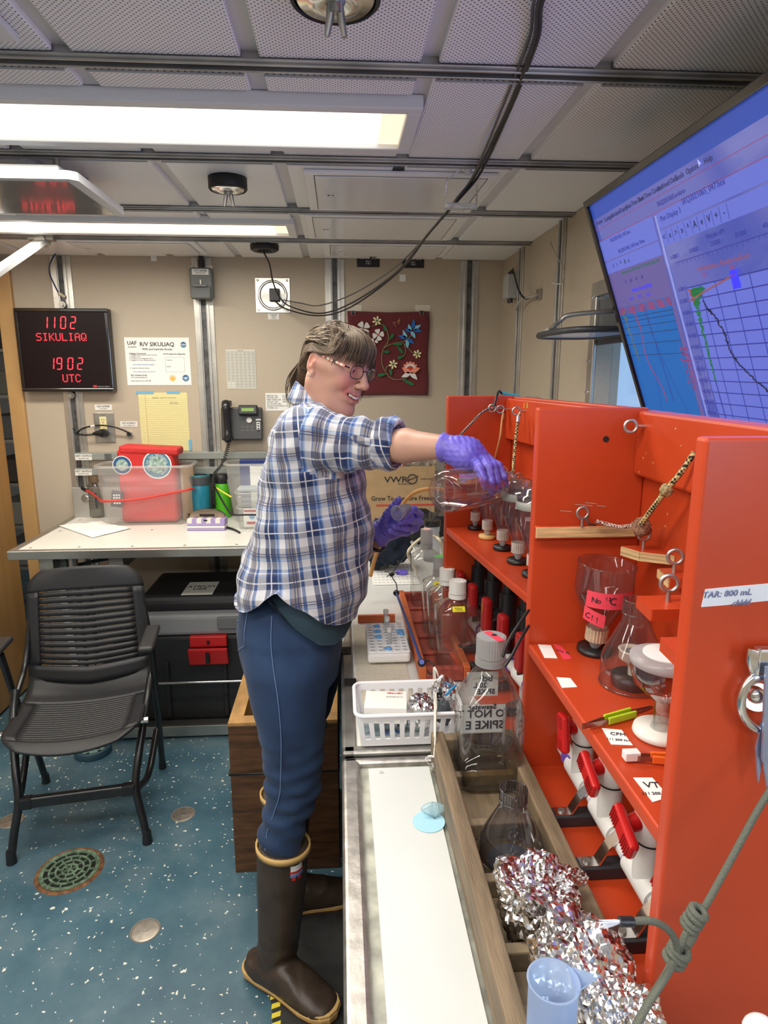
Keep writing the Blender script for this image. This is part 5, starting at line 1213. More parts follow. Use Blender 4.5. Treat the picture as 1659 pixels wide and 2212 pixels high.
# crumpled tissue
cl = MB(); n = 12; vs = []
for j in range(n+1):
 for i in range(n+1):
  u, v = i/n, j/n; q = Vector((-.16+.32*u, 0, 0))
  a, b_, c0, d0 = AZ(125, 1137, BZ), AZ(215, 1128, BZ), AZ(283, 1143, BZ), AZ(200, 1163, BZ)
  P_ = a*(1-u)*(1-v)+b_*u*(1-v)+c0*u*v+d0*(1-u)*v
  P_.z = BZ+.004+.024*abs(mnoise.noise(Vector((u*5, v*5, 2))))*min(1, 6*min(u, v, 1-u, 1-v)+.15); vs.append(P_)
c0 = sum(vs, Vector())/len(vs); c0.z = BZ
cl.add([v-c0 for v in vs], [(j*(n+1)+i, j*(n+1)+i+1, (j+1)*(n+1)+i+1, (j+1)*(n+1)+i) for j in range(n) for i in range(n)], smooth=True)
o = cl.obj('tissue', mat('tissue_white', (.85, .85, .80), .8), solid=.001); o.location = c0; tag(o, 'crumpled white tissue lying flat at the left end of the back bench', 'tissue')
MB().lohi((-.01, -.005, .001), (.01, .005, .002)).obj('fold_mark', PAPER, o)
# ================================================================ BEHIND THE PERSON, RIGHT COUNTER
cbx = thing('cardboard_box', 'open brown cardboard box with black lettering behind the person\'s arms', 'box', (AY(862, 1100, 3.05).x, 3.17, BZ))
w_ = AY(938, 1060, 3.05).x-AY(784, 1060, 3.05).x; h = AY(860, 1008, 3.05).z-BZ
CARD = mat('box_cardboard', (.40, .27, .14), .8, var=.06, vscale=20)
for a, b_ in (((-w_/2, -.12, 0), (w_/2, -.115, h)), ((-w_/2, .115, 0), (w_/2, .12, h)), ((-w_/2, -.115, 0), (-w_/2+.005, .115, h)), ((w_/2-.005, -.115, 0), (w_/2, .115, h)), ((-w_/2, -.115, 0), (w_/2, .115, .005))): MB().lohi(a, b_).obj('box_wall', CARD, cbx)
MB().box((-w_/2-.03, 0, h), (.06, .23, .004), (0, math.radians(35), 0)).obj('box_flap', CARD, cbx)
yy = -.1206; ox, oy_, oz = cbx.location
text('VWR', .040, INK, cbx, (-.015, yy, h-.063), bold=.001, world=False, sx=1.25)
MB().torus((.062, yy, h-.06), .022, .003, (0, 1, .0), 20, 4).obj('printed_logo', INK, cbx); MB().tube(smooth_path([(.04, yy, h-.066), (.065, yy, h-.058), (.09, yy, h-.045)]), .0025, 5).obj('printed_logo_stroke', INK, cbx)
text('We Enable Science', .010, INK, cbx, (.03, yy, h-.083), world=False, shear=.2); text('VWR.COM', .012, INK, cbx, (.13, yy, h-.061), world=False)
text('Grow To...Restore Freezers', .030, INK, cbx, (.03, yy, h-.153), bold=.0008, world=False, sx=.95)
MB().lohi((-w_/2+.06, yy-.0005, h-.19), (w_/2, yy+.0004, h-.181)).obj('red_tape', mat('red_tape', (.5, .06, .04), .5), cbx)
FILM = clear('crinkled_film', (.93, .93, .93), .35, .12, frost=.10, edge=.9)
def crumple(R, seed, m, name, parent=None, sub=3, amp=.35, sq=(1, 1, 1), smooth=False):
 bm = bmesh.new(); bmesh.ops.create_icosphere(bm, subdivisions=sub, radius=1)
 for v in bm.verts:
  p = v.co.copy(); s = mnoise.noise(p*1.7+Vector((seed, 0, 0)))*.5+mnoise.noise(p*5+Vector((0, seed, 0)))*.35+mnoise.noise(p*13+Vector((0, seed, 3)))*.16
  v.co = p*(1+amp*s); v.co = Vector((v.co.x*R*sq[0], v.co.y*R*sq[1], v.co.z*R*sq[2]))
 me = bpy.data.meshes.new(name); bm.to_mesh(me); bm.free()
 for p_ in me.polygons: p_.use_smooth = smooth
 me.materials.append(m); o = bpy.data.objects.new(name, me); COL.objects.link(o)
 if parent: o.parent = parent
 return o
for k, (px, py, cc, sd) in enumerate(((860, 1000, (.42, .05, .05), 'with red caps'), (895, 997, (.05, .3, .1), 'with green caps, middle one'), (932, 1002, (.55, .45, .3), 'with tan pieces, rightmost one'))):
 q = AY(px, py, 3.15); pb = thing('plastic_bag', 'clear crinkled plastic bag %s in the cardboard box' % sd, 'bag', q, group='plastic bags in the cardboard box')
 crumple(.055, k*3.1, FILM, 'film', pb, 3, .5, (1.1, 1, .9))
 for i in range(5): MB().box((random.uniform(-.03, .03), random.uniform(-.02, .02), random.uniform(-.03, .02)), (.016, .012, .02), (i, i*2, 0)).obj('packed_piece', mat('piece%d' % k, cc, .4), pb, bevel=.003)
# navy jacket, black bag
jk = crumple(.10, 9, mat('navy_cloth', (.006, .014, .03), .85, bump=.4, bscale=120), 'jacket', None, 4, .6, (.85, .8, .9), True); jk.location = (AY(838, 1115, 2.35).x, 2.35, BZ+.10)
tag(jk, 'dark navy jacket bundled on the counter beyond the person\'s left hand', 'jacket')
bgb = crumple(.09, 4, mat('black_cloth', (.012, .012, .016), .8, bump=.4, bscale=120), 'cloth_bag', None, 4, .5, (1.2, .8, .75), True); bgb.location = (AY(905, 1140, 2.75).x, 2.72, BZ+.075)
tag(bgb, 'black cloth bag on the counter in front of the cardboard box', 'bag')
# amber beaker upside down on a white cap, white squeeze bottle with black cap
c, r = stand(897, 1178, BZ, 60); h = AY(897, 1125, c.y).z-BZ
jr = thing('amber_jar', 'upturned amber-tinted jar on a ribbed white lid, below the gloved left hand', 'jar', c)
MB().lathe([(r*.85, .02), (r, .028), (r, h*.9), (r*.9, h), (0, h)], 28).obj('glass', clear('amber_clear', (.82, .70, .45), .15, .05), jr)
MB().lathe([(0, 0), (r*.93, 0), (r*.93, .024), (0, .024)], 40).obj('lid', WHITEP, jr)
c, r = stand(932, 1215, BZ, 36); h = AY(932, 1135, c.y).z-BZ
sqb = thing('spray_bottle', 'white squeeze bottle with a black cap and clear nozzle near the far orange panel', 'bottle', c)
MB().lathe([(0, 0), (r, 0), (r, h*.55), (r*.85, h*.8), (r*.95, h*.86), (r*.95, h)], 24).obj('body', MILK, sqb); MB().cyl((0, 0, h), (0, 0, h+.022), r*1.05).obj('cap', BLACKP, sqb)
MB().cyl((-.008, 0, h+.02), (-.008, 0, h+.075), .004).cyl((.006, 0, h+.02), (.006, 0, h+.055), .005).obj('nozzle', CLR, sqb)
# papers with printed tables, purple glove scrap
for lab, quad in (('printed table sheets lying on the counter nearer the red crate', ((800, 1200), (885, 1205), (880, 1262), (806, 1258))), ('printed table sheets lying on the counter further back under the left hand', ((815, 1165), (888, 1168), (884, 1202), (812, 1200)))):
 P4 = [AZ(*q, BZ+.003) for q in quad]; c_ = sum(P4, Vector())/4; c_.z = BZ+.001
 lo = Vector((min(p.x for p in P4), min(p.y for p in P4), 0)); hi = Vector((max(p.x for p in P4), max(p.y for p in P4), 0))
 o = MB().lohi((lo.x-c_.x, lo.y-c_.y, 0), (hi.x-c_.x, hi.y-c_.y, .003)).obj('data_sheet', PAPER); o.location = c_; tag(o, lab, 'paper')
 g = MB(); nx_, ny_ = 11, 12; W_, H_ = hi.x-lo.x, hi.y-lo.y
 for j in range(ny_):
  for i in range(nx_): g.box((lo.x-c_.x+W_*(i+.6)/(nx_+.2), lo.y-c_.y+H_*(j+.7)/(ny_+.5), .0033), (W_/nx_*.6, .0035, .0006))
 g.obj('printed_numbers', mat('faint_print', (.36, .36, .33), .7), o)['kind'] = 'stuff'
gs = crumple(.018, 5, mat('nitrile_violet', (.17, .13, .62), .45), 'glove_scrap', None, 2, .7, (1.3, 1, .55)); gs.location = AZ(868, 1236, BZ+.012); tag(gs, 'crumpled violet glove scrap lying on the data sheets', 'glove')
# ================================================================ ORANGE FILTER RACKS
ORANGE = mat('orange_red_paint', (.50, .052, .012), .38, bump=.12, bscale=26, var=.09, vscale=5, spec=.5)
SCUFF = mat('scuffed_paint', (.55, .10, .05), .5)
BAREPLY = mat('bare_plywood_edge', (.62, .42, .20), .6, bump=.5, bscale=200, var=.35, vscale=40, stretch=(.3, .3, 6))
RZ, RX, RB = 1.566, .32, .505          # top, front edge, back face
Y1, Y2, Y3 = .551, 1.055, 1.62
def panel(y, x0, x1, name, root, z0=BZ+.002, z1=RZ, th=.018):
 return MB().lohi((x0, y-th/2, z0), (x1, y+th/2, z1)).obj(name, ORANGE, root, bevel=.0035, seg=3, world=True)
def bolt_eye(root, p, up=(0, 0, 1), R=.011, r=.0028, nm='eye_bolt', ax=(0, 1, 0), m=None):
 p = Vector(p); up = Vector(up)
 o = MB().torus(p+up*(R+.014), R, r, ax, 20, 7).cyl(p, p+up*.016, r*1.05, n=8).obj(nm, m or STEEL_D, root, world=True); return o
ra = thing('filter_rack', 'near orange-red plywood filter rack, its end panel filling the lower right of the picture', 'rack', (.41, .80, BZ))
MB().lohi((RX+.003, Y1-.009, BZ+.002), (RB+.02, Y2+.009, BZ+.020)).obj('base_board', ORANGE, ra, bevel=.003, world=True)
panel(Y1, RX-.006, RB+.02, 'end_panel', ra); panel(Y2, RX, RB, 'end_panel', ra)
MB().lohi((RB, Y1+.009, BZ+.02), (RB+.015, Y2+.009, RZ-.005)).obj('back_panel', ORANGE, ra, bevel=.002, world=True)
MB().lohi((RX+.002, Y1+.009, 1.142), (RB, Y2-.009, 1.160)).obj('shelf', ORANGE, ra, bevel=.003, world=True)
MB().lohi((RB-.02, Y1+.009, RZ-.11), (RB, Y2-.009, RZ-.005)).obj('top_rail', ORANGE, ra, bevel=.005, world=True)
MB().cyl((.435, Y2-.0095, 1.515), (.435, Y2-.0105, 1.515), .005, n=12).obj('screw_hole', BLACKM, ra, world=True)
# plywood clamp boards, each with an eye bolt
def clamp(pts, z, th, root, rootlab, bare_left=True, eye=None, nm='clamp_board'):
 c = Vector((sum(p[0] for p in pts)/len(pts), sum(p[1] for p in pts)/len(pts), z))
 o = MB().prism([(p[0], p[1]) for p in pts], z-th, z).obj(nm, ORANGE, root, bevel=.002, world=True)
 return o
def edge_face(root, a, b_, z, th, w_=.0015):
 a, b_ = Vector((a[0], a[1], z-th/2)), Vector((b_[0], b_[1], z-th/2)); d = b_-a; q = d.to_track_quat('X', 'Z').to_matrix()
 MB().box((a+b_)/2, (d.length, w_*2, th*.92), q).obj('bare_edge', BAREPLY, root, world=True, bevel=.0008)
CZ_ = 1.372
MB().lohi((RX+.002, Y2-.022, CZ_-.022), (.492, Y2-.010, CZ_)).obj('clamp_board', ORANGE, ra, bevel=.002, world=True)
edge_face(ra, (RX+.002, Y2-.0225), (.492, Y2-.0225), CZ_, .020)
Z2 = 1.333
clamp([(.448, .985), (RB, .985), (RB, .925), (.462, .950)], Z2+.017, .016, ra, ''); edge_face(ra, (.447, .984), (.462, .9495), Z2+.017, .016); edge_face(ra, (.462, .9495), (RB, .9245), Z2+.017, .016)
clamp([(.476, .915), (RB, .915), (RB, .862), (.468, .866)], Z2, .015, ra, ''); edge_face(ra, (.4755, .915), (.4675, .866), Z2, .015)
clamp([(.387, .796), (RB, .796), (RB, .742), (.383, .745)], Z2, .015, ra, '')
clamp([(.352, .660), (RB, .660), (RB, .605), (.349, .612)], Z2, .015, ra, '')
GALV = mat('galvanised', (.50, .51, .50), .35, .9, var=.2, vscale=60)
bolt_eye(ra, (.398, Y2-.025, CZ_), (0, 0, 1), .0095, .0024, m=GALV)
bolt_eye(ra, (.474, .965, Z2+.017), (0, 0, 1), .0095, .0024, m=GALV); bolt_eye(ra, (.488, .892, Z2), (0, 0, 1), .0105, .0030, ax=(.3, 1, 0), m=GALV)
bolt_eye(ra, (.418, .772, Z2), (0, 0, 1), .0105, .0030, ax=(.3, 1, 0), m=GALV)
bolt_eye(ra, (RB-.02, Y2-.04, 1.538), (-1, 0, 0), .0095, .0026, ax=(.2, 1, 0), m=GALV)
for i in range(26):      # chips in the paint, bare wood showing
 y = random.uniform(Y1+.03, Y2-.03); z = random.choice((random.uniform(1.46, 1.55), random.uniform(1.18, 1.42)))
 x = RB-.0205 if z > 1.455 else RB-.0005
 MB().box((x, y, z), (.0006, random.uniform(.001, .003), random.uniform(.001, .004)), (i, 0, 0)).obj('paint_chip', BAREPLY, ra, world=True)
SCUFFY = mat('scuff_marks', (.45, .25, .18), .6)
for dx_, dz_, l in ((0, 0, .03), (.012, .003, .02), (.03, -.002, .015), (-.03, -.01, .02)):
 MB().box((.405+dx_, Y2-.0095, 1.405+dz_), (l, .0006, .0015), (0, .1, 0)).obj('scuff', SCUFFY, ra, world=True)
rf = thing('filter_rack', 'far orange-red plywood filter rack turned slightly, behind the held bottle', 'rack', (.36, 1.35, BZ))
ang = math.atan2(.265-.326, Y3-Y2-.02)   # far rack swings towards the aisle
rf.location = (.326, Y2+.022, BZ); rf.rotation_euler = (0, 0, -ang)
L_ = math.hypot(.061, Y3-Y2-.02); DP = .17
def FR(lo, hi, nm, m=ORANGE, bevel=.003): return MB().lohi(lo, hi).obj(nm, m, rf, bevel=bevel)
FR((0, L_-.009, .002), (DP, L_+.009, RZ-BZ), 'end_panel'); FR((.004, -.004, .002), (DP, .010, RZ-BZ-.01), 'end_panel')
FR((DP, 0, .002), (DP+.015, L_+.009, RZ-BZ-.002), 'back_panel'); FR((.002, .01, .318), (DP, L_-.009, .335), 'shelf'); FR((.0, .01, .002), (DP, L_-.009, .02), 'base_board')
FR((DP-.02, .01, .56), (DP, L_-.009, .66), 'top_rail')
FM = Matrix.Translation(rf.location) @ Matrix.Rotation(-ang, 4, 'Z'); FMi = FM.inverted()
def toF(p): return FMi @ Vector(p)
bz = CZ_-BZ
for k, (y, x0, hid) in enumerate(((L_-.03, .012, 0), (L_-.13, .055, 0), (L_-.235, .05, 0), (L_-.35, .045, 0))):
 MB().lohi((x0, y-.03, bz-.018), (DP, y+.025, bz)).obj('clamp_board', ORANGE, rf, bevel=.002)
 MB().lohi((x0, y-.0325, bz-.017), (DP, y-.030, bz-.001)).obj('bare_edge', BAREPLY, rf)
 bolt_eye(rf, (x0+.05, y, bz), R=.0095, r=.0024, m=GALV).location = (0, 0, 0)
# those eye bolts were laid in rack coordinates: undo the world offset
for ch in rf.children:
 if ch.name.startswith('eye_bolt'): ch.location = rf.location
e1, e2, e3 = toF(AY(1068, 882, 1.60)), toF(AX(1086, 884, .40)), toF(AX(1121, 888, .415))
for e in (e1, e2, e3):
 o = MB().torus(e+Vector((-.006, 0, 0)), .009, .0022, (.2, 1, 0), 18, 6).cyl(e, e+Vector((.02, 0, 0)), .002, n=8).obj('eye_bolt', GALV, rf)
for k, m in enumerate((mat('orange_sticker', (.8, .25, .02), .5), mat('green_sticker', (.15, .6, .1), .5))):
 q = toF(AX(1143+k*5, 876, .44)); MB().box((DP-.0205, q.y, q.z), (.001, .004, .012)).obj('sticker', m, rf)
# cords
def braid(name, label, pts, r, c1, c2, scale=260, cat='cord'):
 nm = 'braid_%s' % name
 m, N, L, P = nt(nm+label[:12]); tc = N.new('ShaderNodeTexCoord'); ck_ = N.new('ShaderNodeTexChecker'); ck_.inputs['Scale'].default_value = scale
 ck_.inputs['Color1'].default_value = (*c1, 1); ck_.inputs['Color2'].default_value = (*c2, 1)
 L.new(tc.outputs['Object'], ck_.inputs[0]); L.new(ck_.outputs[0], P.inputs['Base Color']); P.inputs['Roughness'].default_value = .8
 return cable(name, label, pts, r, m, 6, cat)
YB = ((.62, .48, .20), (.02, .02, .02)); RW = ((.60, .50, .42), (.18, .03, .02))
braid('braided_cord', 'dark speckled cord from the far rack rail down behind the held bottle', [AY(1068, 880, 1.585), AY(1045, 888, 1.57), AY(1020, 912, 1.56), AY(988, 948, 1.56), AY(968, 985, 1.56), AY(959, 1012, 1.56)], .0028, (.35, .3, .25), (.03, .03, .03), 300)
cable('shock_cord', 'plain tan cord from a rack eye down to a clamp board behind the gloved fingers', [AX(1087, 892, .40), AX(1084, 910, .395), AX(1080, 945, .39), AX(1069, 990, .39)], .0024, mat('tan_cord', (.55, .33, .12), .7))
braid('braided_cord', 'yellow and black braided cord hanging down the far rack right of the gloved hand', [AX(1122, 895, .41), AX(1118, 915, .405), AX(1113, 960, .40), AX(1108, 1020, .39), AX(1107, 1060, .38), AX(1113, 1070, .385)], .0036, *YB, 260)
for px, py in ((1086, 902), (1119, 908)):
 o = MB().tube([AX(px+1, py-8, .402), AX(px, py+5, .399)], .0045, 8).obj('crimp_sleeve', GALV); tag(o, 'metal crimp on the %s hanging cord of the far rack' % ('tan' if px < 1100 else 'yellow and black'), 'crimp')
braid('braided_cord', 'yellow and black braided cord rising to the right across the near rack clamps', [AX(1500, 978, .478), AX(1470, 1022, .47), AX(1440, 1058, .462), AX(1410, 1098, .458), AX(1385, 1132, .455)], .0040, *YB, 240)
kn = crumple(.0085, 2, mat('braid_knot', (.35, .26, .12), .8, var=.6, vscale=200), 'cord_knot', None, 3, .5, (1, 1, 1.15), True); kn.location = AX(1440, 1058, .462); tag(kn, 'knot midway in the yellow and black cord over the near rack', 'knot')
braid('braided_cord', 'red and white speckled cord along the near rack clamp boards', [AY(1288, 1126, 1.02), AY(1310, 1132, 1.015), AY(1340, 1138, 1.0), AY(1362, 1136, .98), AY(1380, 1140, .96)], .0034, *RW, 300)
kn = crumple(.013, 3, mat('braid_knot2', (.25, .12, .07), .85, var=.6, vscale=250), 'cord_knot', None, 3, .55, (1.2, 1, 1.1), True); kn.location = AX(1385, 1138, .462); tag(kn, 'large tangled knot where the cords meet on the near rack', 'knot')
MB().tube([AY(1270, 1115, 1.02), AY(1267, 1122, 1.01), AY(1274, 1133, 1.01), AY(1286, 1134, 1.02)], .0018).obj('loose_loop', mat('dark_cord', (.06, .04, .03), .8), kn, off=kn.location)
# ---- filter funnels on the racks
PC = clear('smoky_polycarbonate', (.86, .84, .85), .14, .04, frost=.03, edge=.7)
RIBC = mat('ribbed_silver_ring', (.50, .47, .42), .4, var=.2, vscale=40)
def ribbed(mb, r, z0, z1, n=24, mi=0):
 prof = [(r*(1 if i % 2 else .94)) for i in range(2*n)]
 pts = [(math.cos(math.pi*i/n)*q, math.sin(math.pi*i/n)*q) for i, q in enumerate(prof)]
 mb.prism(pts, z0, z1, mi=mi); return mb
def funnel(name, label, loc, R, h, base_m=BLACKP, lid=None, fill=0, group=None, ring=RIBC, open_top=True):
 """upright filter funnel: rubber foot, ribbed collar, cone, wide cylinder"""
 t = thing(name, label, 'funnel', loc, group=group); rn = R*.40
 MB().lathe([(0, 0), (R*.62, 0), (R*.64, .003), (R*.62, .008), (0, .008)], 28).obj('foot', base_m, t)
 MB().lathe([(rn*.35, .008), (rn*.7, .02), (rn*.75, .024)], 20).obj('outlet', MILK, t)
 ribbed(MB(), rn, .022, .022+h*.14, 22).obj('ribbed_collar', ring, t)
 z0 = .022+h*.14
 MB().lathe([(rn*.95, z0), (rn*1.0, z0+h*.04), (R*.93, z0+h*.36), (R, z0+h*.42), (R, h-.004), (R*1.03, h-.002), (R*1.03, h), (R*.97, h)], 36).obj('bowl', PC, t)
 if fill: MB().cyl((0, 0, z0+h*.30), (0, 0, z0+h*.302), R*.80, n=32).obj('liquid', clear('liquid_surface', (.8, .78, .7), .3, .02, edge=.6), t)
 if lid:
  MB().lathe([(R*1.06, h-.016), (R*1.06, h+.002), (R*.78, h+.006), (R*.72, h+.016), (R*.5, h+.020), (0, h+.020)], 32).obj('lid', clear('lid_plastic', (.85, .86, .85), .30, .10, frost=.04), t)
  MB().lathe([(R*1.03, h-.022), (R*1.09, h-.02), (R*1.09, h-.008), (R*1.03, h-.006)], 32).obj('gasket', mat('grey_gasket', (.35, .36, .33), .5), t)
 return t
zs = BZ+.335
for k, (px, py, w_, R, lab, bm_) in enumerate(((1026, 1143, 0, .030, 'clear funnel furthest back on the far rack shelf, behind the held bottle', BLACKP), (1052, 1163, 0, .032, 'funnel on a tan foot, second from the far end of the far rack', mat('tan_foot', (.62, .40, .14), .6)),
        (1085, 1187, 0, .034, 'lidded funnel, middle one of the far rack row', BLACKP), (1118, 1216, 0, .036, 'lidded funnel with white tape marks, nearest fully visible on the far rack', BLACKP), (1152, 1245, 0, .036, 'lidded funnel cut off by the divider, nearest on the far rack', BLACKP))):
 q = AZ(px, py, zs); t = funnel('filter_funnel', lab, (q.x, q.y+.0, zs+.001), R, .155, bm_, lid=k >= 2, group='funnels on the far rack shelf')
 if k == 3:
  MB().box((-R*.35, -R*.95, .125), (.012, .002, .008)).obj('tape_mark', PAPER, t); MB().box((R*.35, -R*1.0, .10), (.022, .002, .008)).obj('tape_mark', PAPER, t)
PINK = mat('pink_tape', (.80, .06, .10), .5)
q = AZ(1283, 1408, 1.160); F1 = funnel('filter_funnel', 'open clear funnel with two pink handwritten labels on the near rack', (q.x, q.y, 1.161), .046, .158, BLACKP, fill=1, ring=mat('brass_ring', (.60, .53, .38), .35, .4, var=.2, vscale=60))
F1.rotation_euler = (math.radians(3), math.radians(3), 0)
def curved_label(parent, R, a0, a1, z0, z1, m, nm='tape_label', n=10, tilt=0):
 mb = MB(); vs = []
 for i in range(n+1):
  a = math.radians(a0+(a1-a0)*i/n); dz = tilt*(i/n-.5)
  vs += [(math.cos(a)*R, math.sin(a)*R, z0+dz), (math.cos(a)*R, math.sin(a)*R, z1+dz)]
 mb.add(vs, [(2*i, 2*i+2, 2*i+3, 2*i+1) for i in range(n)], smooth=True)
 return mb.obj(nm, m, parent)
lb = curved_label(F1, .0465, 215, 320, .095, .122, PINK, tilt=.003)
def wrapped(parent, s, R, a0, step, z, sz, m, tilt=0):
 for i, ch in enumerate(s):
  if ch == ' ': continue
  a = math.radians(a0+step*i); text(ch, sz, m, parent, (math.cos(a)*R, math.sin(a)*R, z+tilt*i), (-math.sin(a), math.cos(a), 0), (0, 0, 1), world=False)
wrapped(lb, 'No', .0470, 232, 9, .107, .013, INK); wrapped(lb, '13', .0470, 254, 6, .113, .008, INK); wrapped(lb, 'C !!', .0470, 267, 11, .109, .017, INK)
lb = curved_label(F1, .0445, 212, 258, .066, .088, PINK, tilt=-.010); wrapped(lb, 'C!!', .045, 222, 10, .078, .013, INK, -.002)
def inverted(name, label, loc, R, h, m=PC):
 """funnel standing on its wide mouth with the ribbed neck upwards"""
 t = thing(name, label, 'funnel', loc); rn = R*.42
 MB().lathe([(R*.98, 0), (R, .002), (R, h*.30), (R*.97, h*.34), (rn*1.05, h*.74), (rn, h*.76), (rn, h)], 40).obj('bowl', m, t)
 mb = MB()
 for i in range(26):
  a = 2*math.pi*i/26; mb.box((math.cos(a)*rn*1.03, math.sin(a)*rn*1.03, h*.92), (.0014, .0012, h*.14), Euler((0, 0, a)).to_matrix())
 mb.torus((0, 0, h*.84), rn*1.04, .0012, n=26, k=5).torus((0, 0, h*.99), rn*1.02, .0012, n=26, k=5); mb.obj('neck_ribs', m, t)['kind'] = 'stuff'
 MB().torus((0, 0, .002), R, .0016, n=40, k=6).obj('rim', m, t)
 return t
q = AZ(1362, 1478, 1.160); inv = inverted('inverted_funnel', 'clear funnel standing upside down over a filter base on the near rack', (q.x, q.y, 1.161), .046, .135)
fbz = thing('filter_seat_holder', 'white filter seat on a black rubber foot inside the upside-down funnel', 'filter base', (q.x, q.y-.002, 1.1612))
MB().lathe([(0, 0), (.029, 0), (.030, .008), (.029, .016), (0, .016)], 28).obj('foot', BLACKP, fbz)
MB().lathe([(.006, .016), (.007, .030), (.012, .036), (.021, .042), (.021, .054), (.023, .056), (.017, .056), (.015, .050), (0, .050)], 28).obj('seat', mat('ivory_plastic', (.66, .62, .52), .45), fbz)
MB().cyl((0, 0, .0505), (0, 0, .0535), .013, n=20).obj('filter_disc', mat('grey_frit', (.18, .18, .18), .7), fbz)
q = AZ(1424, 1588, 1.160)
gs_ = thing('glass_filter_holder', 'clear goblet-shaped filter holder on a milky disc foot beside the near end panel', 'filter holder', (q.x, q.y, 1.161))
R = .034
MB().lathe([(0, 0), (R*.95, 0), (R, .003), (R*.95, .010), (0, .010)], 32).obj('foot', mat('milky_foot', (.70, .70, .64), .35), gs_)
MB().lathe([(.012, .010), (.009, .02), (.010, .048), (.016, .052), (R*1.1, .072), (R*1.25, .09), (R*1.25, .100)], 32).obj('glass', clear('thick_glass', (.88, .9, .9), .3, .02, edge=.9), gs_)
MB().lathe([(R*1.1, .098), (R*1.3, .100), (R*1.3, .108), (R*.9, .112), (0, .112)], 36).obj('lid', MILK, gs_)
MB().cyl((0, 0, .112), (0, 0, .1135), R*.85, n=30).obj('filter_disc', mat('white_filter', (.8, .8, .8), .7), gs_)
# ---- slips of paper and tweezers on the near shelf
def slip(pxs, label, m, txt=None, cat='label'):
 P4 = [AZ(*q, 1.1605) for q in pxs]; c = sum(P4, Vector())/4; mb = MB()
 mb.prism([(p.x-c.x, p.y-c.y) for p in reversed(P4)], 0, .0006)
 o = mb.obj('paper_slip', m); o.location = (c.x, c.y, 1.1602); tag(o, label, cat)
 if txt:
  for s, u, v, sz in txt:
   pos = P4[0]*(1-u)*(1-v)+P4[1]*u*(1-v)+P4[2]*u*v+P4[3]*(1-u)*v
   text(s, sz, INK, o, (pos.x-c.x, pos.y-c.y, .0009), P4[1]-P4[0] , (P4[0]-P4[3]), world=False, shear=.2)
 return o
slip(((1162, 1392), (1190, 1394), (1204, 1422), (1176, 1421)), 'blank white slip at the far front corner of the near rack shelf', PAPER)
slip(((1195, 1391), (1213, 1396), (1236, 1423), (1218, 1425)), 'pink slip with faint writing beside the blank white one on the near shelf', PINK, [('No C', .5, .5, .010)])
slip(((1202, 1463), (1232, 1465), (1247, 1484), (1214, 1486)), 'small blank white slip alone on the edge of the near rack shelf', PAPER)
slip(((1300, 1573), (1343, 1577), (1367, 1610), (1320, 1608)), 'white handwritten slip in front of the green tweezers', PAPER, [('CFM', .60, .35, .010), ('111 200 N1', .45, .72, .006)])
slip(((1368, 1680), (1409, 1680), (1446, 1722), (1410, 1733)), 'white handwritten slip on the near shelf beside the near end panel', PAPER, [('VT', .58, .38, .015), ('111 200 N1', .45, .74, .0065)])
def tweezers(label, a, b_, m, w_=.006, grip=(.35, .7)):
 a, b_ = Vector(a), Vector(b_); c = (a+b_)/2; t = thing('tweezers', label, 'tweezers', (c.x, c.y, 1.1615)); d = (b_-a).normalized(); n = Vector((-d.y, d.x, 0)); L0 = (b_-a).length
 for s in (-1, 1):
  pts = [a+n*0*s, a+d*L0*.3+n*s*.004, a+d*L0*.7+n*s*.0045, b_+n*s*.001]
  pts = [Vector((p.x-c.x, p.y-c.y, .005)) for p in pts]
  mb = MB()
  for i in range(3):
   q = pts[i+1]-pts[i]; mb.box((pts[i]+pts[i+1])/2, (q.length, .0014, .007-.0015*i), q.to_track_quat('X', 'Z').to_matrix())
  o = mb.obj('arm', mat('tweezer_steel', (.35, .22, .18), .3, .9), t)
  g0, g1 = a+d*L0*grip[0]+n*s*.0045, a+d*L0*grip[1]+n*s*.0050
  g0, g1 = Vector((g0.x-c.x, g0.y-c.y, .0055)), Vector((g1.x-c.x, g1.y-c.y, .0055)); q = g1-g0
  MB().box((g0+g1)/2, (q.length, .0034, .0095), q.to_track_quat('X', 'Z').to_matrix()).obj('grip', m, t, bevel=.0008)
 return t
A_ = AZ(1258, 1572, 1.165); B_ = AZ(1408, 1530, 1.165)
tweezers('tweezers with lime green grips across the near rack shelf edge', A_, B_, mat('lime_grip', (.42, .62, .02), .45), grip=(.33, .72))
A_ = AZ(1352, 1636, 1.165); B_ = AZ(1452, 1642, 1.165)
tw = tweezers('tweezers with orange grips and a white end, half behind the near end panel', A_, B_, mat('orange_grip', (.85, .15, .02), .45), grip=(.55, .98))
MB().lohi((A_.x-tw.location.x-.003, A_.y-tw.location.y-.006, .001), (A_.x-tw.location.x+.016, A_.y-tw.location.y+.006, .012)).obj('white_end', WHITEP, tw, bevel=.001)
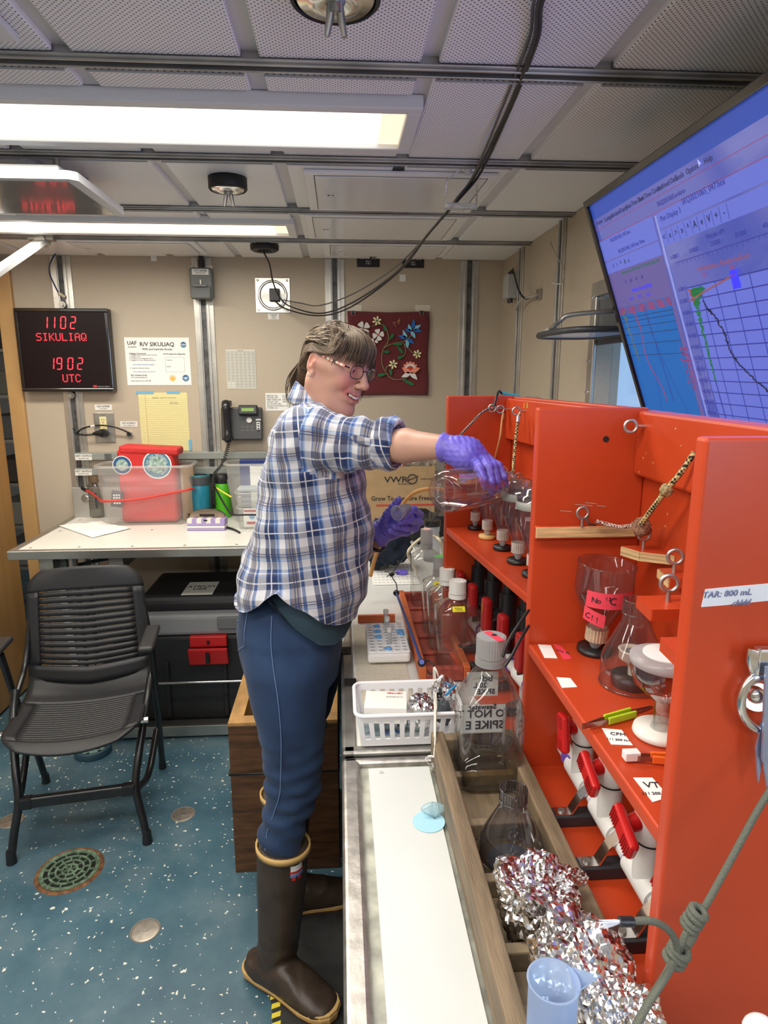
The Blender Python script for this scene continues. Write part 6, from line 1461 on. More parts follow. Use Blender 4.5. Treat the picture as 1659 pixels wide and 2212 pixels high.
# ---- PVC manifold, valves and brackets under the near shelf
PVC = mat('white_pvc', (.72, .72, .69), .35); VIO = mat('purple_primer', (.16, .08, .42), .5); REDH = mat('red_valve_handle', (.55, .012, .012), .3)
mf = thing('pvc_manifold', 'white plastic pipe manifold with red-handled valves on the near orange rack base', 'pipe manifold', (.41, .80, BZ+.02))
x_m, zm = .392, .968
MB().tube([(x_m, 1.03, zm), (x_m, Y1+.012, zm)], .0135, 18).obj('main_pipe', PVC, mf, world=True)
valve_y = [.945, .835, .715, .600]
for k, y in enumerate(valve_y):
 MB().tube([(x_m, y+.035, zm), (x_m, y-.035, zm)], .0185, 20).obj('tee', PVC, mf, world=True)
 MB().tube([(x_m, y+.038, zm), (x_m, y+.034, zm)], .0170, 20).obj('primer_ring', VIO, mf, world=True)
 MB().cyl((x_m, y, zm), (x_m, y, 1.035), .0175).cyl((x_m, y, 1.035), (x_m, y, 1.085), .0205).cyl((x_m, y, 1.085), (x_m, y, 1.141), .0165).obj('valve_body', PVC, mf, world=True, bevel=.002)
 MB().torus((x_m, y, 1.03), .0178, .0012, n=24, k=6).obj('seal_ring', BLACKM, mf, world=True)
 MB().cyl((x_m-.016, y, 1.058), (x_m-.036, y-.006, 1.057), .012, .010).obj('valve_stem', REDH, mf, world=True)
 rt = Matrix.Rotation(math.radians(24 if k else 78), 3, 'X') @ Matrix.Rotation(math.radians(0), 3, 'Z')
 hd = MB().box((x_m-.040, y-.012, 1.055), (.014, .062, .030), rt).obj('valve_handle', REDH, mf, world=True, bevel=.006, seg=3)
 gr_ = MB()
 for i in range(5): gr_.box(Vector((x_m-.0475, y-.012, 1.055))+rt @ Vector((0, -.026+.004*i, 0)), (.0012, .0018, .022), rt)
 for i in range(5): gr_.box(Vector((x_m-.0475, y-.012, 1.055))+rt @ Vector((0, .026-.004*i, 0)), (.0012, .0018, .022), rt)
 gr_.obj('grip_ribs', mat('dark_red_plastic', (.35, .008, .008), .4), hd)
 for ch in hd.children: ch.location = (0, 0, 0)
 for c2 in hd.children: c2.data.transform(Matrix.Translation(-Vector(mf.location)))
 if k < 3:
  yb_ = y-.050
  o = MB().box((x_m-.030, yb_, BZ+.030), (.070, .026, .018)).obj('rubber_pad', mat('pad_rubber', (.03, .03, .035), .5), mf, world=True, bevel=.002)
  mb = MB(); pr = [(-.060, .040), (-.036, .040), (-.022, .066), (-.005, .085), (.008, .088)]
  for i in range(4):
   a, b_ = Vector((x_m+pr[i][0], yb_, BZ+pr[i][1])), Vector((x_m+pr[i+1][0], yb_, BZ+pr[i+1][1])); d = b_-a
   mb.box((a+b_)/2, (d.length*1.05, .019, .0022), d.to_track_quat('X', 'Z').to_matrix())
  mb.obj('steel_clip', CHROME, mf, world=True); MB().cyl((x_m-.05, yb_, BZ+.040), (x_m-.05, yb_, BZ+.044), .005).obj('clip_screw', STEEL_D, mf, world=True)
MB().box((x_m-.0135, .985, zm+.006), (.002, .028, .022), (0, 0, .2)).obj('purple_smear', VIO, mf, world=True, bevel=.001)
mf2 = thing('pvc_manifold', 'white pipe manifold with black valves and red handles on the far orange rack base', 'pipe manifold', (.326, Y2+.022, BZ)); mf2.rotation_euler = rf.rotation_euler
MB().tube([(.085, .02, .075), (.085, L_-.02, .075)], .013, 14).obj('main_pipe', PVC, mf2)
for k in range(5):
 y = .095+k*.104
 MB().tube([(.085, y+.03, .075), (.085, y-.03, .075)], .018, 16).obj('tee', PVC, mf2); MB().tube([(.085, y-.032, .075), (.085, y-.037, .075)], .0172, 14).obj('primer_ring', VIO, mf2)
 MB().cyl((.085, y, .085), (.085, y, .13), .015).cyl((.085, y, .13), (.085, y, .235), .021).cyl((.085, y, .235), (.085, y, .317), .014).obj('valve_body', BLACKP, mf2, bevel=.003)
 MB().cyl((.065, y, .185), (.045, y, .185), .014).obj('valve_stem', BLACKP, mf2)
 MB().box((.034, y, .185), (.022, .032, .082)).obj('valve_handle', mat('deep_red_handle', (.30, .01, .01), .25), mf2, bevel=.009, seg=3)
 MB().box((.045, y-.05, .036), (.055, .022, .014)).obj('rubber_pad', MATS['pad_rubber'], mf2, bevel=.002)
 MB().box((.045, y-.05, .047), (.05, .016, .0025), (0, math.radians(-18), 0)).obj('steel_clip', CHROME, mf2)
# black tubing crossing behind the big bottle
cable('black_tube', 'thin black tube slanting from the far rack behind the big labelled bottle', [AY(1142, 1318, 1.03), AY(1120, 1350, 1.0), AY(1098, 1385, .98), AY(1085, 1420, .97)], .0028, CABLE, cat='tube')
cable('black_tube', 'second thin black tube just below the first, behind the big labelled bottle', [AY(1142, 1352, 1.03), AY(1125, 1380, 1.0), AY(1108, 1412, .98), AY(1090, 1440, .97)], .0028, CABLE, cat='tube')
# ---- on the near end panel: tape label, D ring, clip, cord
YF = Y1-.009
a, b_ = AY(1517, 1283, YF), AY(1672, 1292, YF)
tl_ = thing('tape_label', 'white tape label with handwriting on the face of the near orange end panel', 'label', ((a.x+b_.x)/2, YF-.0006, (a.z+b_.z)/2))
q = AY(1517, 1268, YF).z-AY(1517, 1312, YF).z; w_ = b_.x-a.x
MB().prism([(-w_/2, -q*.48), (-w_*.2, -q*.42), (w_/2, -q*.22), (w_/2, q*.62), (-w_*.1, q*.48), (-w_*.47, q*.38)], -.0006, .0004, XZ).obj('tape', mat('white_tape', (.72, .76, .82), .6), tl_)
text('TAR: 800 mL', .0085, mat('faded_ink', (.18, .20, .34), .7), tl_, (-.012, -.0012, .003), (1, 0, .05), (0, 0, 1), world=False, shear=.15); text('chldd', .0078, MATS['faded_ink'], tl_, (.002, -.0012, -.006), (1, 0, .05), (0, 0, 1), world=False, shear=.3)
dx = thing('d_ring', 'bright D-shaped shackle ring and screw on the near orange end panel', 'shackle', AY(1628, 1500, YF-.012))
pts = [AY(p[0], p[1], YF-.014) for p in ((1650, 1462), (1625, 1465), (1607, 1490), (1600, 1520), (1608, 1550), (1630, 1572), (1652, 1575), (1672, 1570))]
MB().tube(smooth_path(pts, 5), .0042, 12).obj('ring', CHROME, dx, world=True)
MB().sphere(AY(1632, 1500, YF-.010), .008).obj('screw_head', CHROME, dx, world=True); MB().cyl(AY(1634, 1505, YF), AY(1634, 1505, YF-.006), .0135).obj('washer', CHROME, dx, world=True)
tag_ = thing('metal_clip', 'ridged bright metal clip above the D ring on the near orange end panel', 'clip', AY(1640, 1430, YF-.01))
mb = MB()
for i in range(5): mb.tube([AY(1622+3*i, 1402+i, YF-.014), AY(1618+3.2*i, 1425, YF-.016), AY(1626+3*i, 1455, YF-.012)], .0030, 8)
mb.obj('ridged_jaw', CHROME, tag_, world=True); MB().box(AY(1662, 1428, YF-.012), (.03, .010, .028)).obj('clip_body', CHROME, tag_, world=True, bevel=.003)
sc_ = thing('hanging_shears', 'blued pointed steel shears hanging at the right edge on the orange panel', 'shears', AY(1650, 1600, YF-.012))
def blade(p, nm, y):
 P_ = [AY(a_, b2, y) for a_, b2 in p]; o_ = sc_.location
 MB().prism([(v.x-o_.x, v.z-o_.z) for v in P_], y-.0012-o_.y, y+.0012-o_.y, XZ).obj(nm, mat('blued_steel', (.42, .52, .75), .3, .8), sc_)
blade([(1653, 1440), (1680, 1440), (1680, 1640), (1655, 1700), (1650, 1650), (1645, 1640)], 'blade', YF-.022)
blade([(1645, 1560), (1652, 1560), (1654, 1630), (1646, 1640), (1637, 1690), (1634, 1660), (1632, 1615)], 'blade', YF-.017)
gcl = mat('olive_paracord', (.12, .13, .10), .75, bump=.8, bscale=700)
yp = .48
pc_ = cable('paracord', 'olive green knotted cord slanting up across the near orange end panel', [AY(1700, 1650, .50), AY(1640, 1745, .49), AY(1580, 1855, yp), AY(1522, 1960, .47), AY(1500, 1990, .465)], .0030, gcl, cat='cord')
for pts in ([AY(1510, 1975, .463), AY(1485, 2010, .458), AY(1470, 2045, .455), AY(1464, 2062, .455)], [AY(1508, 1992, .469), AY(1500, 2020, .465), AY(1484, 2046, .46), AY(1474, 2060, .455)], [AY(1462, 2055, .455), AY(1440, 2100, .445), AY(1400, 2165, .43), AY(1368, 2225, .42)], [AY(1466, 2060, .455), AY(1443, 2103, .440), AY(1402, 2168, .425), AY(1370, 2228, .415)]):
 MB().tube(smooth_path(pts, 5), .0030, 8).obj('cord_strand', gcl, pc_, off=pc_.location)
for (px, py), R_, n_ in (((1499, 1985), .0062, 4), ((1462, 2062), .0075, 3)):
 c = AY(px, py, .462 if n_ == 4 else .454); mb = MB(); d = Vector((-.45, 0, -.9)).normalized()
 for i in range(n_): mb.torus(c+d*(i-(n_-1)/2)*.0052, R_, .0031, d+Vector((.12*((-1)**i), .2, 0)), 16, 7)
 mb.obj('knot', gcl, pc_, off=pc_.location)
br_ = MB().tube(smooth_path([AY(1464, 2062, .451), AY(1458, 2030, .450), AY(1440, 2005, .448), AY(1410, 1990, .446), AY(1378, 1989, .445), AY(1362, 1992, .444)], 5), .0030, 8).obj('cord_strand', gcl, pc_, off=pc_.location)
MB().tube([AY(1368, 1991, .4445), AY(1338, 1991, .444)], .0042, 10).obj('black_sleeve', BLACKP, pc_, off=pc_.location)
mb = MB()
for i in range(16):
 a = AY(1338, 1991, .444); b2 = AY(1298+random.uniform(-6, 14), 1996+random.uniform(-9, 12), .444+random.uniform(-.003, .003)); mb.tube([a, (a+b2)/2+Vector((0, 0, random.uniform(-.001, .002))), b2], [.0016, .0012, .0003], 5)
mb.obj('frayed_end', mat('frayed_white', (.72, .75, .85), .8), pc_, off=pc_.location)
eg = AY(1640, 2225, .40); o = MB().sphere((0, 0, 0), (.013, .011, .012), 20).obj('rounded_bulb', WHITEP); o.location = eg; tag(o, 'smooth white rounded bulb poking in at the bottom right corner', 'bulb')
o2 = MB().cyl((0, 0, -.010), (0, 0, -.05), .004).obj('stalk', WHITEP, o)
bgp = cable('black_cord_end', 'short black cord looping over the far rack top beside a turquoise pen', [AY(1068, 878, 1.59), AY(1072, 860, 1.6), AY(1078, 845, 1.62), AY(1084, 850, 1.63)], .0028, CABLE)
tp = cable('turquoise_pen', 'turquoise tube resting on top of the far orange rack', [AY(1078, 846, 1.63), AY(1092, 851, 1.66), AY(1122, 856, 1.70)], .004, mat('turquoise', (.02, .55, .50), .3), cat='pen', k=2)
pb = crumple(.028, 6, FILM, 'plastic_wrap', None, 3, .3, (1.4, 1, .4)); pb.location = AY(1145, 866, 1.72); tag(pb, 'clear plastic wrap lying behind the top edge of the far rack', 'plastic wrap')
# ================================================================ CRATES, BOTTLES AND SMALL THINGS ON THE COUNTER
RW_ = mat('red_stained_wood', (.30, .055, .035), .55, bump=.35, bscale=40, var=.3, vscale=10, stretch=(8, 1, 8))
RW2 = mat('orange_stained_wood', (.52, .12, .035), .5, bump=.3, bscale=40, var=.15, vscale=8, stretch=(1, 8, 1))
OAK = mat('weathered_oak', (.165, .118, .070), .6, bump=.5, bscale=60, var=.38, vscale=9, stretch=(7, .8, 7))
OAKL = mat('weathered_oak_top', (.20, .148, .090), .6, bump=.4, bscale=60, var=.30, vscale=10, stretch=(7, .8, 7))
def long_crate(name, label, x0, x1, y0, y1, z1, div, mo, mt_, th=.018, zb=BZ+.006):
 t = thing(name, label, 'crate', ((x0+x1)/2, (y0+y1)/2, zb)); W_ = lambda lo, hi, nm, m: MB().lohi(lo, hi).obj(nm, m, t, bevel=.0025, world=True)
 W_((x0, y0, zb), (x0+th, y1, z1), 'side_board', mo); W_((x1-th, y0, zb), (x1, y1, z1), 'side_board', mo)
 W_((x0+th, y1-th, zb), (x1-th, y1, z1-.004), 'end_board', mt_); W_((x0+th, y0, zb), (x1-th, y0+th, z1-.002), 'end_board', mt_)
 W_((x0+th, y0+th, zb), (x1-th, y1-th, zb+.006), 'bottom_board', mt_)
 for y in div: W_((x0+th, y-.008, zb+.006), (x1-th, y+.008, z1-.022), 'divider', mt_)
 return t
ydiv = [AZ(1070, py, .945).y for py in (1662, 1766, 1886, 2041, 2180)]
wcr = long_crate('bottle_crate', 'long weathered wooden bottle crate running along the white cutting board', .163, .319, .36, 1.108, .962, ydiv, OAK, OAKL, .024)
rcr = long_crate('bottle_crate', 'long red-stained wooden crate holding four clear bottles beyond the white basket', .180, .302, 1.420, 1.985, .942, [1.56, 1.67, 1.78, 1.885], RW2, RW_, .017)
CAPW = mat('white_ribbed_cap', (.78, .78, .74), .4); CAPF = clear('frosted_cap', (.8, .8, .8), .15, .3, frost=.6, fcol=(.66, .66, .66))
def bottle(name, label, cx, yc, zb, wpx, ytop, capm, cap_frac=.14, sq=4.5, m=CLR, group=None, neckr=.36, capr=None, cat='bottle', rot=0, ss=.84):
 q = AY(cx, ytop+40, yc); c = Vector((q.x, yc, zb)); r = wpx/2*((q-_C).dot(_F))/F_PX; h = AY(cx, ytop, yc).z-zb
 t = thing(name, label, cat, c, rot, group); hc = h*cap_frac; rn = r*neckr if capr is None else capr
 hs = h-hc
 sqf = lambda rr, z: (sq if z < hs*ss else max(2.05, sq-(sq-2)*(z-hs*ss)/(hs*(1-ss)*.7)))
 prof = [(0, .002), (r*.86, .002), (r*.97, .007), (r, .016), (r, hs*ss), (r*.96, hs*(ss+(1-ss)*.22)), (r*.80, hs*(ss+(1-ss)*.50)), (r*.57, hs*(ss+(1-ss)*.80)), (rn*1.0, hs*(ss+(1-ss)*.93)), (rn*.95, hs), (rn*.95, hs+hc*.3)]
 MB().lathe(prof, 40, sq=sqf).obj('body', m, t)
 mb = ribbed(MB(), rn*1.12, hs+hc*.30, h, 34); mb.cyl((0, 0, hs+hc*.02), (0, 0, hs+hc*.26), rn*1.15, n=30)
 mb.obj('cap', capm, t, bevel=.0008, seg=1)
 t['r'] = r; t['h'] = h; t['hs'] = hs; t['rn'] = rn*1.12
 return t
YT = mat('yellow_tape', (.85, .78, .02), .5)
zr = BZ+.013
b1 = bottle('square_bottle', 'tall clear bottle with a frosted pink-topped cap, furthest in the red crate', 921, 1.935, zr, 66, 1143, CAPF, .26)
b2 = bottle('square_bottle', 'clear bottle with green-topped frosted cap and yellow tag, in the red crate', 950, 1.725, zr, 74, 1202, CAPF, .26)
b3 = bottle('square_bottle', 'clear bottle with a white cap, just behind the nearest in the red crate', 965, 1.615, zr, 82, 1228, CAPW, .20)
b4 = bottle('square_bottle', 'clear bottle with a yellow taped shoulder, nearest in the red crate', 988, 1.498, zr, 94, 1254, CAPW, .20)
MB().cyl((0, 0, b1['h']), (0, 0, b1['h']+.001), b1['rn']*.6).obj('pink_top', mat('pale_pink', (.8, .45, .42), .5), b1); MB().cyl((0, 0, b2['h']), (0, 0, b2['h']+.001), b2['rn']*.8).obj('green_top', mat('green_ink', (.15, .5, .12), .5), b2)
MB().lohi((-.010, -.008, b3['h']), (.012, .006, b3['h']+.001)).obj('paper_patch', PAPER, b3); MB().lohi((-.010, -.010, b4['h']), (.013, .006, b4['h']+.001)).obj('paper_patch', PAPER, b4)
for b_, (a0, zz, s) in ((b2, (235, .80, 'S1')), (b4, (262, .80, 'TOC'))):
 r = b_['r']; z = b_['hs']*.90; q = Vector((-r*.25 if b_ is b2 else -.004, -r*.80, z+.003)); tm_ = Matrix.Rotation(math.radians(48), 3, 'X')
 o = MB().box(q, (.030 if b_ is b4 else .017, .014, .0012), tm_).obj('tape_tag', YT, b_)
 text(s, .009, INK, o, q+tm_ @ Vector((0, 0, .001)), (1, 0, 0), tm_ @ Vector((0, 1, 0)), world=False)
MB().box((-b4['r']*.45, -b4['r']*.45, b4['hs']*.93), (.002, .012, .002), (.8, .2, -.7)).obj('orange_stick', mat('orange_mark', (.9, .3, .05), .5), b4)
bb = bottle('large_bottle', 'large clear square bottle of liquid with reversed lettering in the wooden crate', 1060, 1.035, BZ+.014, 138, 1374, CAPF, .19, sq=6, neckr=.42, rot=0, ss=.62)
r, hs = bb['r'], bb['hs']
MB().lathe([(0, .004), (r*.94, .008), (r*.965, .016), (r*.965, hs*.24), (0, hs*.24)], 40, sq=5.5).obj('liquid', clear('amber_liquid', (.66, .61, .46), .15, .02, edge=.4), bb)
lbm = mat('back_label', (.62, .66, .66), .6)
lb = MB().lohi((-r*.72, r*.88, hs*.26), (r*.78, r*.885, hs*.52)).lohi((-r*.55, r*.88, hs*.60), (r*.5, r*.885, hs*.82)).obj('rear_label', lbm, bb)
MK = mat('marker_ink', (.015, .015, .03), .5)
for s, x, z, sz in (('DO NOT TI', .05, .435, .021), ('SPIKE E', .1, .33, .023), ('Seawater', .0, .50, .014), ('Bck', .1, .76, .016), ('20 L', -.1, .70, .014), ('SPIKE', .1, .64, .014)):
 text(s, sz, MK, lb, (r*x, r*.872, hs*z), (-1, 0, 0), (0, 0, 1), world=False, bold=.001, ext=.0006)
o = MB().cyl((0, 0, bb['h']), (0, 0, bb['h']+.0008), bb['rn']*.85).obj('cap_top', MILK, bb); MB().box((.004, -.004, bb['h']+.0014), (.013, bb['rn']*1.7, .0008), (0, 0, .35)).obj('pink_tape', PINK, bb)
MB().cyl((.005, 0, bb['h']+.0016), (.005, 0, bb['h']+.0022), .005, n=8).obj('black_mark', INK, bb)
MB().tube([(r*.6, r*.3, .01), (r*.62, r*.35, hs*.55)], .003).obj('dip_tube', clear('dip_tube', (.8, .8, .8), .2, .1, frost=.2), bb)
# wash bottle tip poking up behind it
c, r_ = stand(1128, 1640, BZ+.014, 34)
wsb = thing('wash_bottle', 'slim white squeeze bottle with a bent tip, behind the large labelled bottle', 'bottle', (c.x+.008, c.y+.06, BZ+.002))
hh = AY(1125, 1490, 1.14).z-BZ
MB().lathe([(0, 0), (.018, 0), (.018, hh*.7), (.014, hh*.8), (.015, hh)], 20).obj('body', MILK, wsb); MB().tube(smooth_path([(0, 0, hh), (0, 0, hh+.04), (.001, 0, hh+.062), (.004, -.003, hh+.078)], 5), [.0045]*10+[.003]*6, 10).obj('tip', MILK, wsb)
wsb.location = (AY(1122, 1560, 1.14).x+.012, 1.14, BZ+.0015)
# ---- inverted funnel in an amber dish, in the second cell of the wooden crate
q = AZ(1118, 1850, BZ+.014); cy_ = (ydiv[1]+ydiv[2])/2
dish = thing('amber_dish', 'round amber-edged dish under the dark funnel in the wooden crate', 'dish', (.243, cy_+.0, BZ+.013))
MB().lathe([(0, .001), (.044, .001), (.0485, .004), (.050, .016), (.0515, .018), (.049, .016)], 40).obj('dish_body', clear('amber_dish', (.75, .70, .45), .25, .05, frost=.05, edge=.8), dish)
MB().cyl((0, 0, .0022), (0, 0, .004), .034, n=32).obj('dark_filter_pad', mat('dark_pad', (.045, .055, .07), .6), dish)
inv2 = inverted('inverted_funnel', 'smoky clear funnel standing upside down in the wooden crate, ribbed neck upwards', (.243, cy_, BZ+.0175), .0455, .118, clear('smoke_plastic', (.72, .70, .73), .16, .04, frost=.02, edge=.6))
# ---- foil wrapped things
def foil_material():
 m, N, L, P = nt('aluminium_foil'); P.inputs['Metallic'].default_value = 1; P.inputs['Base Color'].default_value = (.83, .83, .84, 1); P.inputs['Roughness'].default_value = .16
 tc = N.new('ShaderNodeTexCoord'); v = N.new('ShaderNodeTexVoronoi'); v.inputs['Scale'].default_value = 90; L.new(tc.outputs['Object'], v.inputs['Vector'])
 b = N.new('ShaderNodeBump'); b.inputs['Strength'].default_value = .3; b.inputs['Distance'].default_value = .003; L.new(v.outputs['Distance'], b.inputs['Height']); L.new(b.outputs[0], P.inputs['Normal'])
 return m
FOIL = foil_material()
def foil_wrap(name, label, loc, sq, seed, sub=5, dent=None, amp=.22):
 bm = bmesh.new(); bmesh.ops.create_icosphere(bm, subdivisions=sub, radius=1)
 rnd = random.Random(seed)
 for v in bm.verts:
  p = v.co.copy(); f = 1+amp*mnoise.noise(p*1.5+Vector((seed, 0, 0)))
  vv = mnoise.voronoi(p*4.2+Vector((seed*2, 1, 0)))[0]; f += .20*(vv[0]-.35)
  vv = mnoise.voronoi(p*9.5+Vector((1, seed, 0)))[0]; f += .10*(vv[0]-.3)
  f += rnd.uniform(-.014, .014)
  c = p*f
  if dent and p.z > .55: c.z -= dent*(p.z-.55)*2
  v.co = Vector((c.x*sq[0], c.y*sq[1], c.z*sq[2]))
 me = bpy.data.meshes.new('foil'); bm.to_mesh(me); bm.free(); me.materials.append(FOIL)
 t = thing(name, label, 'foil', loc); o = bpy.data.objects.new('foil', me); COL.objects.link(o); o.parent = t; return t
f1c = AZ(1160, 1955, 1.02);
fw1 = foil_wrap('foil_wrap', 'crumpled foil-covered vessel in the middle of the wooden crate with a dimpled top', (.243, .700, .965), (.052, .048, .056), 3, 5, dent=.5)
mb = MB(); base = Vector((.044, -.004, .030))
tp_ = foil_wrap('foil_wrap', 'x', (0, 0, 0), (.020, .008, .012), 8, 4); ch = tp_.children[0]; ch.parent = fw1; ch.location = base; ch.rotation_euler = (0, .35, .2); ch.name = 'foil_ear'; bpy.data.objects.remove(tp_)
fw2 = foil_wrap('foil_wrap', 'larger crumpled foil-covered bottle lying near the camera behind the blue cylinder', (.256, .580, .985), (.050, .062, .046), 11, 5, amp=.3)
fw3 = foil_wrap('foil_wrap', 'crumpled foil bundle closest to the camera at the crate\'s near right', (.272, .500, .99), (.036, .040, .045), 17, 5, amp=.3)
# ---- translucent graduated cylinder near the camera
c = AY(1186, 2130, .47)
gc = thing('graduated_cylinder', 'translucent bluish plastic measuring cylinder nearest the camera at the bottom edge', 'measuring cylinder', (c.x+.004, .47, .9625))
hz = AY(1186, 2118, .47).z-.9625; Rg = .0220
BLUEM = clear('blue_milky_plastic', (.72, .84, .97), .12, .25, frost=.62, fcol=(.58, .70, .88), edge=.5)
MB().lathe([(Rg*1.3, 0), (Rg*1.3, .004), (Rg*.98, .010), (Rg*.95, .02), (Rg, hz*.97), (Rg*1.08, hz), (Rg*.97, hz), (Rg*.9, .02), (0, .012)], 36).obj('tube', BLUEM, gc)
MB().add([(Rg*.7, -Rg*.62, hz), (Rg*1.9, -.002, hz+.004), (Rg*.75, Rg*.62, hz), (Rg*.98, 0, hz-.014)], [(0, 1, 3), (1, 2, 3)]).obj('pouring_lip', BLUEM, gc, solid=.001)
# ---- blue filter pads on the board
fp = thing('filter_paper', 'pale blue filter paper with a curled second disc on it, on the white cutting board', 'filter paper', AZ(926, 1775, BZ+.0045))
LBLU = mat('light_blue_paper', (.35, .62, .74), .6)
MB().cyl((0, 0, 0), (0, 0, .0006), .0265, n=36).obj('disc', LBLU, fp)
mb = MB(); vs = []
for j in range(9):
 for i in range(17):
  u, v = i/16*2-1, j/8; ww = math.sin(math.pi*v)**.6; vs.append((u*.021*ww+.010, .012+(v-.5)*.016+.004*u*u, .001+.020*(v)*(1-.3*u*u)+.004*abs(u)))
mb.add(vs, [(j*17+i, j*17+i+1, (j+1)*17+i+1, (j+1)*17+i) for j in range(8) for i in range(16)], smooth=True); mb.obj('curled_disc', clear('pale_blue_film', (.8, .9, .93), .2, .2, frost=.45, fcol=(.6, .78, .82)), fp, solid=.0006)
# ---- tube rack with caps and standing tubes
tr = thing('tube_rack', 'white plastic test tube rack with round wells on the absorbent mat', 'tube rack', ((.0615+.170)/2, 1.617, BZ+.009))
W2, D2, H2 = .054, .098, .030
def rackz():
 mb = MB(); pts = []
 return mb
MB().lohi((-W2, -D2, 0), (W2, D2, H2-.003)).obj('body', WHITEP, tr, bevel=.008, seg=3)
MB().lohi((-W2+.001, -D2+.001, H2-.004), (W2-.001, D2-.001, H2)).obj('top_plate', mat('rack_white', (.82, .82, .82), .4), tr, bevel=.002)
wells = []
for i in range(5):
 for j in range(10):
  x, y = -W2+.013+i*.0205, -D2+.014+j*.0188
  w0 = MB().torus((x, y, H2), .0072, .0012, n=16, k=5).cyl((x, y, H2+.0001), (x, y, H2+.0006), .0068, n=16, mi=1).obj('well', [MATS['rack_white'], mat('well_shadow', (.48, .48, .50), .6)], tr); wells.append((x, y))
BLC = mat('blue_cap', (.13, .36, .72), .45)
for k, (i, j, lab) in enumerate(((1, 8, 'furthest blue tube stopper left of the standing tubes in the rack'), (1, 6, 'middle blue tube stopper left of the standing tubes in the rack'), (1, 4, 'third blue tube stopper down in the left part of the rack'), (4, 6, 'upper of two blue stoppers at the right edge of the rack'), (4, 5, 'lower of two blue stoppers at the right edge of the rack'), (2, 0, 'blue tube stopper at the nearest edge of the rack'))):
 x, y = -W2+.013+i*.0205, -D2+.014+j*.0188
 o = MB().lathe([(.0066, 0), (.007, .005), (.0045, .007), (0, .007)], 12).lohi((-.014, -.003, .004), (0, .003, .006)).obj('blue_stopper', BLC); o.location = (tr.location.x+x, tr.location.y+y, tr.location.z+H2+.001); tag(o, lab, 'stopper', 'blue tube stoppers')
for k, (j, lab) in enumerate(((9, 'furthest and tallest upright clear tube in the white rack'), (6, 'middle upright clear tube in the white rack'), (2, 'nearest upright clear tube in the white rack'))):
 x, y = -W2+.013+2*.0205+.004, -D2+.014+j*.0188
 t = thing('sample_tube', lab, 'tube', (tr.location.x+x, tr.location.y+y, tr.location.z+H2+.001), group='upright sample tubes')
 MB().lathe([(.0052, 0), (.0055, .032), (.006, .034)], 14).obj('tube', MILK, t); MB().cyl((0, 0, .033), (0, 0, .043), .0072).obj('cap', mat('clear_cap', (.7, .7, .69), .3), t)
rs = tag(MB().lohi((-.055, -.006, 0), (.055, .006, .022)).obj('wood_strip', RW2, bevel=.001), 'short reddish wooden strip lying across the counter behind the tube rack', 'strip'); rs.location = (.100, 1.822, BZ+.001)
lv = thing('olive_leaf', 'dark green pointed scraps beside the wooden strip, behind the tube rack', 'scrap', (.125, 1.765, BZ+.010))
for k in range(2): MB().tube([(k*.01-.01, 0, 0), (k*.01-.004, .01, .012), (k*.01+.001, .02, .028)], [.002, .004, .0005], 6).obj('scrap_piece', mat('olive', (.09, .11, .02), .6), lv)
# ---- white basket
bk = thing('white_basket', 'white slotted plastic basket holding a small box and foil, on the counter rim', 'basket', (.130, 1.205, BZ+.009))
bx0, bx1, by0, by1 = -.105, .100, -.062, .070; hb = .070; fl = .010
WB_ = mat('basket_white', (.80, .80, .82), .35)
MB().lohi((bx0+fl, by0+fl, 0), (bx1-fl, by1-fl, .003)).obj('base', WB_, bk)
def slat_wall(a, b_, n):
 """wall from a to b (top corners), leaning inward at the base, built as bars between two bands"""
 a, b_ = Vector(a), Vector(b_); d = (b_-a).normalized(); nrm = Vector((-d.y, d.x, 0));
 if (nrm.dot(-(a+b_)/2) < 0): nrm = -nrm
 Lw = (b_-a).length
 def Pt(u, v): return a+d*(fl*(1-v)+u*(Lw-2*fl*(1-v))) + nrm*fl*(1-v) + Vector((0, 0, -hb*(1-v)))
 def strip(u0, u1, v0, v1, nm):
  q = [Pt(u0, v0), Pt(u1, v0), Pt(u1, v1), Pt(u0, v1)]
  MB().add(q, [(0, 1, 2, 3)]).obj(nm, WB_, bk, solid=.0022)
 strip(0, 1, .0, .22, 'lower_band'); strip(0, 1, .82, 1, 'upper_band')
 for k in range(n):
  u = k/n; strip(u, u+.48/n, .22, .82, 'bar')
 strip(1-.2/n, 1, .22, .82, 'bar')
slat_wall((bx0, by0, hb), (bx1, by0, hb), 10); slat_wall((bx0, by1, hb), (bx1, by1, hb), 10); slat_wall((bx0, by0, hb), (bx0, by1, hb), 5); slat_wall((bx1, by0, hb), (bx1, by1, hb), 5)
rp = []
for (sx, sy, a0) in ((bx1-.015, by1-.015, 0), (bx0+.015, by1-.015, 90), (bx0+.015, by0+.015, 180), (bx1-.015, by0+.015, 270)):
 for i in range(5): a = math.radians(a0+22.5*i); rp.append((sx+math.cos(a)*.018, sy+math.sin(a)*.018, hb))
MB().tube(rp, .0040, 8, closed=True).obj('rim', WB_, bk)
wbx = thing('small_carton', 'small white carton with tiny print tipped in the white basket', 'box', (.080, 1.205, BZ+.050), math.radians(-6))
MB().box((.005, 0, .012), (.084, .070, .034)).obj('carton', mat('carton_white', (.80, .79, .74), .6), wbx, bevel=.001)
text('NUCLEPORE', .006, mat('faint_print', (.36, .36, .33), .7), wbx, (.022, .010, .0294), (-1, 0, 0), (0, -1, 0), world=False); text('CERTIFIED', .007, MATS['red_print'], wbx, (.022, .026, .0294), (-1, 0, 0), (0, -1, 0), world=False)
MB().lohi((-.012, -.0352, .0), (.026, -.0346, .016)).obj('carton_flap', mat('flap_cream', (.72, .70, .64), .6), wbx)
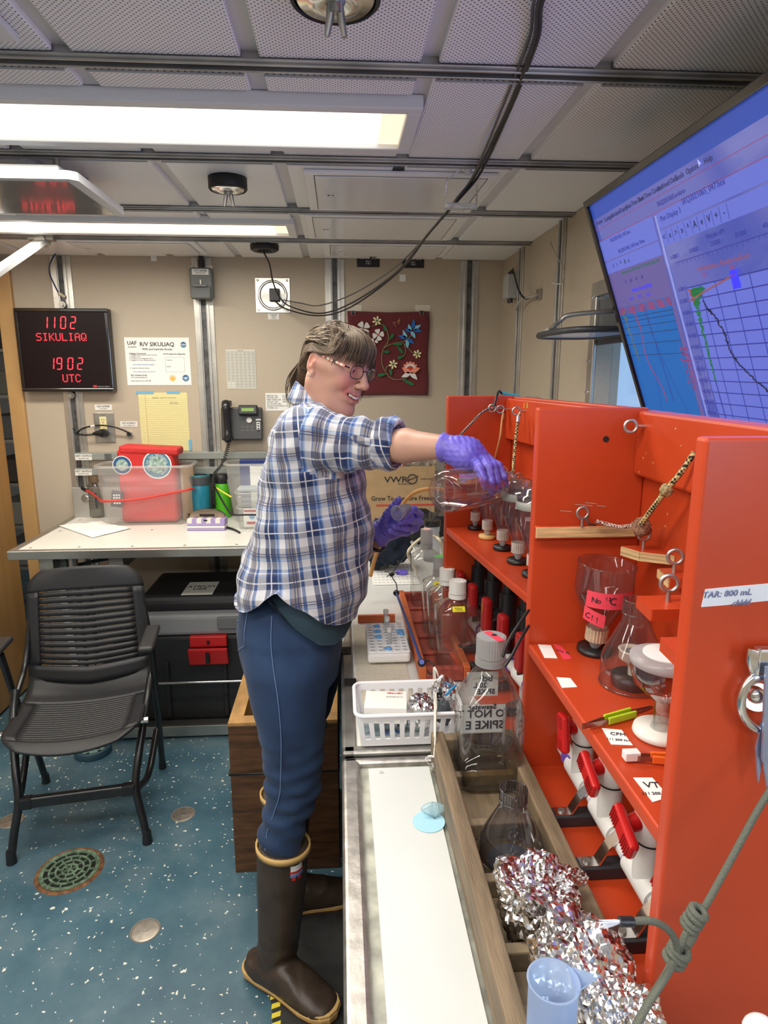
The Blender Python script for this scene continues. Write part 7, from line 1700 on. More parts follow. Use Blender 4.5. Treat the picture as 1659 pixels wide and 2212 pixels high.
sl = tag(MB().box((0, 0, 0), (.07, .05, .003), (.2, .1, 0)).box((.05, -.01, .004), (.05, .05, .002), (-.1, .1, .3)).obj('glass_slides', clear('slide_glass', (.85, .9, .92), .3, .03)), 'clear flat plates under the small carton in the white basket', 'glass plates'); sl.location = (.075, 1.195, BZ+.024)
inst = thing('printed_leaflet', 'folded leaflets with blue print at the bottom of the white basket', 'leaflet', (.11, 1.185, BZ+.015)); MB().lohi((-.05, -.02, 0), (.04, .03, .003)).obj('sheet', PAPER, inst); MB().cyl((0, 0, .003), (0, 0, .0035), .008).lohi((-.035, -.01, .003), (-.02, .01, .0034)).obj('print', MATS['blue_print'], inst)
foil_wrap('foil_ball', 'round ball of crumpled foil at the right of the small carton in the basket', (.155, 1.195, BZ+.052), (.031, .034, .036), 5, 4, amp=.15)
foil_wrap('foil_sheet', 'folded foil sheet standing between the basket and the large bottle', (.205, 1.222, BZ+.075), (.024, .012, .038), 21, 4, amp=.3)
cable('blue_pen', 'blue pen leaning in the foil at the right of the white basket', [AY(963, 1502, 1.19), AY(985, 1480, 1.21)], .0024, mat('pen_blue', (.02, .25, .55), .3), cat='pen', k=1)
dk = crumple(.016, 12, mat('dark_slate_cloth', (.05, .06, .07), .7), 'dark_pouch', None, 3, .4, (1, .7, 1.7)); dk.location = (.198, 1.178, BZ+.060); tag(dk, 'dark slate pouch between the foil ball and the large bottle', 'pouch')
# ---- blue bungee with balls, string, ring, black cord knots
bgx = [AZ(856, 1281, .985), AZ(886, 1360, .99), AZ(911, 1432, .99)]
bu = cable('blue_bungee', 'blue elastic cord with black end balls stretched along the red crate edge', bgx, .0036, mat('blue_elastic', (.015, .06, .25), .45))
for p in (bgx[0], bgx[2]): MB().sphere(p-bgx[0], .0095, 16).obj('end_ball', BLACKP, bu)
MB().cyl(bgx[2]-bgx[0]+Vector((0, -.004, .004)), bgx[2]-bgx[0]+Vector((-.001, -.009, .0065)), .0055).obj('blue_button', mat('blue_plug', (.02, .06, .4), .3), bu)
MB().tube(smooth_path([bgx[2]-bgx[0], AZ(925, 1428, .985)-bgx[0], AZ(938, 1438, .98)-bgx[0], AZ(938, 1452, .97)-bgx[0], AZ(929, 1456, .965)-bgx[0], AZ(923, 1450, .965)-bgx[0]], 5), .0020, 8).obj('hook', BLACKP, bu)
bolt_eye(rcr, (.192, 1.290, .955), (-.1, -.6, .3), .006, .0016, ax=(.3, .4, 1), m=GALV)
st = cable('white_string', 'white string tied from the red crate eyelet down to a steel ring', [AZ(938, 1446, .975), AZ(940, 1470, .97), AY(941, 1530, 1.14), AY(940, 1600, 1.07), AY(937, 1636, 1.055)], .0014, mat('string_white', (.72, .70, .62), .8))
for dx_ in (.002, -.0022):
 MB().tube([Vector((dx_, -.001, .0)), AY(941, 1530, 1.14)-st.location+Vector((dx_, 0, 0)), AY(938, 1636, 1.055)-st.location], .0012, 6).obj('second_strand', MATS['string_white'], st)
MB().tube([(0, 0, .004), (.004, -.01, .0), (.008, -.02, -.012)], [.004, .0025, .001], 8).obj('knot_tail', MATS['string_white'], st)
rg = thing('split_ring', 'steel ring at the end of the white string beside the wooden crate', 'ring', AZ(934, 1642, .925))
MB().torus((0, 0, 0), .0125, .0022, (.3, 1, .5), 24, 8, a0=-2.2, a1=3.2).obj('ring', CHROME, rg); MB().cyl((.006, -.002, -.02), (.003, 0, -.008), .0035).cyl((.006, -.002, -.0225), (.006, -.002, -.019), .006).obj('swivel', CHROME, rg)
kc = cable('knotted_cord', 'thin black knotted cord from the spray bottle down to the blue elastic cord', [AY(956, 1092, 2.25), AY(935, 1125, 2.2), AY(905, 1165, 2.15), AZ(872, 1205, .99), AZ(848, 1240, .985), AZ(856, 1262, .985), AZ(858, 1280, .985)], .0018, CABLE)
for px, py, z, n_ in ((846, 1241, .985, 5), (861, 1214, .99, 3), (896, 1172, 1.0, 3)):
 k = AZ(px, py, z); c = crumple(.008 if n_ == 5 else .0055, px, CABLE, 'knot', kc, 2, .5); c.location = k-kc.location
 for i in range(n_-1):
  a = 2.4*i+px; d = Vector((math.cos(a), math.sin(a), .1*i))*.026 if n_ == 5 else Vector((.018, -.003, 0))
  MB().tube([k-kc.location, k-kc.location+d*.5+Vector((0, 0, .004)), k-kc.location+d], .0016, 6).obj('cord_tail', CABLE, kc)
  if n_ != 5: break
# rubber tubing
RUB = clear('amber_rubber_tube', (.9, .7, .4), .12, .2, frost=.75, fcol=(.72, .48, .22), edge=.4)
cable('rubber_tubing', 'tan rubber tubing arching from behind the gloved left hand to the held bottle', [AY(800, 1245, 1.95), AY(812, 1200, 1.95), AY(838, 1140, 1.93), AY(868, 1092, 1.9), AY(893, 1066, 1.86), AY(925, 1056, 1.84), AY(965, 1062, 1.86), AY(985, 1100, 1.9), AZ(975, 1200, BZ+.01)], .0062, RUB, cat='tube')
cable('rubber_tubing', 'short cream tubing loop behind the furthest bottle of the red crate', [AZ(900, 1235, BZ+.03), AY(882, 1200, 2.0), AY(890, 1180, 2.0), AY(915, 1160, 2.02), AY(940, 1160, 2.03), AY(955, 1180, 2.03), AZ(958, 1240, BZ+.01)], .005, mat('cream_tube', (.68, .60, .42), .4), cat='tube')
# ================================================================ THE PERSON
class Field:
 def __init__(s, lo, hi, h):
  s.lo = np.array(lo, float); s.h = h; s.n = np.ceil((np.array(hi)-s.lo)/h).astype(int)+1
  s.A = np.full(tuple(s.n), .05, np.float32)
 def win(s, lo, hi, pad):
  a = np.clip(np.floor((np.array(lo)-pad-s.lo)/s.h).astype(int), 0, s.n-1); b = np.clip(np.ceil((np.array(hi)+pad-s.lo)/s.h).astype(int)+1, 1, s.n)
  ax_ = [s.lo[i]+np.arange(a[i], b[i])*s.h for i in range(3)]
  P = np.meshgrid(*ax_, indexing='ij'); return (slice(a[0], b[0]), slice(a[1], b[1]), slice(a[2], b[2])), P
 def comb(s, sl, d, k, sub):
  A = s.A[sl]
  if sub:
   B = -d; hh = np.maximum(k-np.abs(A-B), 0)/max(k, 1e-9); s.A[sl] = np.maximum(A, B)+hh*hh*k*.25
  else:
   hh = np.maximum(k-np.abs(A-d), 0)/max(k, 1e-9); s.A[sl] = np.minimum(A, d)-hh*hh*k*.25
 def cone(s, a, b, ra, rb=None, k=.01, sub=False):
  rb = ra if rb is None else rb; a, b = np.array(a, float), np.array(b, float); R = max(ra, rb)
  sl, P = s.win(np.minimum(a, b)-R, np.maximum(a, b)+R, .02+k)
  ba = b-a; L2 = max(ba@ba, 1e-12); pa = [P[i]-a[i] for i in range(3)]
  t = np.clip((pa[0]*ba[0]+pa[1]*ba[1]+pa[2]*ba[2])/L2, 0, 1)
  d = np.sqrt(sum((pa[i]-t*ba[i])**2 for i in range(3)))-(ra+(rb-ra)*t); s.comb(sl, d, k, sub); return s
 def ell(s, c, r, k=.01, sub=False, rot=None):
  c, r = np.array(c, float), np.array(r, float)*np.ones(3); R = r.max()
  sl, P = s.win(c-R, c+R, .02+k); q = [P[i]-c[i] for i in range(3)]
  if rot is not None:
   M = np.array(rot); q = [M[j][0]*q[0]+M[j][1]*q[1]+M[j][2]*q[2] for j in range(3)]
  k0 = np.sqrt(sum((q[i]/r[i])**2 for i in range(3))); k1 = np.sqrt(sum((q[i]/r[i]**2)**2 for i in range(3)))+1e-9
  s.comb(sl, k0*(k0-1)/k1, k, sub); return s
 def chain(s, pts, rs, k=.006, sub=False):
  for i in range(len(pts)-1): s.cone(pts[i], pts[i+1], rs[i], rs[i+1], k, sub)
  return s
 def mesh(s):
  A = s.A; n = np.array(A.shape)-1; acc = np.zeros((*n, 3), np.float32); cnt = np.zeros(tuple(n), np.float32)
  def C(o): return A[o[0]:o[0]+n[0], o[1]:o[1]+n[1], o[2]:o[2]+n[2]]
  for d in range(3):
   e = [i for i in range(3) if i != d]
   for u in (0, 1):
    for v in (0, 1):
     o = [0, 0, 0]; o[e[0]] = u; o[e[1]] = v; o1 = list(o); o1[d] = 1
     a, b = C(o), C(o1); m = (a < 0) != (b < 0); t = (a[m]/(a[m]-b[m]))
     p = np.zeros((t.size, 3), np.float32); p[:] = o; p[:, d] = t; acc[m] += p; cnt[m] += 1
  valid = cnt > 0; idx = np.full(tuple(n), -1, int); idx[valid] = np.arange(valid.sum())
  ijk = np.argwhere(valid); V = (ijk+acc[valid]/cnt[valid][:, None])*s.h+s.lo; F = []
  for d in range(3):
   e = [i for i in range(3) if i != d]; sl0 = [slice(1, n[i]) for i in range(3)]; sl0[d] = slice(0, n[d]); sl1 = list(sl0); sl1[d] = slice(1, n[d]+1)
   a, b = A[tuple(sl0)], A[tuple(sl1)]; m = (a < 0) != (b < 0); g = np.argwhere(m); off = np.ones(3, int); off[d] = 0; g = g+off
   def I(du, dv):
    q = g.copy(); q[:, e[0]] += du; q[:, e[1]] += dv; return idx[q[:, 0], q[:, 1], q[:, 2]]
   f = np.stack([I(-1, -1), I(0, -1), I(0, 0), I(-1, 0)], 1); fl = (a[m] < 0)
   if d == 1: fl = ~fl
   f[~fl] = f[~fl][:, ::-1]; f = f[(f >= 0).all(1)]; F.append(f)
  return V, np.concatenate(F)
def np_mesh(name, V, F, mats, parent=None, smooth=True, origin=None, mi=None):
 me = bpy.data.meshes.new(name); o_ = np.array(parent.location if parent is not None and origin is None else (origin or (0, 0, 0)))
 me.vertices.add(len(V)); me.vertices.foreach_set('co', (V-o_).astype(np.float32).ravel())
 me.loops.add(F.size); me.loops.foreach_set('vertex_index', F.ravel().astype(np.int32)); me.polygons.add(len(F))
 me.polygons.foreach_set('loop_start', np.arange(0, F.size, 4, dtype=np.int32));
 if mi is not None: me.polygons.foreach_set('material_index', mi.astype(np.int32))
 me.update(calc_edges=True); me.validate(); me.polygons.foreach_set('use_smooth', np.ones(len(me.polygons), bool) if smooth else np.zeros(len(me.polygons), bool))
 for m in (mats if isinstance(mats, (list, tuple)) else [mats]): me.materials.append(m)
 o = bpy.data.objects.new(name, me); COL.objects.link(o)
 if parent is not None: o.parent = parent
 return o
def relax(o, it=4, f=.5):
 md = o.modifiers.new('relax', 'SMOOTH'); md.iterations = it; md.factor = f; return o
def vcol(o, fn):
 me = o.data; n = len(me.vertices); co = np.zeros(n*3, np.float32); me.vertices.foreach_get('co', co); co = co.reshape(-1, 3)
 c = np.ones((n, 4), np.float32); c[:, :3] = fn(co+np.array(o.parent.location if o.parent else (0, 0, 0)))
 at = me.color_attributes.new('Col', 'FLOAT_COLOR', 'POINT'); at.data.foreach_set('color', c.ravel())
def vc_mat(name, rough=.5, sss=0, bump=0, bs=300):
 m, N, L, P = nt(name); a = N.new('ShaderNodeAttribute'); a.attribute_name = 'Col'; L.new(a.outputs['Color'], P.inputs['Base Color']); P.inputs['Roughness'].default_value = rough
 if sss: P.inputs['Subsurface Weight'].default_value = sss; P.inputs['Subsurface Radius'].default_value = (.01, .004, .002); P.inputs['Subsurface Scale'].default_value = .6
 if bump:
  tc = N.new('ShaderNodeTexCoord'); n = N.new('ShaderNodeTexNoise'); n.inputs['Scale'].default_value = bs; L.new(tc.outputs['Object'], n.inputs['Vector'])
  b = N.new('ShaderNodeBump'); b.inputs['Strength'].default_value = bump; b.inputs['Distance'].default_value = .001; L.new(n.outputs['Fac'], b.inputs['Height']); L.new(b.outputs[0], P.inputs['Normal'])
 return m
SKINM = vc_mat('skin', .45, .12, .15, 500)
per = thing('person', 'woman in blue plaid shirt, jeans and brown rubber boots pouring from a clear bottle', 'person', (-.12, 1.58, 0))
# ---- head
HY, HP, HR, HS = math.radians(37), math.radians(17), math.radians(-5), .925
f0 = Vector((math.cos(HY), -math.sin(HY), 0)); l0 = Vector((math.sin(HY), math.cos(HY), 0)); zz = Vector((0, 0, 1))
hf = f0*math.cos(HP)-zz*math.sin(HP); hu = f0*math.sin(HP)+zz*math.cos(HP); hl = l0*math.cos(HR)+hu*math.sin(HR); hu = -l0*math.sin(HR)+hu*math.cos(HR)
HC = Vector((-.0136, 1.62, 1.641))
HM = np.array([list(hf*HS), list(hl*HS), list(hu*HS)])
def H(p):
 p = (p[0] if p[0] > -.012 else -.012+(p[0]+.012)*.70, p[1], p[2]); return HC+(hf*p[0]+hl*p[1]+hu*p[2])*HS
def Hn(V): V = np.array(V, float); V[:, 0] = np.where(V[:, 0] > -.012, V[:, 0], -.012+(V[:, 0]+.012)*.70); return V @ HM + np.array(HC)
fd = Field((-.125, -.105, -.20), (.135, .105, .145), .0019)
fd.ell((-.008, 0, .028), (.088, .073, .074)); fd.ell((.026, 0, -.012), (.064, .062, .090), .025); fd.ell((.030, 0, .042), (.060, .058, .044), .02)
for s in (-1, 1):
 fd.cone((-.010, s*.050, -.050), (.064, s*.016, -.098), .022, .018, .03)
 fd.ell((.062, s*.037, -.024), (.024, .024, .022), .02); fd.cone((.045, s*.055, .000), (.0, s*.066, .0), .016, .012, .02)
fd.ell((.076, 0, -.102), (.018, .019, .016), .02); fd.ell((.036, 0, -.092), (.040, .040, .026), .03)
fd.cone((-.022, 0, -.05), (-.030, 0, -.20), .050, .054, .035)
for s in (-1, 1):
 fd.cone((.086, s*.010, .034), (.070, s*.046, .030), .0075, .006, .014)
 fd.ell((.099, s*.033, .012), (.013, .016, .011), .012, True)
 fd.ell((.0770, s*.0325, .0105), (.0135, .0150, .0130), .004)
 fd.ell((.0905, s*.0325, .0075), (.0080, .0110, .0013), .0015, True)
 fd.cone((.080, s*.020, -.004), (.074, s*.044, -.001), .003, .002, .004)
fd.cone((.086, 0, .022), (.110, 0, -.020), .0075, .0105, .012); fd.ell((.1115, 0, -.0235), (.0115, .0110, .0100), .006)
for s in (-1, 1): fd.ell((.101, s*.0125, -.027), (.0085, .0062, .0070), .006); fd.ell((.105, s*.006, -.0345), (.003, .0028, .003), .002, True)
fd.ell((.074, 0, -.056), (.024, .034, .026), .014)
arc = [(.0735, -.0330, -.0450), (.0880, -.0235, -.0535), (.0965, -.0110, -.0590), (.0985, 0, -.0605), (.0965, .0110, -.0590), (.0880, .0235, -.0535), (.0735, .0330, -.0450)]
off = lambda dx, dz, q=1: [(a[0]+dx, a[1]*q, a[2]+dz) for a in arc]
fd.chain(off(-.002, .0075), [.002, .0035, .0042, .0040, .0042, .0035, .002], .005)
fd.chain(off(-.003, -.0085, .95), [.002, .0045, .0055, .0058, .0055, .0045, .002], .005)
fd.chain(off(.001, -.0005), [.0010, .0034, .0046, .0049, .0046, .0034, .0010], .0015, True)
for s in (-1, 1):
 fd.chain([(.104, s*.018, -.024), (.096, s*.031, -.034), (.082, s*.042, -.050)], [.0025, .0035, .0022], .007, True)   # smile crease
 rt = [[1, 0, -.25], [0, 1, 0], [.25, 0, 1]]
 fd.ell((-.012, s*.0745, .000), (.0170, .0080, .0300), .004, rot=rt); fd.ell((-.009, s*.0835, .004), (.0100, .0055, .0190), .003, True, rot=rt); fd.ell((-.004, s*.0735, -.029), (.0085, .0055, .0095), .005)
 fd.ell((-.002, s*.079, -.002), (.004, .004, .006), .003)
V, Fc = fd.mesh()
HV, HF = V, Fc
def skin_head(L):
 c = np.tile(np.array([.56, .305, .22]), (len(L), 1))
 def blob(p, r, col, w=1):
  d = np.linalg.norm((L-np.array(p))/np.array(r), axis=1); k = np.clip(1-d, 0, 1)**1*w; k = np.clip(k*1.8, 0, 1)[:, None]
  return k*np.array(col)+(1-k)*c
 for s in (-1, 1):
  c = blob((.075, s*.040, -.022), (.035, .030, .030), (.66, .24, .18), .6); c = blob((-.008, s*.078, 0), (.02, .012, .03), (.62, .26, .19), .8)
  c = blob((.090, s*.033, .0075), (.012, .013, .0040), (.10, .05, .035), 1)
  for t in np.linspace(0, 1, 6): c = blob((.0885-.012*t, s*(.014+.034*t), .0335+.003*math.sin(t*3)-.003*t), (.012, .008, .0045), (.20, .12, .07), .9)
 c = blob((.112, 0, -.024), (.016, .014, .014), (.66, .27, .20), .6)
 a = np.array(arc); dz = np.full(len(L), 9.)
 for q in range(len(a)-1):
  for t in np.linspace(0, 1, 5):
   p = a[q]*(1-t)+a[q+1]*t; dd = L-p; dz = np.minimum(dz, np.sqrt((dd[:, 0]*.6)**2+dd[:, 1]**2+(dd[:, 2]*.85)**2))
 k = np.clip((.0102-dz)/.003, 0, 1)[:, None]*(L[:, 0] > .07)[:, None]; c = k*np.array([.50, .17, .14])+(1-k)*c
 k = np.clip((.0042-dz)/.001, 0, 1)[:, None]*(L[:, 0] > .066)[:, None]; c = k*np.array([.10, .02, .02])+(1-k)*c
 return c
# ---- rest of the body as one surface: trunk, legs and arms
def PY(px, py, Y): return AY(px, py, Y)
EL = PY(838, 962, 1.40); WR_ = PY(972, 966, 1.300); SH = PY(655, 940, 1.50)
LEL = PY(745, 1215, 1.80); LWR = PY(822, 1152, 1.715); LSH = PY(690, 930, 1.76)
bd_ = Field((-.34, 1.20, .02), (.34, 1.92, 1.60), .0065)
v3 = lambda v: tuple(v)
bd_.ell((-.09, 1.62, 1.26), (.085, .11, .22), .03); bd_.ell((-.10, 1.61, .98), (.09, .11, .12), .05); bd_.ell((-.085, 1.63, 1.42), (.05, .12, .05), .04)
bd_.cone((-.10, 1.55, .95), v3(PY(630, 1610, 1.51)), .055, .040, .03); bd_.cone(v3(PY(630, 1610, 1.51)), v3(PY(604, 1850, 1.478)), .038, .030, .02); bd_.cone(v3(PY(604, 1850, 1.478)), (-.212, 1.487, .09), .030, .024, .02)
bd_.cone((-.10, 1.68, .95), v3(PY(636, 1590, 1.72)), .055, .040, .03); bd_.cone(v3(PY(636, 1590, 1.72)), (-.185, 1.725, .09), .036, .024, .02)
bd_.cone((-.212, 1.487, .055), (-.12, 1.43, .045), .020, .016, .02); bd_.cone((-.185, 1.725, .055), (-.07, 1.75, .045), .020, .016, .02)
bd_.cone(v3(SH), v3(EL), .036, .033, .03); bd_.chain([v3(EL), v3(EL*.70+WR_*.30), v3(WR_)], [.0345, .0350, .0230], .012)
bd_.cone(v3(LSH), v3(LEL), .036, .034, .03); bd_.chain([v3(LEL), v3(LEL*.6+LWR*.4), v3(LWR)], [.034, .035, .029], .012)
nb = H((-.03, 0, -.16)); bd_.cone(v3(nb), (-.062, 1.64, 1.47), .046, .036, .03)
V2, F2 = bd_.mesh()
allV = np.concatenate([Hn(HV), V2]); allF = np.concatenate([HF, F2+len(HV)])
body = np_mesh('body', allV, allF, SKINM, per)
cH = skin_head(HV); c2 = np.tile(np.array([.50, .28, .20]), (len(V2), 1))
at = body.data.color_attributes.new('Col', 'FLOAT_COLOR', 'POINT'); cc = np.ones((len(allV), 4), np.float32); cc[:, :3] = np.concatenate([cH, c2]); at.data.foreach_set('color', cc.ravel())
relax(body, 2, .4)
def hpart(mb, name, m, parent=None, **k):
 mb.v = [tuple(H(v)) for v in mb.v]; return mb.obj(name, m, parent or per, off=per.location, **k)
TEETH = mat('teeth', (.82, .78, .66), .25)
ar_ = smooth_path(arc, 10)
for i in range(10):
 p = ar_[int(12+3.9*i)]; q = ar_[int(12+3.9*i)+2]; t_ = (q-p).normalized()
 R3 = Matrix((t_, t_.cross(Vector((0, 0, 1))).normalized(), Vector((0, 0, 1)))).transposed()
 hpart(MB().box(p+Vector((-.0012, 0, .0014)), (.0048, .0032, .0068), R3), 'tooth', TEETH, body, bevel=.001)
for s in (-1, 1):
 e = hpart(MB().sphere((.0778, s*.0325, .0100), .0122, 16), 'eye', mat('eye_white', (.75, .72, .70), .2), body)
 hpart(MB().sphere((.0878, s*.0325, .0085), (.0028, .0050, .0050), 12), 'iris', mat('iris', (.05, .06, .07), .15), e)
for i, x in enumerate((-.003,)): hpart(MB().torus((x, -.082, -.038), .0055, .0009, (0, 1, .2), 14, 6), 'earring', CHROME, per)
# ---- hair: a cap plus flowing strands
hd_ = Field((-.16, -.115, -.15), (.13, .115, .16), .0028)
hd_.ell((-.008, 0, .034), (.095, .080, .086)); hd_.ell((-.090, 0, -.020), (.030, .050, .050), .04); hd_.ell((-.100, .0, -.070), (.026, .034, .040), .03); hd_.ell((.045, 0, .074), (.050, .060, .042), .02)
X_, Y_, Z_ = np.meshgrid(*[hd_.lo[i]+np.arange(hd_.n[i])*hd_.h for i in range(3)], indexing='ij')
hl_ = np.where(X_ > .06, .050, np.where(X_ > -.005, .020+.030*((X_+.005)/.065)**2, np.where(X_ > -.04, .020+(X_+.005)*.05, .019+(X_+.04)*3.2)))
hd_.A = np.maximum(hd_.A, (hl_-Z_).astype(np.float32)*.8)
V, Fc = hd_.mesh()
st_ = np.sin(V[:, 1]*420+V[:, 0]*60)*.0005+np.sin(V[:, 1]*170+V[:, 2]*90)*.0008
V = V*(1+st_[:, None]*6)
V[:, 2] = np.where(V[:, 2] > .03, .03+(V[:, 2]-.03)*.83, V[:, 2])
HAIR1 = mat('hair_brown', (.085, .055, .032), .5, var=.45, vscale=30, stretch=(1, 10, 1), spec=.4); HAIR2 = mat('hair_ash', (.150, .105, .065), .5, spec=.4); HAIR3 = mat('hair_grey', (.28, .22, .155), .5, spec=.4); HAIR4 = mat('hair_dark', (.045, .030, .020), .5, spec=.4)
hair = np_mesh('hair', Hn(V), Fc, HAIR1, per); relax(hair, 2, .5)
rh = random.Random(5)
def strands(n, gen, name):
 mb = MB()
 for i in range(n):
  pts, r = gen(i); pts = smooth_path(pts, 4); k = len(pts)
  pts = [(p[0], p[1], .03+(p[2]-.03)*.83 if p[2] > .03 else p[2]) for p in pts]
  mb.tube([H(p) for p in pts], [r*HS*(1-.75*abs(j/(k-1))**2) for j in range(k)], 3, mi=rh.choices((0, 1, 2, 3), (4, 4, 1.6, 2))[0], caps=False)
 o = mb.obj(name, [HAIR1, HAIR2, HAIR3, HAIR4], hair, off=per.location); o['kind'] = 'stuff'; return o
def onell(th, ph, e=.0, c=(-.008, 0, .034), r=(.095, .080, .086)):
 return (c[0]+(r[0]+e)*math.cos(th)*math.cos(ph), c[1]+(r[1]+e)*math.sin(ph)*math.cos(th), c[2]+(r[2]+e)*math.sin(th))
def g_back(i):
 s = -1 if rh.random() < .7 else 1; e = rh.uniform(.0015, .0065)
 a0 = rh.uniform(-.1, 1.45); t0 = math.radians(rh.uniform(4, 88))
 p0 = onell(t0, s*math.radians(rh.uniform(20, 78)), e)
 ph1 = s*math.radians(rh.uniform(85, 110)); t1 = max(math.radians(12), t0*rh.uniform(.55, .85))
 p1 = onell(t1, ph1, e+.001); p2 = onell(t1*rh.uniform(-.35, .45)-.05, s*math.radians(138), e+.002)
 p3 = (-.100+rh.uniform(-.012, .006), s*rh.uniform(.01, .035), -.035+rh.uniform(-.02, .02)); p4 = (-.105+rh.uniform(-.02, .02), s*rh.uniform(.0, .03), -.085+rh.uniform(-.03, .015))
 return [p0, p1, p2, p3, p4], rh.uniform(.0008, .0015)
strands(620, g_back, 'swept_strands')
def g_bang(i):
 y = rh.uniform(-.072, .066); e = rh.uniform(.001, .007)
 fx = lambda y_: math.sqrt(max(.0, 1-(y_/.082)**2))
 y1 = y*1.02-.004; tipz = rh.uniform(.018, .036)-.018*max(0, -y/.07)**2*rh.random()-.03*(y > .045)*rh.random()
 return [(.010+rh.uniform(-.02, .02), y*.35+rh.uniform(-.006, .006), .121+e*.5), (.058*fx(y)+.008, y*.72, .108+e-.014*(abs(y)/.07)**2), (.086*fx(y1)+.008+e, y1*.95, .074+e), (.088*fx(y1)+.009+e, y1*1.04, .050), (.088*fx(y1)+.006+e, y1*1.07+rh.uniform(-.004, .004), tipz)], rh.uniform(.0008, .0016)
strands(330, g_bang, 'fringe_strands')
def g_far(i):
 y = .074+rh.uniform(-.008, .008); return [(.03+rh.uniform(-.02, .02), .05, .12), (.052, y, .07), (.060+rh.uniform(-.01, .012), y+.006, .02), (.055+rh.uniform(-.012, .012), y+.004, -.03-rh.uniform(0, .045))], rh.uniform(.0007, .0013)
strands(60, g_far, 'loose_strands')
def g_near(i):
 return [(.02+rh.uniform(-.03, .03), -.050-rh.uniform(0, .012), .105), (.035+rh.uniform(-.03, .022), -.076, .058), (.022+rh.uniform(-.03, .02), -.0835, .032), (-.02, -.086, .020+rh.uniform(0, .026)), (-.06, -.076, .010+rh.uniform(-.01, .015)), (-.09, -.05, -.03)], rh.uniform(.0007, .0013)
strands(230, g_near, 'temple_strands')
def g_tail(i):
 y = rh.uniform(-.045, .035); return [(-.100, y, -.018), (-.122+rh.uniform(-.01, .012), y*1.1, -.065), (-.110+rh.uniform(-.018, .015), y*1.1, -.105), (-.095+rh.uniform(-.012, .015), y, -.135+rh.uniform(-.015, .02))], rh.uniform(.0009, .0017)
strands(130, g_tail, 'gathered_strands')
# ---- glasses
gls = bpy.data.objects.new('glasses', None); COL.objects.link(gls); gls.parent = per
GLF = mat('glasses_frame', (.03, .018, .03), .3, .5)
def gp(mb, nm, m, **k): mb.v = [tuple(H(v)) for v in mb.v]; return mb.obj(nm, m, gls, off=per.location, **k)
for s in (-1, 1):
 cx_, cy_, cz_ = .1005, s*.0335, .006; ringp = []
 for i in range(28):
  a = 2*math.pi*i/28; ca, sa = math.cos(a), math.sin(a); dy = .0245*math.copysign(abs(ca)**.75, ca); dz = .0155*math.copysign(abs(sa)**.75, sa)
  ringp.append((cx_-.10*abs(cy_+dy*1)*.9+.003, cy_+dy, cz_+dz+(.002 if sa > 0 else 0)))
 gp(MB().tube(ringp, .0011, 6, closed=True), 'rim', GLF); gp(MB().add(ringp, [tuple(range(28))]), 'lens', clear('spectacle_lens', (.96, .96, .98), .15, .02, edge=.5))
 gp(MB().tube([(.093, s*.059, .014), (.086, s*.070, .016)], .0018, 6), 'hinge', GLF)
 pa, pb_ = Vector((.086, s*.0715, .016)), Vector((.004, s*.079, .020)); n = 12
 for i in range(n):
  a, b = pa+(pb_-pa)*i/n, pa+(pb_-pa)*(i+1)/n; q = (b-a).to_track_quat('X', 'Z').to_matrix()
  gp(MB().box((a+b)/2, ((b-a).length, .0016, .0058-.0016*i/n), q), 'temple_segment', (mat('temple_coral', (.75, .25, .18), .3), mat('temple_cream', (.8, .7, .55), .3), mat('temple_dark', (.12, .06, .05), .3))[(0, 1, 0, 1, 2, 1, 0, 1, 2, 0, 2, 2)[i]])
 gp(MB().tube([(.099, s*.010, -.002), (.096, s*.009, -.008)], .0018, 6), 'nose_pad', clear('spectacle_lens', (.9, .9, .9)))
gp(MB().tube(smooth_path([(.1005, -.0095, .010), (.1035, 0, .013), (.1005, .0095, .010)], 4), .0012, 6), 'bridge', GLF)
# ---- clothing: lofts closed and remeshed into one soft surface each
def loft(mb, rings, n=28, p=2.0):
 """rings: (centre, u-vector, v-vector) ellipses"""
 vs = []
 for c, u, v in rings:
  for j in range(n):
   a = 2*math.pi*j/n; ca, sa = math.cos(a), math.sin(a); k = (abs(ca)**p+abs(sa)**p)**(-1/p); vs.append(Vector(c)+Vector(u)*ca*k+Vector(v)*sa*k)
 k = len(rings)
 mb.add(vs, [(i*n+j, i*n+(j+1) % n, (i+1)*n+(j+1) % n, (i+1)*n+j) for i in range(k-1) for j in range(n)], smooth=True)
 mb.add(vs[:n], [tuple(range(n-1, -1, -1))]); mb.add(vs[-n:], [tuple(range(n))]); return mb
def row_rings(rows, tilt=0):
 """rows: (photo y, left x, right x, Y centre, half depth)"""
 out = []
 for py, L_, R_, Y, hy in rows:
  a, b = AY(L_, py, Y), AY(R_, py, Y); out.append(((a+b)/2, (b-a)/2, Vector((0, hy, 0))))
 return out
def remesh(mb, name, vox, sm, m, parent=per):
 o = mb.obj('tmp', None, fix=True); md = o.modifiers.new('r', 'REMESH'); md.mode = 'VOXEL'; md.voxel_size = vox; md.use_smooth_shade = True
 md = o.modifiers.new('s', 'SMOOTH'); md.iterations = sm; md.factor = .5
 me = mesh_from(o); bpy.data.objects.remove(o); me.name = name; me.materials.clear()
 for q in (m if isinstance(m, list) else [m]): me.materials.append(q)
 n = len(me.vertices); co = np.zeros(n*3, np.float32); me.vertices.foreach_get('co', co)
 r = bpy.data.objects.new(name, me); COL.objects.link(r); r.parent = parent; return r, co.reshape(-1, 3)
def setco(o, co):
 o.data.vertices.foreach_set('co', (co-np.array(per.location)).astype(np.float32).ravel()); o.data.update(); o.data.polygons.foreach_set('use_smooth', np.ones(len(o.data.polygons), bool))
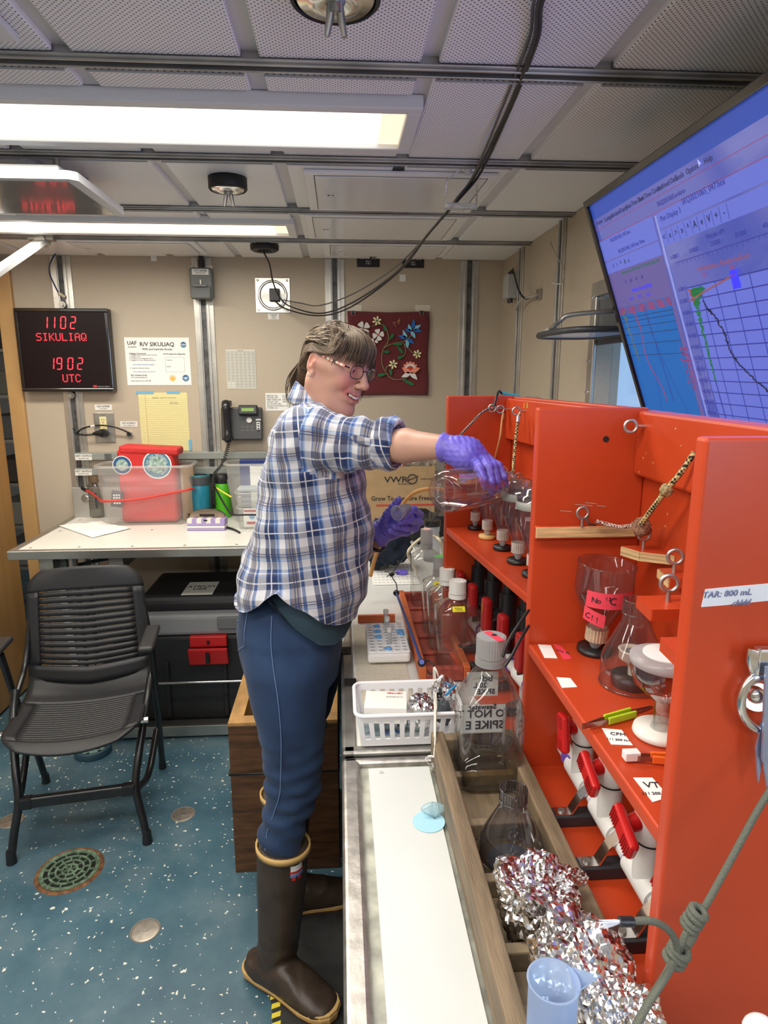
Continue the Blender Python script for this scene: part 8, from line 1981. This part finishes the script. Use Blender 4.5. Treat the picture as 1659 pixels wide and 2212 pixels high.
def normals(o):
 n = len(o.data.vertices); a = np.zeros(n*3, np.float32); o.data.vertices.foreach_get('normal', a); return a.reshape(-1, 3)
def fold(co, no, fn): return co+no*fn(co)[:, None]
# shirt
sh_rows = [(1372, 520, 768, 1.60, .168), (1340, 512, 772, 1.60, .172), (1300, 508, 780, 1.61, .180), (1250, 513, 796, 1.61, .178), (1200, 524, 803, 1.61, .165), (1150, 543, 806, 1.61, .160), (1100, 556, 801, 1.61, .158),
   (1050, 561, 792, 1.61, .160), (1000, 569, 780, 1.615, .165), (950, 582, 765, 1.62, .170), (920, 596, 750, 1.625, .165), (896, 616, 730, 1.63, .140), (876, 638, 715, 1.63, .095), (862, 652, 705, 1.63, .062)]
mb = MB(); loft(mb, row_rings(sh_rows)[::-1], p=2.3)
ax_ = (EL-SH).normalized(); upv = Vector((0, 0, 1)); upv = (upv-ax_*upv.dot(ax_)).normalized(); sdv = ax_.cross(upv)
def srow(px, py, Y, ru, rv): c = PY(px, py, Y); return (c, upv*ru, sdv*rv)
loft(mb, [srow(612, 950, 1.53, .050, .05), srow(640, 945, 1.50, .074, .060), srow(690, 946, 1.475, .072, .060), srow(745, 955, 1.45, .064, .054), srow(800, 957, 1.42, .057, .050), srow(842, 959, 1.40, .052, .047)])
loft(mb, [(LSH-Vector((.03, .0, 0)), Vector((.05, 0, 0)), Vector((0, .05, .0))), (LSH, Vector((.05, 0, .03)), Vector((0, .06, 0))), ((LSH+LEL)/2, Vector((.05, 0, .03)), Vector((0, .055, 0))), (LEL, Vector((.045, 0, .03)), Vector((0, .05, 0))), (LEL*.75+LWR*.25, Vector((.03, 0, .045)), Vector((0, .048, 0)))])
def plaid():
 m, N, L, P = nt('blue_plaid'); P.inputs['Roughness'].default_value = .85; P.inputs['Sheen Weight'].default_value = .2
 uv = N.new('ShaderNodeUVMap'); uv.uv_map = 'UVMap'; sp = N.new('ShaderNodeSeparateXYZ'); L.new(uv.outputs[0], sp.inputs[0])
 def band(ax__, per_, stops):
  d = N.new('ShaderNodeMath'); d.operation = 'DIVIDE'; d.inputs[1].default_value = per_; L.new(sp.outputs[ax__], d.inputs[0])
  f = N.new('ShaderNodeMath'); f.operation = 'FRACT'; L.new(d.outputs[0], f.inputs[0]); r = N.new('ShaderNodeValToRGB'); r.color_ramp.interpolation = 'LINEAR'
  e = r.color_ramp.elements; e[0].position = stops[0][0]; e[0].color = (*stops[0][1], 1); e[1].position = stops[-1][0]; e[1].color = (*stops[-1][1], 1)
  for p, c in stops[1:-1]: q = e.new(p); q.color = (*c, 1)
  L.new(f.outputs[0], r.inputs[0]); return r.outputs[0]
 W_, LBq, NVq, MDq, GY = (.62, .62, .64), (.22, .35, .62), (.012, .030, .12), (.05, .12, .32), (.20, .18, .19)
 def stops(seq):
  out = []; x = 0
  for w_, c in seq: out += [(min(1, x+.003), c), (min(1, x+w_-.003), c)]; x += w_
  return out
 s1 = stops([(.26, NVq), (.03, LBq), (.05, MDq), (.03, LBq), (.14, W_), (.03, MDq), (.18, GY), (.03, W_), (.07, MDq), (.18, W_)])
 s2 = stops([(.26, NVq), (.04, MDq), (.03, W_), (.06, MDq), (.16, W_), (.02, MDq), (.03, LBq), (.02, MDq), (.20, GY), (.18, W_)])
 a, b = band(0, .108, s1), band(1, .115, s2)
 mx = N.new('ShaderNodeMix'); mx.data_type = 'RGBA'; mx.inputs[0].default_value = .5; L.new(a, mx.inputs[6]); L.new(b, mx.inputs[7])
 mu = N.new('ShaderNodeMix'); mu.data_type = 'RGBA'; mu.blend_type = 'MULTIPLY'; mu.inputs[0].default_value = .55; L.new(a, mu.inputs[6]); L.new(b, mu.inputs[7])
 m2 = N.new('ShaderNodeMix'); m2.data_type = 'RGBA'; m2.inputs[0].default_value = .55; L.new(mx.outputs[2], m2.inputs[6]); L.new(mu.outputs[2], m2.inputs[7])
 # thin white and navy over-check lines
 def line(ax__, per_, ph, wd):
  ad = N.new('ShaderNodeMath'); ad.operation = 'MULTIPLY_ADD'; ad.inputs[1].default_value = 1/per_; ad.inputs[2].default_value = ph; L.new(sp.outputs[ax__], ad.inputs[0])
  f = N.new('ShaderNodeMath'); f.operation = 'FRACT'; L.new(ad.outputs[0], f.inputs[0]); l = N.new('ShaderNodeMath'); l.operation = 'LESS_THAN'; l.inputs[1].default_value = wd; L.new(f.outputs[0], l.inputs[0]); return l.outputs[0]
 cur = m2.outputs[2]
 for ax__, per_, ph, wd, c in ((0, .108, .90, .028, W_), (1, .115, .89, .026, W_), (0, .108, .40, .02, NVq), (0, .108, .345, .02, NVq), (1, .115, .36, .02, NVq), (1, .115, .31, .02, NVq)):
  q = N.new('ShaderNodeMix'); q.data_type = 'RGBA'; g = N.new('ShaderNodeMath'); g.operation = 'MULTIPLY'; g.inputs[1].default_value = .8; L.new(line(ax__, per_, ph, wd), g.inputs[0]); L.new(g.outputs[0], q.inputs[0]); L.new(cur, q.inputs[6]); q.inputs[7].default_value = (*c, 1); cur = q.outputs[2]
 L.new(cur, P.inputs['Base Color'])
 tc = N.new('ShaderNodeTexCoord'); n = N.new('ShaderNodeTexNoise'); n.inputs['Scale'].default_value = 22; n.inputs['Detail'].default_value = 3; L.new(tc.outputs['Object'], n.inputs['Vector'])
 bp = N.new('ShaderNodeBump'); bp.inputs['Strength'].default_value = .35; bp.inputs['Distance'].default_value = .012; L.new(n.outputs['Fac'], bp.inputs['Height']); L.new(bp.outputs[0], P.inputs['Normal'])
 return m
PLAID = plaid()
shirt, co = remesh(mb, 'shirt', .0065, 8, PLAID)
no = normals(shirt)
hp_ = [(470, 1330), (512, 1328), (560, 1306), (600, 1266), (640, 1300), (700, 1336), (770, 1358), (840, 1360)]
hx_ = [AY(a, b, 1.47).x for a, b in hp_]; hz_ = [AY(a, b, 1.47).z for a, b in hp_]
def wr(c):
 x, y, z = c[:, 0], c[:, 1], c[:, 2]
 d = .0045*np.sin(38*z+26*x+4*np.sin(9*x+7*y))+.0028*np.sin(75*x-40*z+3*np.sin(11*z))+.0016*np.sin(110*z+30*y)
 arm = (x > .0)*(z > 1.38); d = d+arm*.0030*np.sin(130*x+35*z+2*np.sin(40*z)); return d
co = fold(co, no, wr)
zh = np.interp(co[:, 0], hx_, hz_); co[:, 2] = np.maximum(co[:, 2], zh+.004*np.sin(co[:, 0]*60))
setco(shirt, co)
armc = np.array(SH); armd = np.array(ax_)
me = shirt.data; uvl = me.uv_layers.new(name='UVMap'); nl = len(me.loops); li = np.zeros(nl, np.int32); me.loops.foreach_get('vertex_index', li)
fc = np.zeros(len(me.polygons)*3, np.float32); me.polygons.foreach_get('center', fc); fc = fc.reshape(-1, 3)+np.array(per.location); lt_ = np.zeros(len(me.polygons), np.int32); me.polygons.foreach_get('loop_total', lt_)
isarm = ((fc-armc) @ armd > .028) & (np.linalg.norm(np.cross(fc-armc, armd), axis=1) < .088) & (fc[:, 1] < 1.575) & (fc[:, 2] > 1.36)
ia = np.repeat(isarm, lt_); P_ = co[li]
ua = np.arctan2(P_[:, 1]-1.61, P_[:, 0]+.09)*.155+.10*P_[:, 2]+.03*P_[:, 0]; va = P_[:, 2]-.12*P_[:, 0]
q = P_-armc; us = q @ armd; vs_ = np.arctan2(q @ np.array(sdv), q @ np.array(upv))*.058
uvs = np.stack([np.where(ia, us*1.0, ua), np.where(ia, vs_, va)], 1).astype(np.float32); uvl.data.foreach_set('uv', uvs.ravel())
def plaid_uv(o, fn):
 me = o.data; uvl = me.uv_layers.new(name='UVMap'); nl = len(me.loops); li = np.zeros(nl, np.int32); me.loops.foreach_get('vertex_index', li); c = np.zeros(len(me.vertices)*3, np.float32); me.vertices.foreach_get('co', c); c = c.reshape(-1, 3)+np.array(per.location)
 uvl.data.foreach_set('uv', fn(c[li]).astype(np.float32).ravel())
# rolled cuff, collar, placket, pocket flap tab
mb = MB()
loft(mb, [srow(816, 957, 1.413, .052, .047), srow(824, 957, 1.408, .0590, .054), srow(843, 958, 1.400, .0610, .056), srow(860, 960, 1.392, .057, .052), srow(864, 961, 1.390, .046, .042), srow(840, 959, 1.40, .040, .038)])
cuff = mb.obj('rolled_cuff', PLAID, per, off=per.location, fix=True, smooth=True); md = cuff.modifiers.new('s', 'SUBSURF'); md.levels = 2; md.render_levels = 2
plaid_uv(cuff, lambda P: np.stack([(P-armc) @ armd*1.0+.3*P[:, 2], np.arctan2((P-armc) @ np.array(sdv), (P-armc) @ np.array(upv))*.06+.04], 1))
tx_ = bpy.data.textures.new('cuff_wrinkle', 'CLOUDS'); tx_.noise_scale = .022; md = cuff.modifiers.new('d', 'DISPLACE'); md.texture = tx_; md.strength = .012
tabp = [PY(757, 944, 1.388), PY(765, 939, 1.384), PY(800, 948, 1.362), PY(802, 963, 1.362), PY(768, 957, 1.380)]
tb = MB().add(tabp, [tuple(range(5))]).obj('sleeve_tab', PLAID, per, off=per.location, solid=.003); plaid_uv(tb, lambda P: np.stack([P[:, 0]*.3+.062, P[:, 2]*.3+.05], 1))
cb_ = H((-.026, 0, -.130))
def cring(c, f, r, a0, a1, n=20): return [Vector(c)+hf*0+Vector((math.cos(a)*r*1.05, math.sin(a)*r*.95, f*math.cos(a))) for a in [math.radians(a0+(a1-a0)*i/n) for i in range(n+1)]]
c1 = Vector((cb_.x+.020, cb_.y+.0, cb_.z+.018)); c2_ = Vector((cb_.x+.020, cb_.y-.0, cb_.z-.034))
ra1, ra2, ra3 = cring(c1, -.050, .057, 22, 338), cring(c1+Vector((0, 0, .003)), -.050, .060, 22, 338), cring(c2_, -.064, .080, 14, 346)
n = 21; mb = MB(); mb.add(ra1+ra2+ra3, [(i, i+1, n+i+1, n+i) for i in range(n-1)]+[(n+i, n+i+1, 2*n+i+1, 2*n+i) for i in range(n-1)], smooth=True)
col_ = mb.obj('collar', PLAID, per, off=per.location, solid=.004); plaid_uv(col_, lambda P: np.stack([np.arctan2(P[:, 1]-cb_.y, P[:, 0]-cb_.x)*.07, P[:, 2]*.9+.02], 1))
# undershirt showing below the hem
un_rows = [(1415, 545, 758, 1.60, .150), (1385, 530, 766, 1.60, .160), (1350, 522, 767, 1.60, .162), (1300, 524, 768, 1.61, .164), (1250, 550, 778, 1.61, .14), (1200, 600, 780, 1.61, .10), (1100, 640, 775, 1.61, .08)]
und, co = remesh(loft(MB(), row_rings(un_rows)[::-1], p=2.3), 'undershirt', .007, 5, mat('dark_teal_knit', (.020, .045, .065), .9, bump=.4, bscale=500))
hp2 = [(470, 1300), (560, 1285), (585, 1296), (605, 1318), (640, 1352), (690, 1386), (720, 1392), (745, 1384), (772, 1352), (840, 1330)]
co[:, 2] = np.maximum(co[:, 2], np.interp(co[:, 0], [AY(a, b, 1.47).x for a, b in hp2], [AY(a, b, 1.47).z for a, b in hp2])); setco(und, co)
# jeans
mb = MB()
loft(mb, row_rings([(1250, 560, 730, 1.605, .09), (1290, 520, 735, 1.605, .13), (1350, 512, 740, 1.60, .148), (1400, 519, 738, 1.60, .148), (1450, 532, 735, 1.59, .14)])[::-1], p=2.3)
loft(mb, row_rings([(1380, 520, 730, 1.54, .085), (1440, 528, 722, 1.525, .092), (1480, 534, 712, 1.52, .090), (1520, 541, 706, 1.515, .087), (1560, 552, 703, 1.51, .083), (1600, 562, 701, 1.505, .079), (1650, 570, 698, 1.50, .073), (1700, 574, 692, 1.495, .067), (1740, 571, 677, 1.49, .063), (1770, 565, 664, 1.485, .060), (1800, 559, 657, 1.48, .058), (1845, 562, 652, 1.475, .050), (1890, 572, 640, 1.475, .035)])[::-1])
loft(mb, row_rings([(1380, 545, 742, 1.69, .085), (1440, 560, 738, 1.70, .088), (1500, 572, 724, 1.71, .083), (1560, 582, 706, 1.715, .077), (1620, 585, 690, 1.72, .070), (1680, 580, 676, 1.73, .062), (1740, 578, 660, 1.74, .056)])[::-1])
def jeans_mat():
 m, N, L, P = nt('denim'); P.inputs['Roughness'].default_value = .85; P.inputs['Sheen Weight'].default_value = .08
 tc = N.new('ShaderNodeTexCoord'); n = N.new('ShaderNodeTexNoise'); n.inputs['Scale'].default_value = 7; n.inputs['Detail'].default_value = 6; L.new(tc.outputs['Object'], n.inputs['Vector'])
 r = N.new('ShaderNodeValToRGB'); r.color_ramp.elements[0].position = .35; r.color_ramp.elements[0].color = (.006, .020, .062, 1); r.color_ramp.elements[1].position = .68; r.color_ramp.elements[1].color = (.018, .050, .125, 1); L.new(n.outputs['Fac'], r.inputs[0]); L.new(r.outputs[0], P.inputs['Base Color'])
 n2 = N.new('ShaderNodeTexNoise'); n2.inputs['Scale'].default_value = 900; L.new(tc.outputs['Object'], n2.inputs['Vector']); b = N.new('ShaderNodeBump'); b.inputs['Strength'].default_value = .3; b.inputs['Distance'].default_value = .001; L.new(n2.outputs['Fac'], b.inputs['Height']); L.new(b.outputs[0], P.inputs['Normal']); return m
DEN = jeans_mat()
jeans, co = remesh(mb, 'jeans', .0065, 6, DEN); no = normals(jeans)
def jw(c):
 x, y, z = c[:, 0], c[:, 1], c[:, 2]; low = np.clip((.80-z)/.25, 0, 1); kn = np.exp(-((z-.60)/.10)**2)
 return .0042*low*np.sin(95*z+14*x+2.5*np.sin(22*x+15*y))+.0030*kn*np.sin(150*z-25*x)+.0012*np.sin(60*z+20*x+9*np.sin(4*z))
co = fold(co, no, jw); setco(jeans, co)
STI = mat('denim_seam', (.15, .24, .42), .8)
def on_near(px, py, Y0=1.40):
 """point of the jeans surface seen at a photo position"""
 d = ray(px, py).normalized(); deps = bpy.context.evaluated_depsgraph_get()
 ok, loc, nrm, idx = jeans.ray_cast(_C-per.location, d); return (loc+per.location+nrm*.0025) if ok else AY(px, py, Y0)
bpy.context.view_layer.update()
MB().tube(smooth_path([on_near(586, y) if False else on_near(x, y) for x, y in ((588, 1330), (586, 1390), (592, 1450), (602, 1520), (608, 1600), (607, 1680), (604, 1720), (590, 1765), (578, 1800), (574, 1836))], 4), .0011, 5).obj('side_seam', STI, jeans, off=per.location)
MB().tube([on_near(x, y) for x, y in ((536, 1322), (530, 1360), (529, 1395), (516, 1404))], .0010, 5).tube([on_near(x, y) for x, y in ((512, 1340), (527, 1366))], .0010, 5).obj('pocket_stitching', STI, jeans, off=per.location)
# boots
BROWN = mat('boot_rubber', (.040, .025, .016), .42, bump=.25, bscale=90, var=.35, vscale=22, col2=(.062, .042, .030)); TAN = mat('boot_tan', (.60, .38, .14), .5); OUT = mat('outsole', (.10, .045, .02), .6)
def boot(shaft_rows, heel, toe, lab, hb=.0):
 br = bpy.data.objects.new('boot', None); COL.objects.link(br); br.parent = per
 heel, toe = Vector(heel), Vector(toe); d = (toe-heel).normalized(); s_ = Vector((-d.y, d.x, 0)); Lf = (toe-heel).length
 mb = MB(); rg_ = row_rings(shaft_rows)[::-1]
 loft(mb, [(heel+d*.055+Vector((0, 0, .02)), d*.045, s_*.038)]+[(heel+d*.060+Vector((0, 0, .075)), d*.056, s_*.043)]+rg_)
 fr = []
 for t, hh_, w_, zc in ((.02, .026, .026, .040), (.10, .038, .036, .048), (.25, .050, .040, .056), (.42, .056, .041, .060), (.58, .046, .045, .050), (.72, .034, .048, .040), (.85, .026, .045, .034), (.94, .020, .036, .030), (.995, .012, .020, .026)):
  fr.append((heel+d*Lf*t+Vector((0, 0, zc)), s_*w_*1.05, Vector((0, 0, hh_))))
 loft(mb, fr, p=2.5)
 up, co = remesh(mb, 'boot_upper', .0055, 5, BROWN, br); no = normals(up)
 co = co+no*(.0016*np.sin(co[:, 2]*120+co[:, 0]*40+3*np.sin(co[:, 0]*50))*np.exp(-((co[:, 2]-.12)/.05)**2))[:, None]; setco(up, co)
 # sole outline
 def outline(g):
  pts = []
  prof = [(-.02, .0), (.0, .022), (.06, .034), (.2, .037), (.4, .036), (.55, .042), (.7, .049), (.82, .047), (.92, .038), (.98, .022), (1.0, 0)]
  prof = [(t, w_*.95) for t, w_ in prof]
  for t, w_ in prof: pts.append(heel+d*(Lf*t+(g if t > .5 else -g))+s_*(w_+(g if w_ > 0 else 0)))
  for t, w_ in prof[::-1][1:-1]: pts.append(heel+d*(Lf*t+(g if t > .5 else -g))-s_*(w_+g))
  return pts
 for nm, z0, z1, g, m in (('outsole', .0095, .018, .001, OUT), ('foxing_band', .016, .036, .0025, TAN), ('foxing_ridge', .024, .028, .0038, TAN)):
  pts = outline(g); k = len(pts); vs = []
  for zz_ in (z0, z1):
   for p in pts:
    t = (p-heel).dot(d)/Lf; vs.append(p+Vector((0, 0, zz_+(.008*max(0, t-.75)/.25 if zz_ == z1 else 0)-(.0 if zz_ == z0 else 0)+(.008 if nm != 'outsole' and t < .05 and zz_ == z1 else 0))))
  b2 = MB().add(vs, [(i, (i+1) % k, k+(i+1) % k, k+i) for i in range(k)]+[tuple(range(k-1, -1, -1)), tuple(range(k, 2*k))]); b2.obj(nm, m, br, off=per.location, bevel=.002)
 top = rg_[-1]; pts = [Vector(top[0])+Vector(top[1])*math.cos(a)*1.04+Vector(top[2])*math.sin(a)*1.06 for a in [2*math.pi*i/28 for i in range(28)]]
 vs = [p+Vector((0, 0, -.014)) for p in pts]+[p+Vector((0, 0, .002)) for p in pts]
 MB().add(vs, [(i, (i+1) % 28, 28+(i+1) % 28, 28+i) for i in range(28)], smooth=True).obj('top_band', TAN, br, off=per.location, solid=.005)
 return br
nb_rows = [(1822, 556, 667, 1.475, .060), (1900, 554, 663, 1.477, .060), (1960, 556, 656, 1.48, .058), (2010, 557, 649, 1.482, .054), (2050, 556, 643, 1.485, .050), (2080, 552, 640, 1.487, .048)]
bn = boot(nb_rows, (-.272, 1.530, 0), (-.030, 1.365, 0), 'near')
fb_rows = [(1712, 565, 672, 1.735, .062), (1780, 566, 668, 1.735, .060), (1830, 570, 662, 1.73, .055), (1880, 575, 655, 1.73, .050), (1915, 575, 655, 1.73, .048)]
bf = boot(fb_rows, (-.235, 1.710, 0), (.040, 1.770, 0), 'far')
# maker's patch on the near boot
pc0 = AY(640, 1880, 1.418); ptd = Vector((.95, .10, .10));
dq = (ray(640, 1880)).normalized(); up_ = [c for c in bn.children if c.name.startswith('boot_upper')][0]
bpy.context.view_layer.update(); ok, loc, nrm, _ = up_.ray_cast(_C-per.location, dq)
c = loc+per.location+nrm*.003 if ok else pc0
xd = Vector((0, 0, 1)).cross(nrm).normalized() if ok else Vector((1, 0, 0)); yd = nrm.cross(xd)
if xd.x < 0: xd = -xd; yd = -yd
if yd.z < 0: yd = -yd
def patch(u0, v0, u1, v1, m, nm, o_=0):
 mb = MB(); n = 5; vs = []
 for v in (v0, v1):
  for i in range(n+1): u = u0+(u1-u0)*i/n; vs.append(c+xd*u+yd*v+nrm*(o_-.0090*(u/.022)**2))
 return mb.add(vs, [(i, i+1, n+2+i, n+1+i) for i in range(n)]).obj(nm, m, up_, off=per.location, solid=.0003)
patch(-.021, -.016, .022, .017, PAPER, 'boot_patch'); patch(-.019, -.006, .022, .001, MATS['red_print'], 'patch_red_bar', .0008); patch(-.021, -.016, .022, -.008, MATS['blue_print'], 'patch_blue_bar', .0008)
text('XTRATUF', .0088, mat('red_print', (.5, .03, .03), .5), up_, c+yd*.0090+nrm*.0012, xd, yd, bold=.0003, ext=.0008); text('Neoprene', .0055, PAPER, up_, c-yd*.0025+nrm*.0016, xd, yd, ext=.0008); text('MADE IN USA', .0050, PAPER, up_, c-yd*.012+nrm*.0016, xd, yd, ext=.0008)
for s in (-1, 1): patch(s*.008-.005, -.026, s*.008+.005, -.016, MATS['red_print'], 'patch_ribbon', .0006)
# ---- gloves: palm and five fingers each
GLV = mat('nitrile_violet', (.17, .13, .62), .45); GLVM = mat('glove_violet', (.165, .130, .60), .42, bump=.6, bscale=55, var=.12, vscale=30)
def hand(name, chains, palm, cuffp, box_):
 f = Field(box_[0], box_[1], .0021)
 for pts, rs, k in palm: f.chain([v3(PY(*p)) for p in pts], rs, k)
 for pts, rs in chains: f.chain([v3(PY(*p)) for p in pts], rs, .0035)
 V, Fc = f.mesh(); n_ = V*0
 V = V + .0006*np.stack([np.sin(V[:, 2]*600), np.sin(V[:, 0]*500+V[:, 2]*300), np.sin(V[:, 0]*550)], 1)
 o = np_mesh(name, V, Fc, GLVM, per); relax(o, 2, .4)
 a, b = PY(*cuffp[0]), PY(*cuffp[1]); mb = MB(); d = (b-a).normalized(); L_ = (b-a).length; n = 24
 u = d.orthogonal().normalized(); w_ = d.cross(u); vs = []; prof = ((0, 1.22), (.2, 1.12), (.5, 1.02), (1.0, .98))
 for t, q in prof:
  for j in range(n):
   an = 2*math.pi*j/n; rr = cuffp[2]*q*(1+.05*math.sin(5*an+t*2)*(1-t)); vs.append(a+d*L_*t+(u*math.cos(an)+w_*math.sin(an))*rr)
 mb.add(vs, [(i*n+j, i*n+(j+1) % n, (i+1)*n+(j+1) % n, (i+1)*n+j) for i in range(len(prof)-1) for j in range(n)], smooth=True)
 mb.obj('glove_cuff', GLVM, o, off=per.location, solid=.001); return o
rch = [([(1030, 1000, 1.250), (1036, 1010, 1.216), (1043, 1034, 1.204), (1048, 1051, 1.214)], [.0095, .0084, .0076, .0066]),
  ([(1044, 992, 1.262), (1055, 1008, 1.226), (1060, 1040, 1.214), (1064, 1063, 1.226)], [.0098, .0088, .0078, .0068]),
  ([(1054, 992, 1.280), (1066, 1005, 1.240), (1073, 1038, 1.228), (1078, 1058, 1.240)], [.0095, .0084, .0076, .0066]),
  ([(1062, 998, 1.296), (1077, 1005, 1.258), (1088, 1030, 1.246), (1093, 1046, 1.256)], [.0088, .0076, .0069, .0061]),
  ([(995, 985, 1.275), (1020, 1000, 1.315), (1045, 1012, 1.345), (1062, 1030, 1.352)], [.0125, .0105, .0092, .0080])]
hand('right_glove', rch, [([(962, 966, 1.300), (985, 972, 1.290), (1010, 982, 1.275), (1034, 996, 1.272)], [.0222, .0245, .0245, .0150], .01), ([(985, 968, 1.300), (1015, 974, 1.295), (1054, 996, 1.292)], [.0210, .0220, .0130], .02), ([(990, 985, 1.290), (1012, 1000, 1.285)], [.020, .018], .02)], ((955, 966, 1.306), (986, 970, 1.290), .0248), ((.15, 1.17, 1.28), (.40, 1.40, 1.50)))
lch = [([(893, 1132, 1.705), (906, 1112, 1.680), (894, 1101, 1.648), (876, 1114, 1.622)], [.0120, .0112, .0105, .0090]),
  ([(892, 1140, 1.705), (905, 1128, 1.672), (886, 1124, 1.636), (864, 1128, 1.622)], [.0120, .0112, .0105, .0088]),
  ([(884, 1146, 1.705), (896, 1141, 1.672), (874, 1140, 1.642), (852, 1138, 1.632)], [.0115, .0108, .0100, .0085]),
  ([(868, 1150, 1.705), (878, 1151, 1.680), (860, 1150, 1.655), (843, 1147, 1.648)], [.0105, .0095, .0090, .0078]),
  ([(832, 1132, 1.690), (838, 1112, 1.672), (850, 1096, 1.660), (861, 1080, 1.655)], [.0170, .0135, .0115, .0095])]
hand('left_glove', lch, [([(820, 1150, 1.712), (845, 1136, 1.706), (870, 1130, 1.710)], [.0300, .0335, .0320], .015), ([(870, 1128, 1.712), (888, 1136, 1.705)], [.0290, .0190], .015)], ((813, 1156, 1.716), (838, 1140, 1.708), .0325), ((.03, 1.55, 1.12), (.26, 1.80, 1.36)))
bc_ = PY(814, 1160, 1.716); bd2 = (LWR-LEL).normalized()
MB().torus(bc_-bd2*.010, .0375, .0052, bd2, 28, 8).obj('wristband', mat('dark_wristband', (.015, .008, .020), .4), per, off=per.location)
# ---- the bottle she pours from, and the little cup
a, b = PY(958, 1062, 1.165), PY(1098, 1040, 1.325); dB = (b-a).normalized(); LB_ = (b-a).length; rB = .0400
pbt = thing('poured_bottle', 'clear round bottle held sideways in the right glove, marked 1100 on its base', 'bottle', a)
q = dB.to_track_quat('Z', 'X').to_matrix().to_4x4()
PCB = clear('pink_clear', (.96, .93, .93), .16, .03, frost=.02, edge=.85)
MB().lathe([(0, .004), (rB*.55, .002), (rB*.86, 0), (rB*.97, .008), (rB, .018), (rB, LB_*.66), (rB*.93, LB_*.76), (rB*.68, LB_*.86), (rB*.48, LB_*.91), (rB*.46, LB_*1.0), (rB*.52, LB_*1.005), (rB*.52, LB_*1.02), (rB*.44, LB_*1.02)], 44, q).obj('body', PCB, pbt)
MB().torus(q.to_3x3() @ Vector((0, 0, LB_*.95)), rB*.52, .0022, dB, 28, 6).obj('neck_ring', PCB, pbt); MB().torus(q.to_3x3() @ Vector((0, 0, .002)), rB*.60, .0016, dB, 32, 6).obj('base_ring', PCB, pbt)
# liquid pooling in the shoulder
mb = MB(); ax2 = q.to_3x3(); vs = []; n = 20
dn = Vector((0, 0, -1)); dn = (dn-dB*dn.dot(dB)).normalized(); sd = dB.cross(dn)
for t in (.10, .35, .62, .76, .86):
 rr = rB*.955*(1 if t < .7 else (.93 if t < .8 else .68)); lev = rB*(.72-.42*t)
 for j in range(n):
  a_ = 2*math.pi*j/n; u_, w2 = math.cos(a_)*rr, math.sin(a_)*rr; vs.append(dB*LB_*t+dn*max(u_, lev)+sd*(w2 if u_ >= lev else math.copysign(min(abs(w2), math.sqrt(max(0, rr*rr-lev*lev))), w2)))
mb.add(vs, [(i*n+j, i*n+(j+1) % n, (i+1)*n+(j+1) % n, (i+1)*n+j) for i in range(4) for j in range(n)]+[tuple(range(n-1, -1, -1)), tuple(range(4*n, 5*n))], smooth=True)
mb.obj('liquid', clear('water_in_bottle', (.90, .90, .88), .20, .02, edge=.7), pbt)
upb = Vector((0, 0, 1)); upb = (upb-dB*upb.dot(dB)).normalized(); rgt = upb.cross(-dB).normalized()
if rgt.x < 0: rgt = -rgt
INKR = mat('dark_red_ink', (.10, .01, .015), .5)
text('1100', .019, INKR, pbt, Vector(pbt.location)-dB*.0005+rgt*.011, -upb, rgt, bold=.0006); text('Stock', .013, mat('grey_ink', (.25, .22, .22), .5), pbt, Vector(pbt.location)-dB*.0005-rgt*.011, -upb, rgt)
a, b = PY(856, 1109, 1.610), PY(884, 1101, 1.652); dC = (b-a).normalized(); q = dC.to_track_quat('Z', 'X').to_matrix().to_4x4()
cup = thing('sample_cup', 'small translucent white cup held open in the left glove', 'cup', a); rC = .0185; LC = .048
MB().lathe([(rC*1.0, 0), (rC*1.06, .001), (rC*1.06, .004), (rC, .005), (rC*1.04, .009), (rC, .012), (rC*.96, LC), (0, LC), (rC*.92, LC-.002), (rC*.95, .002)], 32, q).obj('cup_body', clear('cup_plastic', (.88, .88, .92), .2, .2, frost=.4, fcol=(.75, .76, .82), edge=.5), cup)
